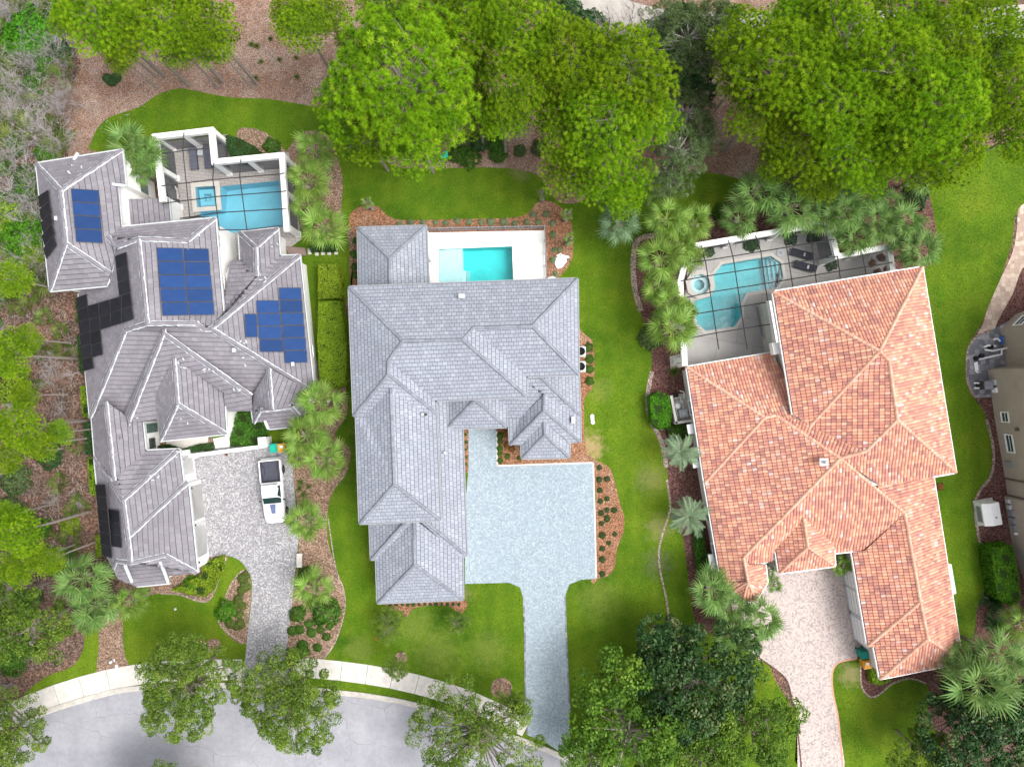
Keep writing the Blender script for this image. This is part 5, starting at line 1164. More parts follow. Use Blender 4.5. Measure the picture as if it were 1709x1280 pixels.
m = MB(); q=P(195,1111); m.lathe((q.x,q.y,.02),[(.16,0),(.16,.04),(.11,.05)],14); tag(m.build('valve_cover', MT['lt_metal']),'round metal valve cover in brown bed by sidewalk','cover')
m = MB(); q=P(293,1016); m.lathe((q.x,q.y,.01),[(.12,0),(.12,.05),(.06,.07)],12); tag(m.build('sprinkler_cap', MT['coping']),'small pale round cap in curved front lawn','cover')
m = MB(); q=P(62,1277); m.lathe((q.x,q.y,.017),[(.33,0),(.33,.008),(.28,.012)],18); tag(m.build('manhole_cover', MT['grey_metal']),'round manhole cover in the asphalt road','cover')
# urn in courtyard
UR = empty('urn', P(387,703), label='blue glazed urn on white entry slab', cat='urn')
m = MB(); q=P(387,703); m.lathe((q.x,q.y,.05),[(.2,0),(.3,.3),(.26,.55),(.3,.6),(.24,.6),(.2,.5)],14); m.build('pot', plain('blue_glaze',(.06,.16,.24),.2,.5), UR)

# ================================================================ pickup truck
TR = empty('pickup_truck', P(460.5,818), math.radians(180+5.4), 'white pickup truck with dark bed liner parked on grey paver drive', 'pickup truck')
paint = plain('white_car_paint',(.80,.80,.80),.25,.5,var=.02); liner = plain('bed_liner',(.07,.072,.095),.8,.2); rub = plain('tyre_rubber',(.015,.015,.016),.85,.15); wglass = plain('car_glass',(.012,.04,.04),.08,.6)
# local: +y forward (nose), length 5.6
def loft(mb, secs, cap=True):
    n = len(secs[0]); b = len(mb.v)
    for s_ in secs: mb.v += [tuple(p) for p in s_]
    for i in range(len(secs)-1):
        for k_ in range(n-1):
            mb.f.append((b+i*n+k_, b+i*n+k_+1, b+(i+1)*n+k_+1, b+(i+1)*n+k_)); mb.r.append(0)
    if cap:
        mb.f.append(tuple(b+k_ for k_ in range(n))); mb.r.append(0); mb.f.append(tuple(b+(len(secs)-1)*n+k_ for k_ in range(n-1,-1,-1))); mb.r.append(0)
def sec(y, hw, zs, zt, top_in=.1, crown=.02):
    return [(-hw*.94,y,.42),(-hw,y,.62),(-hw,y,zs),(-hw+top_in,y,zt),(-hw*.4,y,zt+crown),(0,y,zt+crown*1.3),(hw*.4,y,zt+crown),(hw-top_in,y,zt),(hw,y,zs),(hw,y,.62),(hw*.94,y,.42)]
m = MB(); loft(m,[sec(.88,.93,.98,1.08),sec(1.3,.93,.98,1.12),sec(1.9,.92,.95,1.08),sec(2.4,.88,.90,1.02),sec(2.68,.78,.82,.92),sec(2.8,.62,.72,.80)]); m.build('hood', paint, TR, local=True, sm=True)
m = MB(); loft(m,[sec(-.85,.95,1.0,1.06,.05,0),sec(.0,.95,1.0,1.06,.05,0),sec(.9,.94,1.0,1.07,.05,0)]); m.build('cab_body', paint, TR, local=True)
m = MB(); loft(m,[[(-.78,-.80,1.04),(-.64,-.70,1.70),(.64,-.70,1.70),(.78,-.80,1.04)],[(-.80,-.3,1.04),(-.66,-.35,1.79),(.66,-.35,1.79),(.80,-.3,1.04)],[(-.80,.5,1.04),(-.65,.25,1.77),(.65,.25,1.77),(.80,.5,1.04)],[(-.80,.62,1.04),(-.62,.40,1.70),(.62,.40,1.70),(.80,.62,1.04)]]); o_=m.build('cab_roof', paint, TR, local=True, bevel=.03)
m = MB(); m.poly([(-.63,.42,1.695),(.63,.42,1.695),(.77,1.0,1.12),(-.77,1.0,1.12)]); m.poly([(-.63,.42,1.695),(-.77,1.0,1.12),(-.79,.62,1.06)]); m.poly([(.63,.42,1.695),(.79,.62,1.06),(.77,1.0,1.12)]); m.build('windshield', wglass, TR, local=True)
m = MB(); m.bar((-.6,.94,1.2),(.3,.97,1.17),.03,.03); m.bar((-.1,.94,1.2),(.6,.97,1.17),.03,.03); m.build('wiper', MT['black'], TR, local=True)
for s_ in (-1,1):
    m = MB(); m.poly([(s_*.802,-.6,1.10),(s_*.802,.52,1.10),(s_*.672,.28,1.66),(s_*.672,-.5,1.66)]); m.build('side_window', wglass, TR, local=True)
    m = MB(); m.box((s_*1.06,.72,1.16),(.22,.12,.17)); m.build('mirror', MT['dark_bar'], TR, local=True, bevel=.03)
    m = MB(); m.box((s_*.92,-1.85,.82),(.11,1.98,.48)); m.build('bed_side', paint, TR, local=True, bevel=.03)
    m = MB(); m.box((s_*.88,-2.82,.82),(.16,.06,.34)); m.build('tail_light', plain('red_lens',(.35,.01,.01),.3), TR, local=True)
    m = MB(); m.box((s_*.66,2.66,.78),(.3,.14,.14)); m.build('headlight', MT['lt_metal'], TR, local=True, bevel=.03)
    m = MB(); m.box((s_*.955,.1,1.02),(.03,.18,.03)); m.build('door_handle', MT['lt_metal'], TR, local=True)
    for y in (-1.85,1.85):
        T = Matrix.Translation((s_*.86,y,.39))@Matrix.Rotation(math.pi/2,4,'Y')
        m = MB(); m.lathe(None,[(.26,-.13),(.37,-.13),(.39,-.08),(.39,.08),(.37,.13),(.26,.13)],22,M=T); w_ = m.build('wheel', rub, TR, local=True, sm=False)
        m = MB(); m.lathe(None,[(.25,-.11),(.25,.11)],14,M=T)
        for k_ in range(5): m.box(None,(.06,.46,.26),M=T@Matrix.Rotation(k_*math.pi/5,4,'Z'))
        r_ = link('rim', m.mesh('rim', MT['lt_metal']), w_)
        m = MB(); m.lathe(None,[(.46,-.02),(.46,.06),(.40,.06)],18,M=Matrix.Translation((s_*.95,y,.40))@Matrix.Rotation(math.pi/2,4,'Y')) if False else None
m = MB(); m.box((0,-1.85,.62),(1.75,1.95,.08)); m.box((0,-.90,.83),(1.75,.05,.44));
for k_ in range(9): m.box((-.72+.18*k_,-1.85,.67),(.05,1.85,.02))
for s_ in (-1,1): m.box((s_*.82,-1.85,.85),(.06,1.9,.42)); m.box((s_*.70,-1.85,.74),(.2,.75,.22))
m.build('bed_liner', liner, TR, local=True)
m = MB(); m.box((0,-2.80,.84),(1.76,.09,.52)); m.build('tailgate', paint, TR, local=True, bevel=.025)
m = MB(); m.box((0,-2.90,.52),(1.85,.2,.18)); m.build('bumper', MT['lt_metal'], TR, local=True, bevel=.04)
m = MB(); m.box((0,2.78,.55),(1.55,.16,.24)); m.build('bumper', MT['dark_bar'], TR, local=True, bevel=.05)
m = MB(); hz = 1.152
loft(m,[[(-.27,1.08,1.10),(-.25,1.08,1.175),(.25,1.08,1.175),(.27,1.08,1.10)],[(-.24,1.4,1.10),(-.22,1.4,1.172),(.22,1.4,1.172),(.24,1.4,1.10)],[(-.19,1.9,1.06),(-.17,1.9,1.125),(.17,1.9,1.125),(.19,1.9,1.06)]])
m.build('hood_decal', plain('blue_grey_decal',(.13,.16,.30),.4), TR, local=True)
m = MB(); m.box((0,-.1,.5),(1.5,4.6,.2)); m.build('chassis', MT['black'], TR, local=True)
# ================================================================ vegetation meshes
def unit(v): return v/np.maximum(1e-9, np.linalg.norm(v, axis=-1, keepdims=True))
def dirs(n, zmin=-1.0):
    z = rng.uniform(zmin, 1, n); t = rng.uniform(0, 2*np.pi, n); r = np.sqrt(np.maximum(0, 1-z*z)); return np.stack([r*np.cos(t), r*np.sin(t), z], 1)
def needles(centers, normals, rad, k, ln, wd, crnd, spread=1.0):
    """k thin triangles round each centre, fanned about the normal"""
    n = len(centers); C = np.repeat(centers, k, 0); N = np.repeat(normals, k, 0)
    d = unit(N + dirs(n*k)*spread); L = ln*rng.uniform(.7, 1.2, (n*k, 1)); side = unit(np.cross(d, dirs(n*k)))*wd/2
    b = C+d*rad*.1; V = np.stack([b-side, b+side, C+d*L], 1).reshape(-1, 3); F = np.arange(len(V)).reshape(-1, 3)
    r = np.clip(np.repeat(crnd, k)+rng.normal(0, .06, n*k), .002, 1); return V, F, r
def leaves(centers, normals, size, asp, r, tilt=.7, droop=.15):
    n = len(centers); N = unit(normals+dirs(n)*tilt); a = unit(np.cross(N, dirs(n))); b = np.cross(N, a); s_ = size*rng.uniform(.65, 1.3, (n, 1))
    p0 = centers-a*s_*.5; p2 = centers+a*s_*.5-N*s_*droop; p1 = centers+b*s_*asp*.5+N*s_*.06; p3 = centers-b*s_*asp*.5+N*s_*.06
    V = np.stack([p0, p1, p2, p3], 1).reshape(-1, 3); F = np.arange(len(V)).reshape(-1, 4); return V, F, np.clip(r, .002, 1)
def lobes_dome(Rr, n, hz, rl, hollow=0.0, low=.35, irr=.25):
    """lobe centres through an uneven domed crown; z measured from crown base"""
    out = []; ph = rng.uniform(0, 6.28, 3); tries = 0
    while len(out) < n and tries < n*30:
        tries += 1
        t = rng.uniform(0, 2*np.pi); q = np.sqrt(rng.uniform(0, 1))
        edge = 1+irr*(.6*np.sin(2*t+ph[0])+.5*np.sin(3*t+ph[1])+.4*np.sin(5*t+ph[2]))*.6
        r = q*Rr*edge
        if q < hollow and rng.random() < .75: continue
        top = hz*np.sqrt(max(0, 1-(q*.96)**2)); z = top*(1-abs(rng.normal(0, low)))
        p = np.array([r*np.cos(t), r*np.sin(t), max(z, -hz*.1)])
        if out and min(np.sum((np.array(out)-p)**2*np.array([1, 1, .6]), 1)) < (rl*.85)**2: continue
        out.append(p)
    return np.array(out)
def limb_mesh(name, trunk_h, lobes, zbase, r0, mat, lean=(0, 0), frac=.6, twig=.018, wig=.25):
    m = MB(); top = zbase+.55*(lobes[:, 2].max())
    k_ = 7; pts = []
    for i in range(k_):
        t = i/(k_-1); pts.append((lean[0]*t+random.gauss(0, .06)*t, lean[1]*t+random.gauss(0, .06)*t, top*t))
    m.tube([(0, 0, -12.0)]+pts, [r0*1.35]+[r0*(1-.72*i/(k_-1)) for i in range(k_)], 8)
    for p in lobes:
        if random.random() > frac: continue
        end = Vector((p[0], p[1], p[2]+zbase-.1)); h = min(top, max(trunk_h*.45, end.z-Vector((p[0], p[1])).length*random.uniform(.3, .75)))
        t = h/top; st = Vector((lean[0]*t, lean[1]*t, h)); mid = (st+end)/2+Vector((random.gauss(0, wig), random.gauss(0, wig), random.uniform(-.1, .35)))
        q = []; n = 6
        for i in range(n+1):
            u = i/n; q.append(st*(1-u)**2+mid*2*u*(1-u)+end*u*u)
        L = (end-st).length; rr0 = min(r0*.42, .022*L+.03)
        m.tube(q, [rr0*(1-u/n)+twig for u in range(n+1)], 5, cap=False)
        for _ in range(3):
            i = random.randint(2, n); e = q[i]+Vector((random.gauss(0, .45), random.gauss(0, .45), random.uniform(.0, .4))); m.tube([q[i], (q[i]+e)/2+Vector((random.gauss(0, .08), random.gauss(0, .08), .05)), e], [twig*1.6, twig*1.2, twig*.6], 4, cap=False)
    return m.mesh(name, mat)
PINES = []
for v in range(6):
    Rr = 4.2; lb = lobes_dome(Rr, 86, 3.0, .92, hollow=(.30 if v in (0, 5) else 0), low=.38)
    C, N, r_ = [], [], []
    for p in lb:
        lr = rng.uniform(.66, 1.10); d = dirs(60, -.15); keep = []
        for q in range(60):
            if all(np.dot(d[q], d[j]) < .82 for j in keep): keep.append(q)
        d = d[keep]; k = len(d); sh = lr*rng.uniform(.75, 1.05, (k, 1))*np.array([1, 1, .75])
        C.append(p+d*sh); N.append(unit(d+np.array([0, 0, .5]))); r_.append(np.clip(rng.normal(.50, .17)+rng.normal(0, .13, k), .03, .97))
    C = np.concatenate(C)+np.array([0, 0, 8.0]); N = np.concatenate(N); r_ = np.concatenate(r_)
    V, F, r_ = needles(C, N, .1, 92, .35, .036, r_, 1.2)
    PINES.append((tri_mesh('pine_crown', V, F, MT['pine'], r_), limb_mesh('pine_trunk', 8, lb, 8.0, .24, MT['bark'], (random.uniform(-.5, .5), random.uniform(-.5, .5)), .6 if v in (0, 5) else .35)))
def oak_variant(mat, Rr, hz, n, rl, leaf, asp, per, zb, low=.4, irr=.3, tilt=.8, bark='bark', r0=.2, skip=0.0, hollow=0):
    lb = lobes_dome(Rr, n, hz, rl, hollow, low, irr); C, N, r_ = [], [], []
    for p in lb:
        if rng.random() < skip: continue
        lr = rl*rng.uniform(.8, 1.5); k = int(per*rng.uniform(.6, 1.3)); d = dirs(k, -.5); sh = lr*np.cbrt(rng.uniform(.15, 1.0, (k, 1)))*np.array([1, 1, .7])
        C.append(p+d*sh); N.append(d*.6+np.array([0, 0, .7])); r_.append(np.clip(rng.normal(.5, .15)+rng.normal(0, .18, k), .03, .97))
    C = np.concatenate(C)+np.array([0, 0, zb]); V, F, r_ = leaves(C, np.concatenate(N), leaf, asp, np.concatenate(r_), tilt)
    return tri_mesh('leaf_crown', V, F, mat, r_), limb_mesh('tree_trunk', zb, lb, zb, r0, MT[bark], (random.uniform(-.3, .3), random.uniform(-.3, .3)), .5, .014)
OAKS = [oak_variant(MT['oak'], 4.0, 2.3, 130, .46, .15, .5, 230, 4.2, irr=.32, low=.22) for _ in range(3)]
OAKS_B = [oak_variant(MT['oak_bright'], 4.0, 2.8, 60, .62, .24, .6, 150, 4.0, irr=.4) for _ in range(2)]
OAKS_S = [oak_variant(MT['oak'], 4.0, 2.2, 110, .48, .15, .45, 210, 4.0, irr=.42, skip=.06) for _ in range(2)]
MAGS = [oak_variant(MT['magnolia'], 4.0, 3.6, 84, .60, .27, .5, 130, 2.2, low=.2, irr=.25, tilt=.9) for _ in range(2)]
GREYS = [oak_variant(MT['grey_leaf'], 4.0, 2.8, 80, .55, .19, .55, 150, 3.6, irr=.4, skip=.08, bark='dead') for _ in range(2)]
def place_tree(name, kindset, px, py, rpx, zc, label, group, base=(4.2, 9.5), i=None, rz=None, cat='tree', sz=1.0):
    """px, py: crown centre in the photo, rpx its radius there, zc the height of its widest part"""
    crown, trunk = kindset[i if i is not None else random.randrange(len(kindset))]
    p = P(px, py, zc); Rm = rpx/S*(H-zc)/H
    root = empty(name, (p.x, p.y, 0), rz if rz is not None else random.uniform(0, 6.28), label, cat, group)
    k = Rm/base[0]; dz = zc-base[1]*k
    for nm, me in (('crown', crown), ('trunk', trunk)):
        o = link(nm, me, root); o.scale = (k, k, k); o.location = (0, 0, dz)
    return root
# ---------------------------------------------------------------- palm fronds
def fan_frond(mat, seedv, n=15, pet=1.0, ln=1.0, fan=1.65, w_=.058, droop=.40):
    r = np.random.default_rng(seedv); V = []; F = []; rn = []
    def quad(a, b, c, d, q): k = len(V); V.extend([a, b, c, d]); F.append((k, k+1, k+2, k+3)); rn.append(q)
    up = np.array([0, 0, 1.0]); hub = np.array([pet, 0, pet*.10])
    for i in range(3):   # petiole
        t0, t1 = i/3, (i+1)/3; p0 = np.array([pet*t0, 0, pet*.10*t0+.06*np.sin(np.pi*t0)]); p1 = np.array([pet*t1, 0, pet*.10*t1+.06*np.sin(np.pi*t1)]); s_ = np.array([0, .022, 0])
        quad(p0-s_, p0+s_, p1+s_, p1-s_, .9)
    for i in range(n):
        a = (i/(n-1)*2-1)*fan + r.normal(0, .03); L = ln*(1-.28*(abs(a)/fan)**2)*r.uniform(.85, 1.08)
        base = hub+np.array([.22*(1-abs(a)/fan), 0, 0]); d = np.array([np.cos(a), np.sin(a), 0]); s_ = np.array([-np.sin(a), np.cos(a), 0])*w_; q = float(np.clip(r.normal(.5, .17), .02, .98))
        fold = .05*r.uniform(-1, 1)
        pts = [base+d*L*t+up*(.10*np.sin(np.pi*t*.7)-droop*L*t**2.4*r.uniform(.6, 1.3))+up*fold*t for t in (0.02, .35, .7, 1.0)]
        wd = [.35, .9, .6, .08]
        for k in range(3): quad(pts[k]-s_*wd[k], pts[k]+s_*wd[k], pts[k+1]+s_*wd[k+1], pts[k+1]-s_*wd[k+1], q)
    return tri_mesh('palm_frond', np.array(V), np.array(F), mat, rn)
def pinnate_frond(mat, seedv, L=2.0, n=34):
    r = np.random.default_rng(seedv); V = []; F = []; rn = []
    def quad(a, b, c, d, q): k = len(V); V.extend([a, b, c, d]); F.append((k, k+1, k+2, k+3)); rn.append(q)
    up = np.array([0, 0, 1.0]); cur = lambda t: np.array([L*(t-.12*t**3), 0, .35*np.sin(t*2.2)-.75*t**2.5])
    for i in range(8):
        p0, p1 = cur(i/8), cur((i+1)/8); s_ = np.array([0, .02*(1-i/9), 0]); quad(p0-s_, p0+s_, p1+s_, p1-s_, .9)
    for i in range(n):
        t = .15+.85*i/n; p = cur(t)
        for sd in (-1, 1):
            d = np.array([.75, sd*.8, .18*r.uniform(.2, 1.5)]); d /= np.linalg.norm(d); ll = .55*(1-.55*abs(t-.45)*1.4)*r.uniform(.85, 1.1); s_ = np.array([.018, 0, 0]); e = p+d*ll-up*.12*ll; m_ = p+d*ll*.5+up*.02; q = float(np.clip(r.normal(.5, .18), .02, .98))
            quad(p-s_, p+s_, m_+s_*1.1, m_-s_*1.1, q); quad(m_-s_*1.1, m_+s_*1.1, e+s_*.2, e-s_*.2, q)
    return tri_mesh('palm_frond', np.array(V), np.array(F), mat, rn)
FR = {'green': [fan_frond(MT['palm'], i) for i in range(4)], 'yellow': [fan_frond(MT['palm_y'], 10+i) for i in range(4)],
      'silver': [pinnate_frond(MT['palm_s'], 20+i) for i in range(3)], 'blue': [fan_frond(MT['palm_b'], 30+i, 15, .95, 1.0, 1.6, .05, .5) for i in range(3)]}
def palm_trunk(h, r):
    m = MB(); n = 8; pts = [(random.gauss(0, .03)*i, random.gauss(0, .03)*i, h*i/n) for i in range(n+1)]; m.tube(pts, [r*(1.15 if i % 2 else .95) for i in range(n+1)], 9)
    for k in range(14):      # old leaf boots below the crown
        a = k*2.4; z = h*(.72+.02*k); m.bar((math.cos(a)*r*.8, math.sin(a)*r*.8, z), (math.cos(a)*r*2.0, math.sin(a)*r*2.0, z+.22), .09, .04)
    return m.mesh('palm_trunk', MT['palm_bark'])
PTR = [palm_trunk(1.0, .17) for _ in range(1)]
_tr = {}
def palm(px, py, rpx, zc, kind, label, group, n=18, old=True, name='fan_palm', lean=None):
    key = round(zc*2)/2
    if key not in _tr: _tr[key] = palm_trunk(key, .17)
    p = P(px, py, zc); Rm = rpx/S*(H-zc)/H
    root = empty(name, (p.x, p.y, 0), random.uniform(0, 6.28), label, 'palm tree', group)
    link('trunk', _tr[key], root)
    for i in range(n):
        t = (i+.5)/n; el = 1.05-1.55*t+random.gauss(0, .12)     # young ones upright, old ones hanging
        az = i*2.39996+random.gauss(0, .12); sc = Rm/1.95*random.uniform(.85, 1.08)*(1 if t > .15 else .8)
        o = link('frond', random.choice(FR[kind]), root)
        o.matrix_local = Matrix.Translation((0, 0, key+.1-.25*t)) @ Matrix.Rotation(az, 4, 'Z') @ Matrix.Rotation(-el, 4, 'Y') @ Matrix.Rotation(random.gauss(0, .25), 4, 'X') @ Matrix.Diagonal((sc, sc, sc, 1))
    return root
# ---------------------------------------------------------------- shrubs
def shrub_mesh(n, leaf, asp, flat=.75, tilt=.8, inner=.45):
    d = dirs(n, -.1); lump = 1+.16*np.sin(d[:, :1]*5+1)*np.sin(d[:, 1:2]*5+2)+.10*np.sin(d[:, :1]*11)*np.cos(d[:, 1:2]*9)
    C = d*np.cbrt(rng.uniform(inner, 1, (n, 1)))*lump*np.array([1, 1, flat])+np.array([0, 0, .08]); V, F, r = leaves(C, d+np.array([0, 0, .3]), leaf, asp, np.clip(rng.normal(.5, .22, n), .02, .98), tilt)
    return tri_mesh('shrub_leaves', V, F, MT['shrub'], r)
SHR = [shrub_mesh(900, .20, .55) for _ in range(3)]; SHR_F = [shrub_mesh(2200, .12, .6, .8) for _ in range(2)]
def spiky_mesh(n=70, ln=1.0, wd=.06, low=.15, curve=.5):
    V = []; F = []; r = []
    for i in range(n):
        az = random.uniform(0, 6.28); el = random.uniform(low, 1.45); L = ln*random.uniform(.6, 1.1); q = min(.98, max(.02, random.gauss(.5, .2)))
        d = Vector((math.cos(az)*math.cos(el), math.sin(az)*math.cos(el), math.sin(el))); s_ = Vector((-math.sin(az), math.cos(az), 0))*wd/2
        p0, p1, p2 = Vector((0, 0, 0)), d*L*.55, d*L+Vector((0, 0, -curve*L*math.cos(el)*.5)); k = len(V)
        V += [tuple(p0-s_*.6), tuple(p0+s_*.6), tuple(p1+s_), tuple(p1-s_), tuple(p2+s_*.1), tuple(p2-s_*.1)]; F += [(k, k+1, k+2, k+3), (k+3, k+2, k+4, k+5)]; r += [q, q]
    return tri_mesh('blade_tuft', np.array(V), np.array(F), MT['shrub'], r)
SPK = [spiky_mesh(60, 1.0, .075) for _ in range(3)]; SPK_F = [spiky_mesh(160, 1.0, .035, .05, .7) for _ in range(2)]
def put(name, meshes, px, py, rpx, mat, label, cat, group=None, zf=1.0, z=0.02):
    q = P(px, py); o = link(name, random.choice(meshes), None, (q.x, q.y, z)); s_ = rpx/S; o.scale = (s_*random.uniform(.92, 1.08), s_*random.uniform(.92, 1.08), s_*zf); o.rotation_euler = (0, 0, random.uniform(0, 6.28))
    o.material_slots[0].link = 'OBJECT'; o.material_slots[0].material = MT[mat]
    return tag(o, label, cat, group)
def hedge(pts, h, mat, label, leaf=.11, dens=420, group=None, z0=0.0, lumpy=.06, name='hedge'):
    q = [P(a, b, h) for a, b in pts]; xs = [p.x for p in q]; ys = [p.y for p in q]
    def inside(x, y):
        c = False; n = len(q); j = n-1
        for i in range(n):
            if (q[i].y > y) != (q[j].y > y) and x < (q[j].x-q[i].x)*(y-q[i].y)/(q[j].y-q[i].y+1e-12)+q[i].x: c = not c
            j = i
        return c
    A = (max(xs)-min(xs))*(max(ys)-min(ys)); n = int(A*dens); X = rng.uniform(min(xs), max(xs), n); Y = rng.uniform(min(ys), max(ys), n)
    keep = [i for i in range(n) if inside(X[i], Y[i])]; X, Y = X[keep], Y[keep]
    Z = h-.02-np.abs(rng.normal(0, .05, len(X)))+lumpy*np.sin(X*3.1+Y*1.7)*np.cos(Y*2.7-X)
    C = [np.stack([X, Y, Z], 1)]; N = [np.tile([0, 0, 1.0], (len(X), 1))]
    for i in range(len(q)):
        a, b = q[i], q[(i+1) % len(q)]; L = (b-a).length; k = int(L*h*dens*.6)
        if k < 1: continue
        t = rng.uniform(0, 1, k); d = (b-a).normalized(); nn = np.array([d.y, -d.x, .15])
        if sum(q[i2].x*q[(i2+1) % len(q)].y-q[(i2+1) % len(q)].x*q[i2].y for i2 in range(len(q))) < 0: nn = np.array([-d.y, d.x, .15])
        C.append(np.stack([a.x+(b.x-a.x)*t, a.y+(b.y-a.y)*t, rng.uniform(z0, h, k)], 1)+rng.normal(0, .03, (k, 3))); N.append(np.tile(nn, (k, 1)))
    C = np.concatenate(C); V, F, r = leaves(C, np.concatenate(N), leaf, .6, np.clip(rng.normal(.5, .22, len(C)), .02, .98), .75)
    o0 = np.array([np.mean(xs), np.mean(ys), 0]); root = empty(name, tuple(o0), label=label, cat='hedge' if name == 'hedge' else 'shrub', group=group)
    link('leaves', tri_mesh('hedge_leaves', V-o0, F, MT[mat], r), root)
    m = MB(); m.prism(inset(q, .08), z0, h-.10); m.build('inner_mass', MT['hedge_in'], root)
    return root
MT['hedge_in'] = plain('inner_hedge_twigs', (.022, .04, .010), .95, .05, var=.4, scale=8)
def twig_mesh(n0=16, L=1.3, mat='dead', seedv=0, sub=(5, 4)):
    random.seed(100+seedv); m = MB()
    def br(p, d, L, r, lev):
        q = [p]; 
        for i in range(3): d = (d+Vector((random.gauss(0, .22), random.gauss(0, .22), random.gauss(0, .12)))).normalized(); q.append(q[-1]+d*L/3)
        m.tube(q, [r, r*.8, r*.6, r*.3], 3, cap=False)
        if lev < len(sub):
            for _ in range(sub[lev]):
                k = random.randint(1, 3); br(q[k], (d+Vector((random.gauss(0, .6), random.gauss(0, .6), random.gauss(.05, .35)))).normalized(), L*random.uniform(.4, .65), r*.55, lev+1)
    for i in range(n0):
        a = random.uniform(0, 6.28); el = random.uniform(.1, 1.2); br(Vector((0, 0, 0)), Vector((math.cos(a)*math.cos(el), math.sin(a)*math.cos(el), math.sin(el))), L*random.uniform(.6, 1.1), .022, 0)
    return m.mesh('twigs', MT[mat])
DEADS = [twig_mesh(14, 1.2, 'dead', i) for i in range(4)]; BROWNS = [twig_mesh(12, 1.1, 'twig', 10+i) for i in range(3)]
random.seed(21)
def bake_palmetto(k):
    V = []; F = []; r = []; off = 0
    src = FR['green'][k % 4]; n = len(src.vertices); co = np.zeros(n*3, np.float32); src.vertices.foreach_get('co', co); co = co.reshape(-1, 3); fi = np.zeros(len(src.loops), np.int32); src.loops.foreach_get('vertex_index', fi); fi = fi.reshape(-1, 4)
    rv = np.zeros(len(src.polygons), np.float32); src.attributes['rnd'].data.foreach_get('value', rv)
    for i in range(11):
        M_ = np.array(Matrix.Rotation(i*2.4, 4, 'Z') @ Matrix.Rotation(-random.uniform(.1, 1.1), 4, 'Y') @ Matrix.Rotation(random.gauss(0, .4), 4, 'X') @ Matrix.Scale(random.uniform(.4, .6), 4)); V.append(co @ M_[:3, :3].T); F.append(fi+off); off += n; r.append(np.clip(rv+random.gauss(0, .15), .02, .98))
    return tri_mesh('palmetto_fronds', np.concatenate(V), np.concatenate(F), MT['palmetto'], np.concatenate(r))
PALMETTOS = [bake_palmetto(k) for k in range(3)]

# ================================================================ trees
YG = 'yellow-green pine tree'
gA = 'pines over the north-west straw bed'; lA = 'yellow-green pine over the straw bed behind the solar house'
for (x, y, r_, z) in ((150, 18, 58, 11), (212, 48, 46, 10), (268, 28, 62, 11), (338, 34, 52, 11), (112, 28, 30, 9), (200, 96, 24, 7), (300, 80, 30, 8), (355, 72, 34, 9), (505, 40, 42, 11), (545, 22, 34, 10), (480, 10, 30, 9), (180, 60, 30, 8)):
    place_tree('pine_tree', PINES, x, y, r_, z, lA, gA)
gB = 'pines behind the white pool deck'; lB = 'green pine in the clump behind the white pool deck lawn'
place_tree('pine_tree', PINES, 672, 128, 112, 12.5, 'broad yellow-green pine with bare pale branches in its middle', None, i=0, rz=.4)
for (x, y, r_, z) in ((578, 172, 52, 10), (612, 225, 46, 9), (700, 228, 58, 9), (790, 30, 64, 11), (868, 46, 68, 12), (728, 18, 48, 10), (640, 6, 42, 10), (868, 135, 58, 11), (842, 190, 40, 9), (780, 120, 46, 8), (800, 190, 36, 7), (955, 92, 66, 12), (1048, 118, 74, 12.5), (1070, 185, 58, 11), (1012, 200, 70, 12), (950, 215, 56, 10), (962, 280, 50, 8.5), (1020, 285, 58, 9), (1045, 330, 30, 6), (925, 165, 44, 9), (905, 95, 40, 9)):
    place_tree('pine_tree', PINES, x, y, r_, z, lB, gB)
gC = 'pines behind the terracotta house'; lC = 'yellow-green pine in the clump behind the terracotta house'
for (x, y, r_, z) in ((1250, 62, 52, 11), (1318, 105, 78, 12.5), (1408, 62, 74, 12.5), (1395, 165, 72, 12.5), (1275, 178, 55, 10), (1235, 130, 40, 10), (1335, 240, 56, 9.5), (1300, 265, 36, 7), (1425, 240, 62, 10), (1492, 112, 84, 12.5), (1566, 175, 80, 12.5), (1495, 215, 66, 10.5), (1455, 285, 38, 8), (1590, 240, 58, 10), (1585, 70, 62, 11.5), (1510, 20, 56, 11), (1340, 20, 55, 11), (1540, 270, 44, 8.5), (1365, 300, 36, 7)):
    place_tree('pine_tree', PINES, x, y, r_, z, lC, gC)
gD = 'pines at the far lawn corner'; lD = 'mid green pine beyond the right lawn'
for (x, y, r_, z) in ((1645, 18, 46, 11), (1690, 150, 62, 11), (1695, 62, 44, 10), (1650, 175, 40, 9), (1702, 225, 42, 9), (1620, 110, 40, 9)): place_tree('pine_tree', PINES, x, y, r_, z, lD, gD)
gE = 'pines in the scrub beside the solar house'; lE = 'sparse pine leaning over scrub beside the solar house'
for (x, y, r_, z) in ((12, 592, 36, 9), (46, 566, 22, 8), (30, 712, 38, 9.5), (62, 742, 26, 8), (98, 722, 20, 6.5), (10, 762, 28, 8), (28, 890, 38, 9.5), (78, 935, 26, 8), (8, 862, 24, 8), (18, 466, 30, 8), (26, 945, 30, 8), (40, 660, 22, 8)): place_tree('pine_tree', PINES, x, y, r_, z, lE, gE)
place_tree('pine_tree', PINES, 586, 74, 26, 8, 'small dark green conifer at the straw bed edge', None)
OK_ = 'street oak on the verge'
place_tree('oak_tree', OAKS, 300, 1150, 88, 6.5, 'round leafy oak overhanging sidewalk and road beside left front lawn', None, (4.2, 5.6), i=0, rz=.2)
place_tree('oak_tree', OAKS, 480, 1174, 92, 5.0, 'spreading oak with gaps at the foot of the grey driveway', None, (4.3, 5.6), i=1, rz=1.6)
place_tree('oak_tree', OAKS, -4, 1232, 78, 5.0, 'oak at the end of the sidewalk by the scrub', None, (4.2, 5.6), i=2)
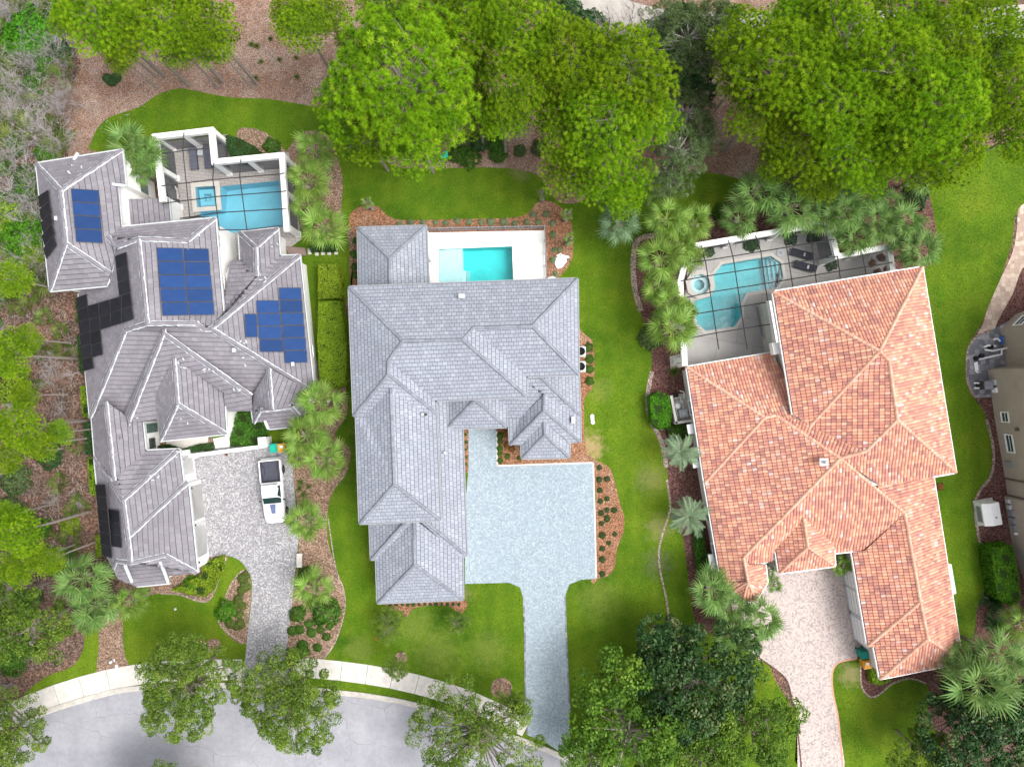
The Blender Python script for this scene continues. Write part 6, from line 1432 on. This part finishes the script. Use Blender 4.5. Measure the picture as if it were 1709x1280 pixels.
place_tree('oak_tree', OAKS_S, 792, 1250, 104, 6, 'thin feathery oak over the sidewalk beside pale blue driveway', None, (4.2, 5.4), i=0)
place_tree('oak_tree', OAKS_S, 852, 1180, 30, 4, 'small young oak in mulch ring beside pale blue driveway', None, (4.2, 5.4), i=1)
place_tree('oak_tree', OAKS, 660, 1115, 22, 3.6, 'small young oak at the sidewalk in a mulch ring', None, (4.2, 5.6), i=0)
place_tree('oak_tree', OAKS, 262, 1366, 92, 6, 'oak across the road with only its crown tip showing', None, (4.2, 5.6), i=1)
place_tree('flowering_shrub', OAKS_S, 646, 1046, 30, 2.2, 'thin young shrub with pink flowers on the centre front lawn', None, (4.2, 5.4), i=0, cat='shrub')
place_tree('young_tree', OAKS_S, 764, 1040, 22, 2.4, 'thin wispy young tree at the garage corner mulch', None, (4.2, 5.4), i=1)
place_tree('magnolia_tree', MAGS, 1165, 1138, 100, 5.5, 'dark glossy magnolia between front lawn and pink driveway', None, (4.0, 4.4), i=0)
place_tree('magnolia_tree', MAGS, 1110, 1075, 44, 4.5, 'smaller dark magnolia touching the large one on the front lawn', None, (4.0, 4.4), i=1)
place_tree('magnolia_tree', MAGS, 1648, 1228, 88, 5.5, 'dark glossy magnolia below the big fan palms', None, (4.0, 4.4), i=1)
place_tree('magnolia_tree', MAGS, 1600, 1170, 34, 4.0, 'small dark magnolia beside mulch path below garage', None, (4.0, 4.4), i=0)
place_tree('oak_tree', OAKS_B, 1048, 1225, 112, 5.5, 'bright green oak beside the foot of the pale blue driveway', None, (4.2, 5.4), i=0)
place_tree('oak_tree', OAKS_B, 1262, 1215, 78, 4.8, 'lighter leafy tree beside the pink driveway', None, (4.2, 5.4), i=1)
place_tree('oak_tree', OAKS_B, 1540, 1258, 48, 4.0, 'light green airy tree on the lawn below the garage', None, (4.2, 5.4), i=0)
place_tree('oak_tree', OAKS_B, 1180, 1265, 70, 4.5, 'olive leafy tree under the magnolia at the street', None, (4.2, 5.4), i=1)
place_tree('oak_tree', OAKS_B, 1120, 1180, 70, 4.0, 'green leafy tree filling the gap below the large magnolia', None, (4.2, 5.4), i=0)
place_tree('oak_tree', OAKS_B, 985, 1268, 56, 4.5, 'light green tree overhanging the blue drive at the street', None, (4.2, 5.4), i=1)
place_tree('magnolia_tree', MAGS, 1690, 1190, 56, 4.5, 'dark magnolia against the large pale palms', None, (4.0, 4.4), i=0)
place_tree('broadleaf_tree', OAKS_B, 42, 1052, 66, 5.5, 'bright green broadleaf tree at the scrub edge above sidewalk', None, (4.2, 5.4), i=1)
place_tree('broadleaf_tree', OAKS_B, 15, 1000, 44, 5, 'bright green broadleaf tree behind another at the scrub edge', None, (4.2, 5.4), i=0)
gG = 'grey-green trees by the concrete path'; lG = 'grey-green thin-leaved tree beside the concrete path'
for (x, y, r_, z) in ((1150, 60, 58, 7), (1185, 30, 46, 7), (1135, 250, 50, 7), (1150, 190, 44, 6.5), (1120, 300, 36, 6), (1110, 30, 38, 6), (1170, 225, 40, 6), (1165, 100, 46, 6.5), (1195, 80, 36, 6)): place_tree('broadleaf_tree', GREYS, x, y, r_, z, lG, gG, (4.2, 5.0))
place_tree('broadleaf_tree', MAGS, 930, 12, 36, 7, 'dark glossy tree beside the concrete path end', None, (4.0, 4.4))
place_tree('broadleaf_tree', MAGS, 1155, 135, 40, 6, 'dark leafy tree among the grey-green trees', None, (4.0, 4.4))
for (x, y, r_, z, lab) in ((1062, 40, 46, 8, 'bare grey dead tree over the concrete path'), (1020, 30, 26, 6, 'small bare grey tree beside the larger dead tree')):
    p = P(x, y, z); root = empty('dead_tree', (p.x, p.y, 0), 1.0, lab, 'tree'); m = MB(); m.tube([(0, 0, 0), (.1, .1, z*.4), (.05, 0, z*.75), (0, .1, z)], [.2, .16, .1, .05], 7); link('trunk', m.mesh('trunk', MT['dead']), root)
    o = link('branches', DEADS[0], root); o.location = (0, 0, z*.6); s_ = r_/S/1.2; o.scale = (s_*1.1, s_*1.1, s_*1.3)
# ================================================================ palms
def palms(lst, label, group, kind='green', n=18):
    for (x, y, r_, z) in lst: palm(x, y, r_, z, kind, label, group, n)
palms([(222, 245, 42, 4), (243, 262, 36, 3.5), (232, 285, 30, 3)], 'bushy green fan palm between north-west wing and left pool cage', 'palms by the north-west wing')
palms([(524, 254, 38, 4.5), (516, 302, 40, 4.5), (512, 345, 30, 4), (541, 380, 42, 4.5)], 'yellow-green fan palm in the row beside the left pool cage', 'palms beside left cage', 'yellow')
palms([(535, 672, 42, 4.5), (512, 727, 40, 4), (542, 768, 40, 4), (500, 755, 28, 3)], 'yellow-green fan palm between truck driveway and slate house', 'palms between the driveways', 'yellow')
palm(511, 869, 38, 3.5, 'yellow', 'fan palm beside the pickup truck nose', None); palm(524, 980, 37, 3, 'yellow', 'star-shaped fan palm over round clipped shrubs beside grey driveway', None)
palms([(140, 965, 46, 4), (160, 1010, 42, 3.5), (150, 1030, 30, 3)], 'pale green fan palm at the south-west garage corner', 'palms at garage corner'); palm(222, 1003, 30, 2.8, 'yellow', 'small yellow-green fan palm below the garage front', None, 20)
palms([(1096, 318, 34, 4.5), (1112, 368, 40, 4.5), (1158, 372, 34, 4), (1103, 432, 44, 4.5), (1135, 410, 34, 3.5), (1098, 480, 34, 4), (1116, 505, 36, 4), (1122, 548, 44, 4.5), (1150, 430, 28, 3), (1140, 520, 30, 3.5)], 'green fan palm in the row along the west side of the teal pool cage', 'palms west of right cage', 'yellow')
palm(1034, 371, 40, 3.8, 'blue', 'lone blue-green fan palm on the lawn below a pine', None, 18)
palms([(1262, 322, 44, 4.5), (1232, 366, 34, 3.5), (1318, 348, 46, 4.5), (1290, 330, 30, 3.5), (1372, 362, 36, 4), (1405, 352, 42, 4.5), (1440, 322, 44, 4.5), (1398, 312, 34, 4), (1462, 372, 40, 4.5), (1425, 395, 34, 4), (1502, 372, 40, 4.5), (1480, 340, 30, 4), (1532, 418, 38, 4.5), (1536, 296, 32, 3.5), (1510, 400, 32, 4)], 'green fan palm in the thicket between pines and teal pool cage', 'palms north of right cage')
palm(1136, 754, 34, 3, 'silver', 'silvery feather palm nearer the pool equipment beside terracotta eave', None, 22, name='feather_palm'); palm(1149, 861, 38, 3, 'silver', 'silvery feather palm beside dry grass edge and terracotta eave', None, 22, name='feather_palm')
palms([(1188, 985, 42, 4), (1215, 1010, 34, 3.5), (1222, 1055, 40, 3.5), (1272, 1032, 38, 4), (1250, 1060, 30, 3)], 'green fan palm at the turret corner beside pink driveway', 'palms at the turret')
palm(1290, 975, 16, 2, 'green', 'small palm in a gap between turret and entry gable', None, 14); palm(1403, 942, 22, 1.6, 'yellow', 'small yellow-green palm beside garage and entry gable', None, 20); palm(1282, 955, 14, 2, 'green', 'tiny palm behind the turret roof', None, 12)
palms([(1628, 1140, 62, 5), (1665, 1095, 48, 4.5), (1605, 1100, 34, 4), (1690, 1130, 44, 4)], 'large pale green fan palm at the south-east garage corner', 'palms south-east of garage'); palm(1702, 1040, 34, 3, 'yellow', 'yellowed palm beside blue-green ornamental grass', None)
for (x, y, lab) in ((612, 337, 'young transplanted palm at the orange bed corner by pavilion'), (905, 322, 'young transplanted palm with stubby trunk at the bed tip'), (947, 357, 'young transplanted palm leaning by rock pile'), (950, 398, 'young transplanted palm above the white plastic sheet')):
    palm(x, y, 12, 2.6, 'yellow', lab, None, 9)
# ================================================================ shrubs, hedges, bed plants
hedge([(531, 441), (560, 440), (566, 462), (567, 497), (531, 499)], 1.6, 'hedge', 'shorter clipped yellow-green hedge block beside the white side wall', .14, 560)
hedge([(531, 503), (566, 502), (574, 540), (578, 600), (576, 640), (560, 648), (534, 644), (530, 570)], 1.7, 'hedge', 'long clipped yellow-green hedge block beside the white side wall', .14, 560)
for (a, b, mt, lab) in (([(134, 645), (148, 645), (150, 696), (137, 696)], 1.2, 'hedge', 'clipped hedge at the west wall beside black panels'), ([(138, 705), (156, 705), (160, 758), (142, 758)], 1.3, 'shrub_dark', 'dark grey-green hedge at the west link wall'), ([(145, 765), (162, 763), (168, 826), (150, 826)], 1.2, 'hedge', 'bright clipped hedge at the garage west wall'), ([(125, 498), (133, 498), (137, 540), (128, 540)], 1.0, 'shrub', 'narrow shrub strip below the north-west wing wall'), ([(128, 560), (140, 560), (144, 620), (132, 622)], 1.1, 'shrub_dark', 'dark narrow shrub strip beside long black panel column'), ([(158, 895), (170, 892), (176, 925), (162, 930)], .9, 'hedge', 'small hedge piece at the garage south-west corner'), ([(1085, 662), (1100, 655), (1116, 660), (1122, 690), (1118, 710), (1102, 717), (1088, 705)], 1.4, 'shrub_bright', 'round glossy clipped shrub beside the pool equipment wall'), ([(1113, 712), (1145, 708), (1150, 732), (1122, 736)], .6, 'shrub', 'low dark green hedge below the equipment corner'), ([(1158, 880), (1172, 878), (1184, 955), (1166, 960)], .7, 'shrub', 'low green hedge strip along the terracotta west wall'), ([(1655, 915), (1690, 910), (1700, 960), (1704, 1000), (1690, 1012), (1668, 1000), (1660, 960)], 1.8, 'shrub_bright', 'large bright green shrub mass beside tan wall'), ([(1452, 1112), (1470, 1130), (1488, 1136), (1470, 1143), (1455, 1140)], .7, 'hedge', 'bright green low hedge under the garage corner'), ([(402, 728), (420, 700), (448, 700), (452, 715), (440, 730), (436, 742), (385, 745), (384, 732), (395, 690), (420, 688), (420, 700)], .5, 'shrub', 'dense courtyard groundcover behind the low white wall'), ([(262, 745), (280, 742), (305, 750), (330, 742), (352, 740), (353, 750), (305, 757)], .5, 'shrub_dark', 'narrow courtyard planting beside the round entry step'), ([(286, 985), (300, 978), (335, 960), (340, 940), (372, 928), (370, 950), (355, 985), (340, 996), (300, 988)], .6, 'hedge', 'leafy bed planting below the garage front corner'), ([(516, 410), (558, 408), (560, 418), (518, 419)], .7, 'shrub_dark', 'low dark hedge beside stepping stones'), ([(375, 225), (400, 232), (425, 245), (440, 262), (412, 270), (385, 268), (378, 240)], .9, 'shrub_dark', 'dark flowering groundcover beside the left cage corner')):
    hedge(a, b, mt, lab, .15, 330, name='hedge', lumpy=.12)
for (x, y, r_, m, lab) in ((545, 1018, 26, 'shrub', 'round clipped green shrub beside star-shaped palm'), (497, 1024, 14, 'shrub', 'small round shrub left of the clipped one'), (510, 958, 14, 'shrub', 'small green shrub beneath star-shaped palm'), (378, 1018, 18, 'shrub_bright', 'bright leafy plant at the island bed edge'), (322, 975, 16, 'shrub_bright', 'bright green plant in the bed below garage front'), (1608, 1008, 30, 'shrub_dark', 'x'), (1655, 1000, 34, 'shrub_dark', 'dark blue-green ornamental grass mound beside mulch'), (1205, 355, 17, 'shrub', 'round green shrub in the mulch by palms'), (1660, 1040, 30, 'shrub_dark', 'lower blue-green ornamental grass mound'), (1525, 330, 24, 'shrub_dark', 'dark shrub under the palm thicket'), (1085, 565, 20, 'grey_leaf', 'pink-dotted flowering shrub at the mulch bend'), (1125, 620, 16, 'palmetto', 'reddish grassy clump beside the concrete pad'), (455, 245, 14, 'shrub', 'low shrub in the small bed by the cage'), (490, 1095, 14, 'shrub_dark', 'dark shrub at the driveway foot'), (505, 1085, 12, 'shrub', 'small shrub near the driveway foot'), (700, 270, 26, 'grey_leaf', 'x'), (585, 1040, 1, 'shrub', 'x')):
    if lab == 'x': continue
    put('ornamental_grass' if 'grass' in lab else 'shrub', SPK_F if 'grass' in lab else SHR, x, y, r_, m, lab, 'shrub', zf=.85)
for (x, y) in ((643, 1036), (650, 1037), (634, 1054), (632, 1058), (658, 1028), (1229, 382), (1224, 385)):
    put('flower', SHR, x, y, 1.7, 'pink', 'pink flower cluster on front lawn shrub' if y > 900 else 'red flower cluster behind the right cage beam', 'flower', 'pink flowers' if y > 900 else 'red flowers', z=1.2)
def row(lst, r_, m, lab, grp, meshes=None, name='bed_plant', zf=.7):
    for (x, y) in lst: put(name, meshes or SHR, x, y, r_*random.uniform(.8, 1.2), m, lab, 'plant', grp, zf)
row([(667, 374), (685, 372), (706, 371), (727, 372), (744, 372), (763, 369), (783, 371), (803, 371), (819, 371), (841, 371), (859, 373), (879, 371), (898, 371), (922, 373), (890, 358), (911, 358), (923, 392), (925, 418), (923, 434), (927, 458), (934, 417)], 5.5, 'pale_plant', 'small pale green bedding plant in the orange mulch behind the pool fence', 'plants behind pool fence')
row([(982, 580), (984, 599), (984, 616), (984, 636)], 7, 'shrub', 'dark leafy plant in the orange strip beside the air conditioners', 'plants in east strip')
row([(1000, 780), (1000, 800), (1013, 799), (1001, 818), (1013, 832), (1002, 836), (1013, 851), (1003, 856), (1004, 873), (1025, 851), (1013, 865), (1005, 893), (1026, 891), (1016, 906), (1005, 915), (1005, 933), (1005, 957)], 5.0, 'shrub_dark', 'small dark round plant in the bed beside the pale blue drive', 'plants beside blue drive', SHR_F)
row([(835, 727), (834, 737), (834, 748), (834, 757), (847, 761), (866, 764), (835, 768)], 5, 'shrub', 'small green plant in the orange mulch beside entry walk', 'plants by entry walk')
row([(846, 742), (854, 749), (847, 723)], 6, 'red_plant', 'dark reddish plant against the south-east wing', 'red plants by entry')
row([(777, 725), (778, 738), (777, 750), (778, 763), (778, 775)], 5.5, 'palmetto', 'grassy plant in the narrow strip beside garage', 'grassy plants in narrow strip', SPK)
row([(595+i*9.5, 1008) for i in range(6, 19)], 3.0, 'shrub_dark', 'tiny dark plant in the row under the garage eave', 'plants under garage eave')
row([(591, 425), (592, 445), (594, 460), (595, 402)], 6, 'shrub', 'leafy plant beside the pavilion wall', 'plants by pavilion')
row([(420, 75), (429, 78), (436, 104), (467, 100), (495, 97), (428, 131), (496, 129), (452, 66), (382, 75)], 8, 'palmetto', 'grassy clump planted in the pine straw bed', 'grass clumps in straw bed', SPK_F, 'grass_clump', .8)
row([(180, 132), (195, 130), (188, 138)], 8, 'shrub_dark', 'small dark scrubby plant on the straw bed', 'dark scrub on straw', SHR)
row([(505, 1015), (516, 1040), (500, 1050), (520, 1055), (545, 1062), (550, 1045), (535, 1050), (505, 1075), (530, 1080), (488, 1052)], 7, 'shrub', 'small plant in the brown bed below clipped shrubs', 'small plants in driveway bed', SHR)
row([(405, 965), (410, 978), (403, 985), (398, 1000), (405, 1010), (392, 1010), (400, 1025), (385, 1040), (395, 1045), (402, 1040), (410, 960)], 8, 'palmetto', 'olive plant in the island bed beside grey driveway', 'plants in island bed', SHR)
row([(500, 815), (515, 812), (508, 825), (502, 805)], 9, 'palmetto', 'grassy plant beside the pickup truck', 'grassy plants by truck', SPK)
row([(1145, 425), (1183, 421), (1251, 410), (1257, 408), (1318, 398), (1357, 393), (1354, 400), (1364, 394), (1385, 440), (1158, 420)], 10, 'shrub_dark', 'dark potted plant under the right pool cage', 'plants in right cage', SHR)
row([(1540, 812), (1568, 812)], 6, 'red_plant', 'reddish weed clump on the right lawn', 'red weed clumps', SHR)
row([(341, 759), (378, 757)], 5.5, 'red_plant', 'red-leaved plant below the low courtyard wall', 'red plants at courtyard wall', SPK)
row([(1405, 412), (1455, 440), (1470, 430), (1480, 450), (1465, 455)], 7, 'red_plant', 'dry reddish plant in the cage corner planter', 'dry plants in cage corner', SHR)
# ================================================================ scrub west of the solar house
def scatter(n, poly, fn, mind=0):
    xs = [p[0] for p in poly]; ys = [p[1] for p in poly]; got = []; t = 0
    while len(got) < n and t < n*40:
        t += 1; x, y = random.uniform(min(xs), max(xs)), random.uniform(min(ys), max(ys)); c = False; j = len(poly)-1
        for i in range(len(poly)):
            if (poly[i][1] > y) != (poly[j][1] > y) and x < (poly[j][0]-poly[i][0])*(y-poly[i][1])/(poly[j][1]-poly[i][1]+1e-9)+poly[i][0]: c = not c
            j = i
        if not c or any((a-x)**2+(b-y)**2 < mind*mind for a, b in got): continue
        got.append((x, y)); fn(x, y)
NWS = [(-40, -30), (110, -30), (118, 60), (120, 130), (135, 180), (118, 215), (130, 262), (62, 268), (62, 300), (80, 430), (85, 490), (-40, 500)]
WS = [(-40, 490), (95, 495), (125, 560), (130, 640), (135, 760), (140, 830), (135, 950), (90, 1060), (60, 1110), (-40, 1180)]
scatter(105, NWS, lambda x, y: put('dead_shrub', DEADS, x, y, random.uniform(16, 30), 'dead', 'bare grey dead shrub in the tangle north-west of the solar house', 'shrub', 'dead shrubs in north-west scrub', .8), 8)
scatter(52, NWS, lambda x, y: put('palmetto', PALMETTOS, x, y, random.uniform(20, 34), 'palmetto', 'olive palmetto clump in the scrub north-west of the solar house', 'shrub', 'palmettos in north-west scrub', .9), 10)
scatter(24, NWS, lambda x, y: put('shrub', SHR, x, y, random.uniform(14, 24), random.choice(['shrub_dark', 'shrub', 'grey_leaf']), 'leafy green shrub in the scrub north-west of the solar house', 'shrub', 'leafy shrubs in north-west scrub', .8), 14)
scatter(14, [(70, 120), (125, 120), (128, 230), (80, 240)], lambda x, y: put('dead_shrub', BROWNS, x, y, random.uniform(14, 24), 'twig', 'brown dry brush heap at the straw bed edge', 'shrub', 'brown brush at straw edge', .6), 6)
scatter(84, WS, lambda x, y: put('dead_shrub', BROWNS, x, y, random.uniform(12, 24), random.choice(['twig', 'twig', 'dead']), 'dry brown brush in the clearing west of the solar house', 'shrub', 'brown brush in west clearing', .5), 10)
scatter(34, WS, lambda x, y: put('palmetto', PALMETTOS, x, y, random.uniform(14, 26), 'palmetto', 'low palmetto clump in the clearing west of the solar house', 'shrub', 'palmettos in west clearing', .8), 14)
scatter(12, WS, lambda x, y: put('shrub', SHR_F, x, y, random.uniform(10, 20), random.choice(['grey_leaf', 'shrub', 'hedge']), 'leafy bush in the clearing west of the solar house', 'shrub', 'bushes in west clearing', .8), 24)
for (x, y, r_, m, lab) in ((60, 60, 40, 'shrub_bright', 'big bright green shrub in the grey scrub'), (30, 75, 30, 'shrub_bright', 'bright green shrub beside the largest one in grey scrub'), (40, 400, 40, 'shrub_bright', 'bright green bush beside the north-west wing eave'), (62, 385, 30, 'shrub_bright', 'bright green bush touching the north-west wing eave'), (15, 365, 34, 'hedge', 'yellow-green bush beside bright green bush'), (58, 425, 28, 'hedge', 'yellow-green bush below the bright green bushes'), (80, 258, 20, 'shrub_bright', 'green bush at the north-west roof corner'), (85, 760, 22, 'shrub_dark', 'grey-green round bush in the west clearing'), (20, 640, 34, 'hedge', 'olive bush in the west clearing'), (30, 800, 26, 'grey_leaf', 'pale olive bush in the west clearing'), (25, 1100, 26, 'shrub', 'green shrub above the sidewalk end')):
    put('shrub', SHR_F, x, y, r_, m, lab, 'shrub', None, .9)
scatter(20, [(560, 230), (620, 265), (900, 275), (905, 245), (760, 215), (600, 200)], lambda x, y: put('shrub', SHR, x, y, random.uniform(9, 18), random.choice(['shrub_dark', 'grey_leaf', 'shrub']), 'understorey shrub beneath the pines behind the pool lawn', 'shrub', 'understorey behind pool lawn', .8), 10)
scatter(26, [(600, 20), (1200, 20), (1180, 150), (620, 180)], lambda x, y: put('shrub', SHR, x, y, random.uniform(16, 34), random.choice(['shrub_dark', 'shrub', 'shrub_dark']), 'dark understorey shrub between the pine trunks', 'shrub', 'understorey among north pines', .9), 16)
scatter(26, [(1200, 20), (1709, 20), (1709, 230), (1400, 270), (1260, 200)], lambda x, y: put('shrub', SHR, x, y, random.uniform(16, 34), random.choice(['shrub_dark', 'shrub', 'shrub_dark']), 'dark understorey shrub beneath the terracotta house pines', 'shrub', 'understorey among right pines', .9), 16)
# fallen sticks and chips, uncountable
lt = MB()
def stick(x, y):
    q = P(x, y); a = random.uniform(0, 6.28); l = random.uniform(.1, .55); lt.bar((q.x-math.cos(a)*l/2, q.y-math.sin(a)*l/2, .03), (q.x+math.cos(a)*l/2, q.y+math.sin(a)*l/2, .05), random.uniform(.012, .03), .02)
scatter(1800, WS, stick); scatter(900, NWS, stick); scatter(900, [(118, 40), (640, 10), (620, 190), (440, 165), (300, 145), (160, 230), (120, 250)], stick)
tag(lt.build('fallen_sticks', MT['dead']), 'thin grey sticks strewn over the woodland floor', 'sticks', kind='stuff')

# ================================================================ turf blades, uncountable
def in_poly(X, Y, q):
    c = np.zeros(len(X), bool); n = len(q); j = n-1
    for i in range(n):
        yi, yj, xi, xj = q[i, 1], q[j, 1], q[i, 0], q[j, 0]
        if yi != yj: c ^= ((yi > Y) != (yj > Y)) & (X < (xj-xi)*(Y-yi)/(yj-yi)+xi)
        j = i
    return c
def near_line(X, Y, q, d):
    c = np.zeros(len(X), bool)
    for i in range(len(q)-1):
        a, b = q[i], q[i+1]; v = b-a; L = (v**2).sum()
        if L < 1e-9: continue
        t = np.clip(((X-a[0])*v[0]+(Y-a[1])*v[1])/L, 0, 1); c |= (X-a[0]-v[0]*t)**2+(Y-a[1]-v[1]*t)**2 < d*d
    return c
X = rng.uniform(-47, 47, 620000); Y = rng.uniform(-35.5, 28, 620000); ok = np.zeros(len(X), bool)
for nm, q in SHEETS:
    if nm == 'lawn': ok |= in_poly(X, Y, q)
X, Y = X[ok], Y[ok]; ok = np.ones(len(X), bool)
for nm, q in SHEETS:
    if nm in ('mulch_bed', 'tree_ring', 'driveway', 'path', 'patio', 'terrace', 'planting_bed', 'road'): ok &= ~in_poly(X, Y, q)
for q in DECKS: ok &= ~in_poly(X, Y, q)
for q, d in EDGES: ok &= ~near_line(X, Y, q, d/2+.04)
ok &= ~near_line(X, Y, KERBP, .36)
for blk in HOUSE_FOOT: ok &= ~in_poly(X, Y, blk)
for (px, py, rad) in ((985, 745, 1.1), (1420, 1125, .9), (1100, 880, .9)): p = P(px, py); ok &= ((X-p.x)**2+(Y-p.y)**2 > rad*rad) | (rng.random(len(X)) < .25)
X, Y = X[ok], Y[ok]; n = len(X)
a = rng.uniform(0, 2*np.pi, n); L = rng.uniform(.04, .11, n); wd = rng.uniform(.012, .03, n); ln_ = rng.uniform(.2, 1.2, n)
b0 = np.stack([X-np.sin(a)*wd, Y+np.cos(a)*wd, np.full(n, .012)], 1); b1 = np.stack([X+np.sin(a)*wd, Y-np.cos(a)*wd, np.full(n, .012)], 1); tp = np.stack([X+np.cos(a)*L*ln_, Y+np.sin(a)*L*ln_, .012+L*.8], 1)
clump = .5+.25*np.sin(X*1.7+np.sin(Y*.9)*2)*np.sin(Y*1.3)+.22*np.sin(X*3.5+1)
me = tri_mesh('grass', np.stack([b0, b1, tp], 1).reshape(-1, 3), np.arange(n*3).reshape(-1, 3), MT['grass'], np.clip(clump*.45+.28+rng.normal(0, .2, n), .01, .99))
tag(link('grass', me), 'short mown green grass covering the lawns', 'grass', kind='stuff')
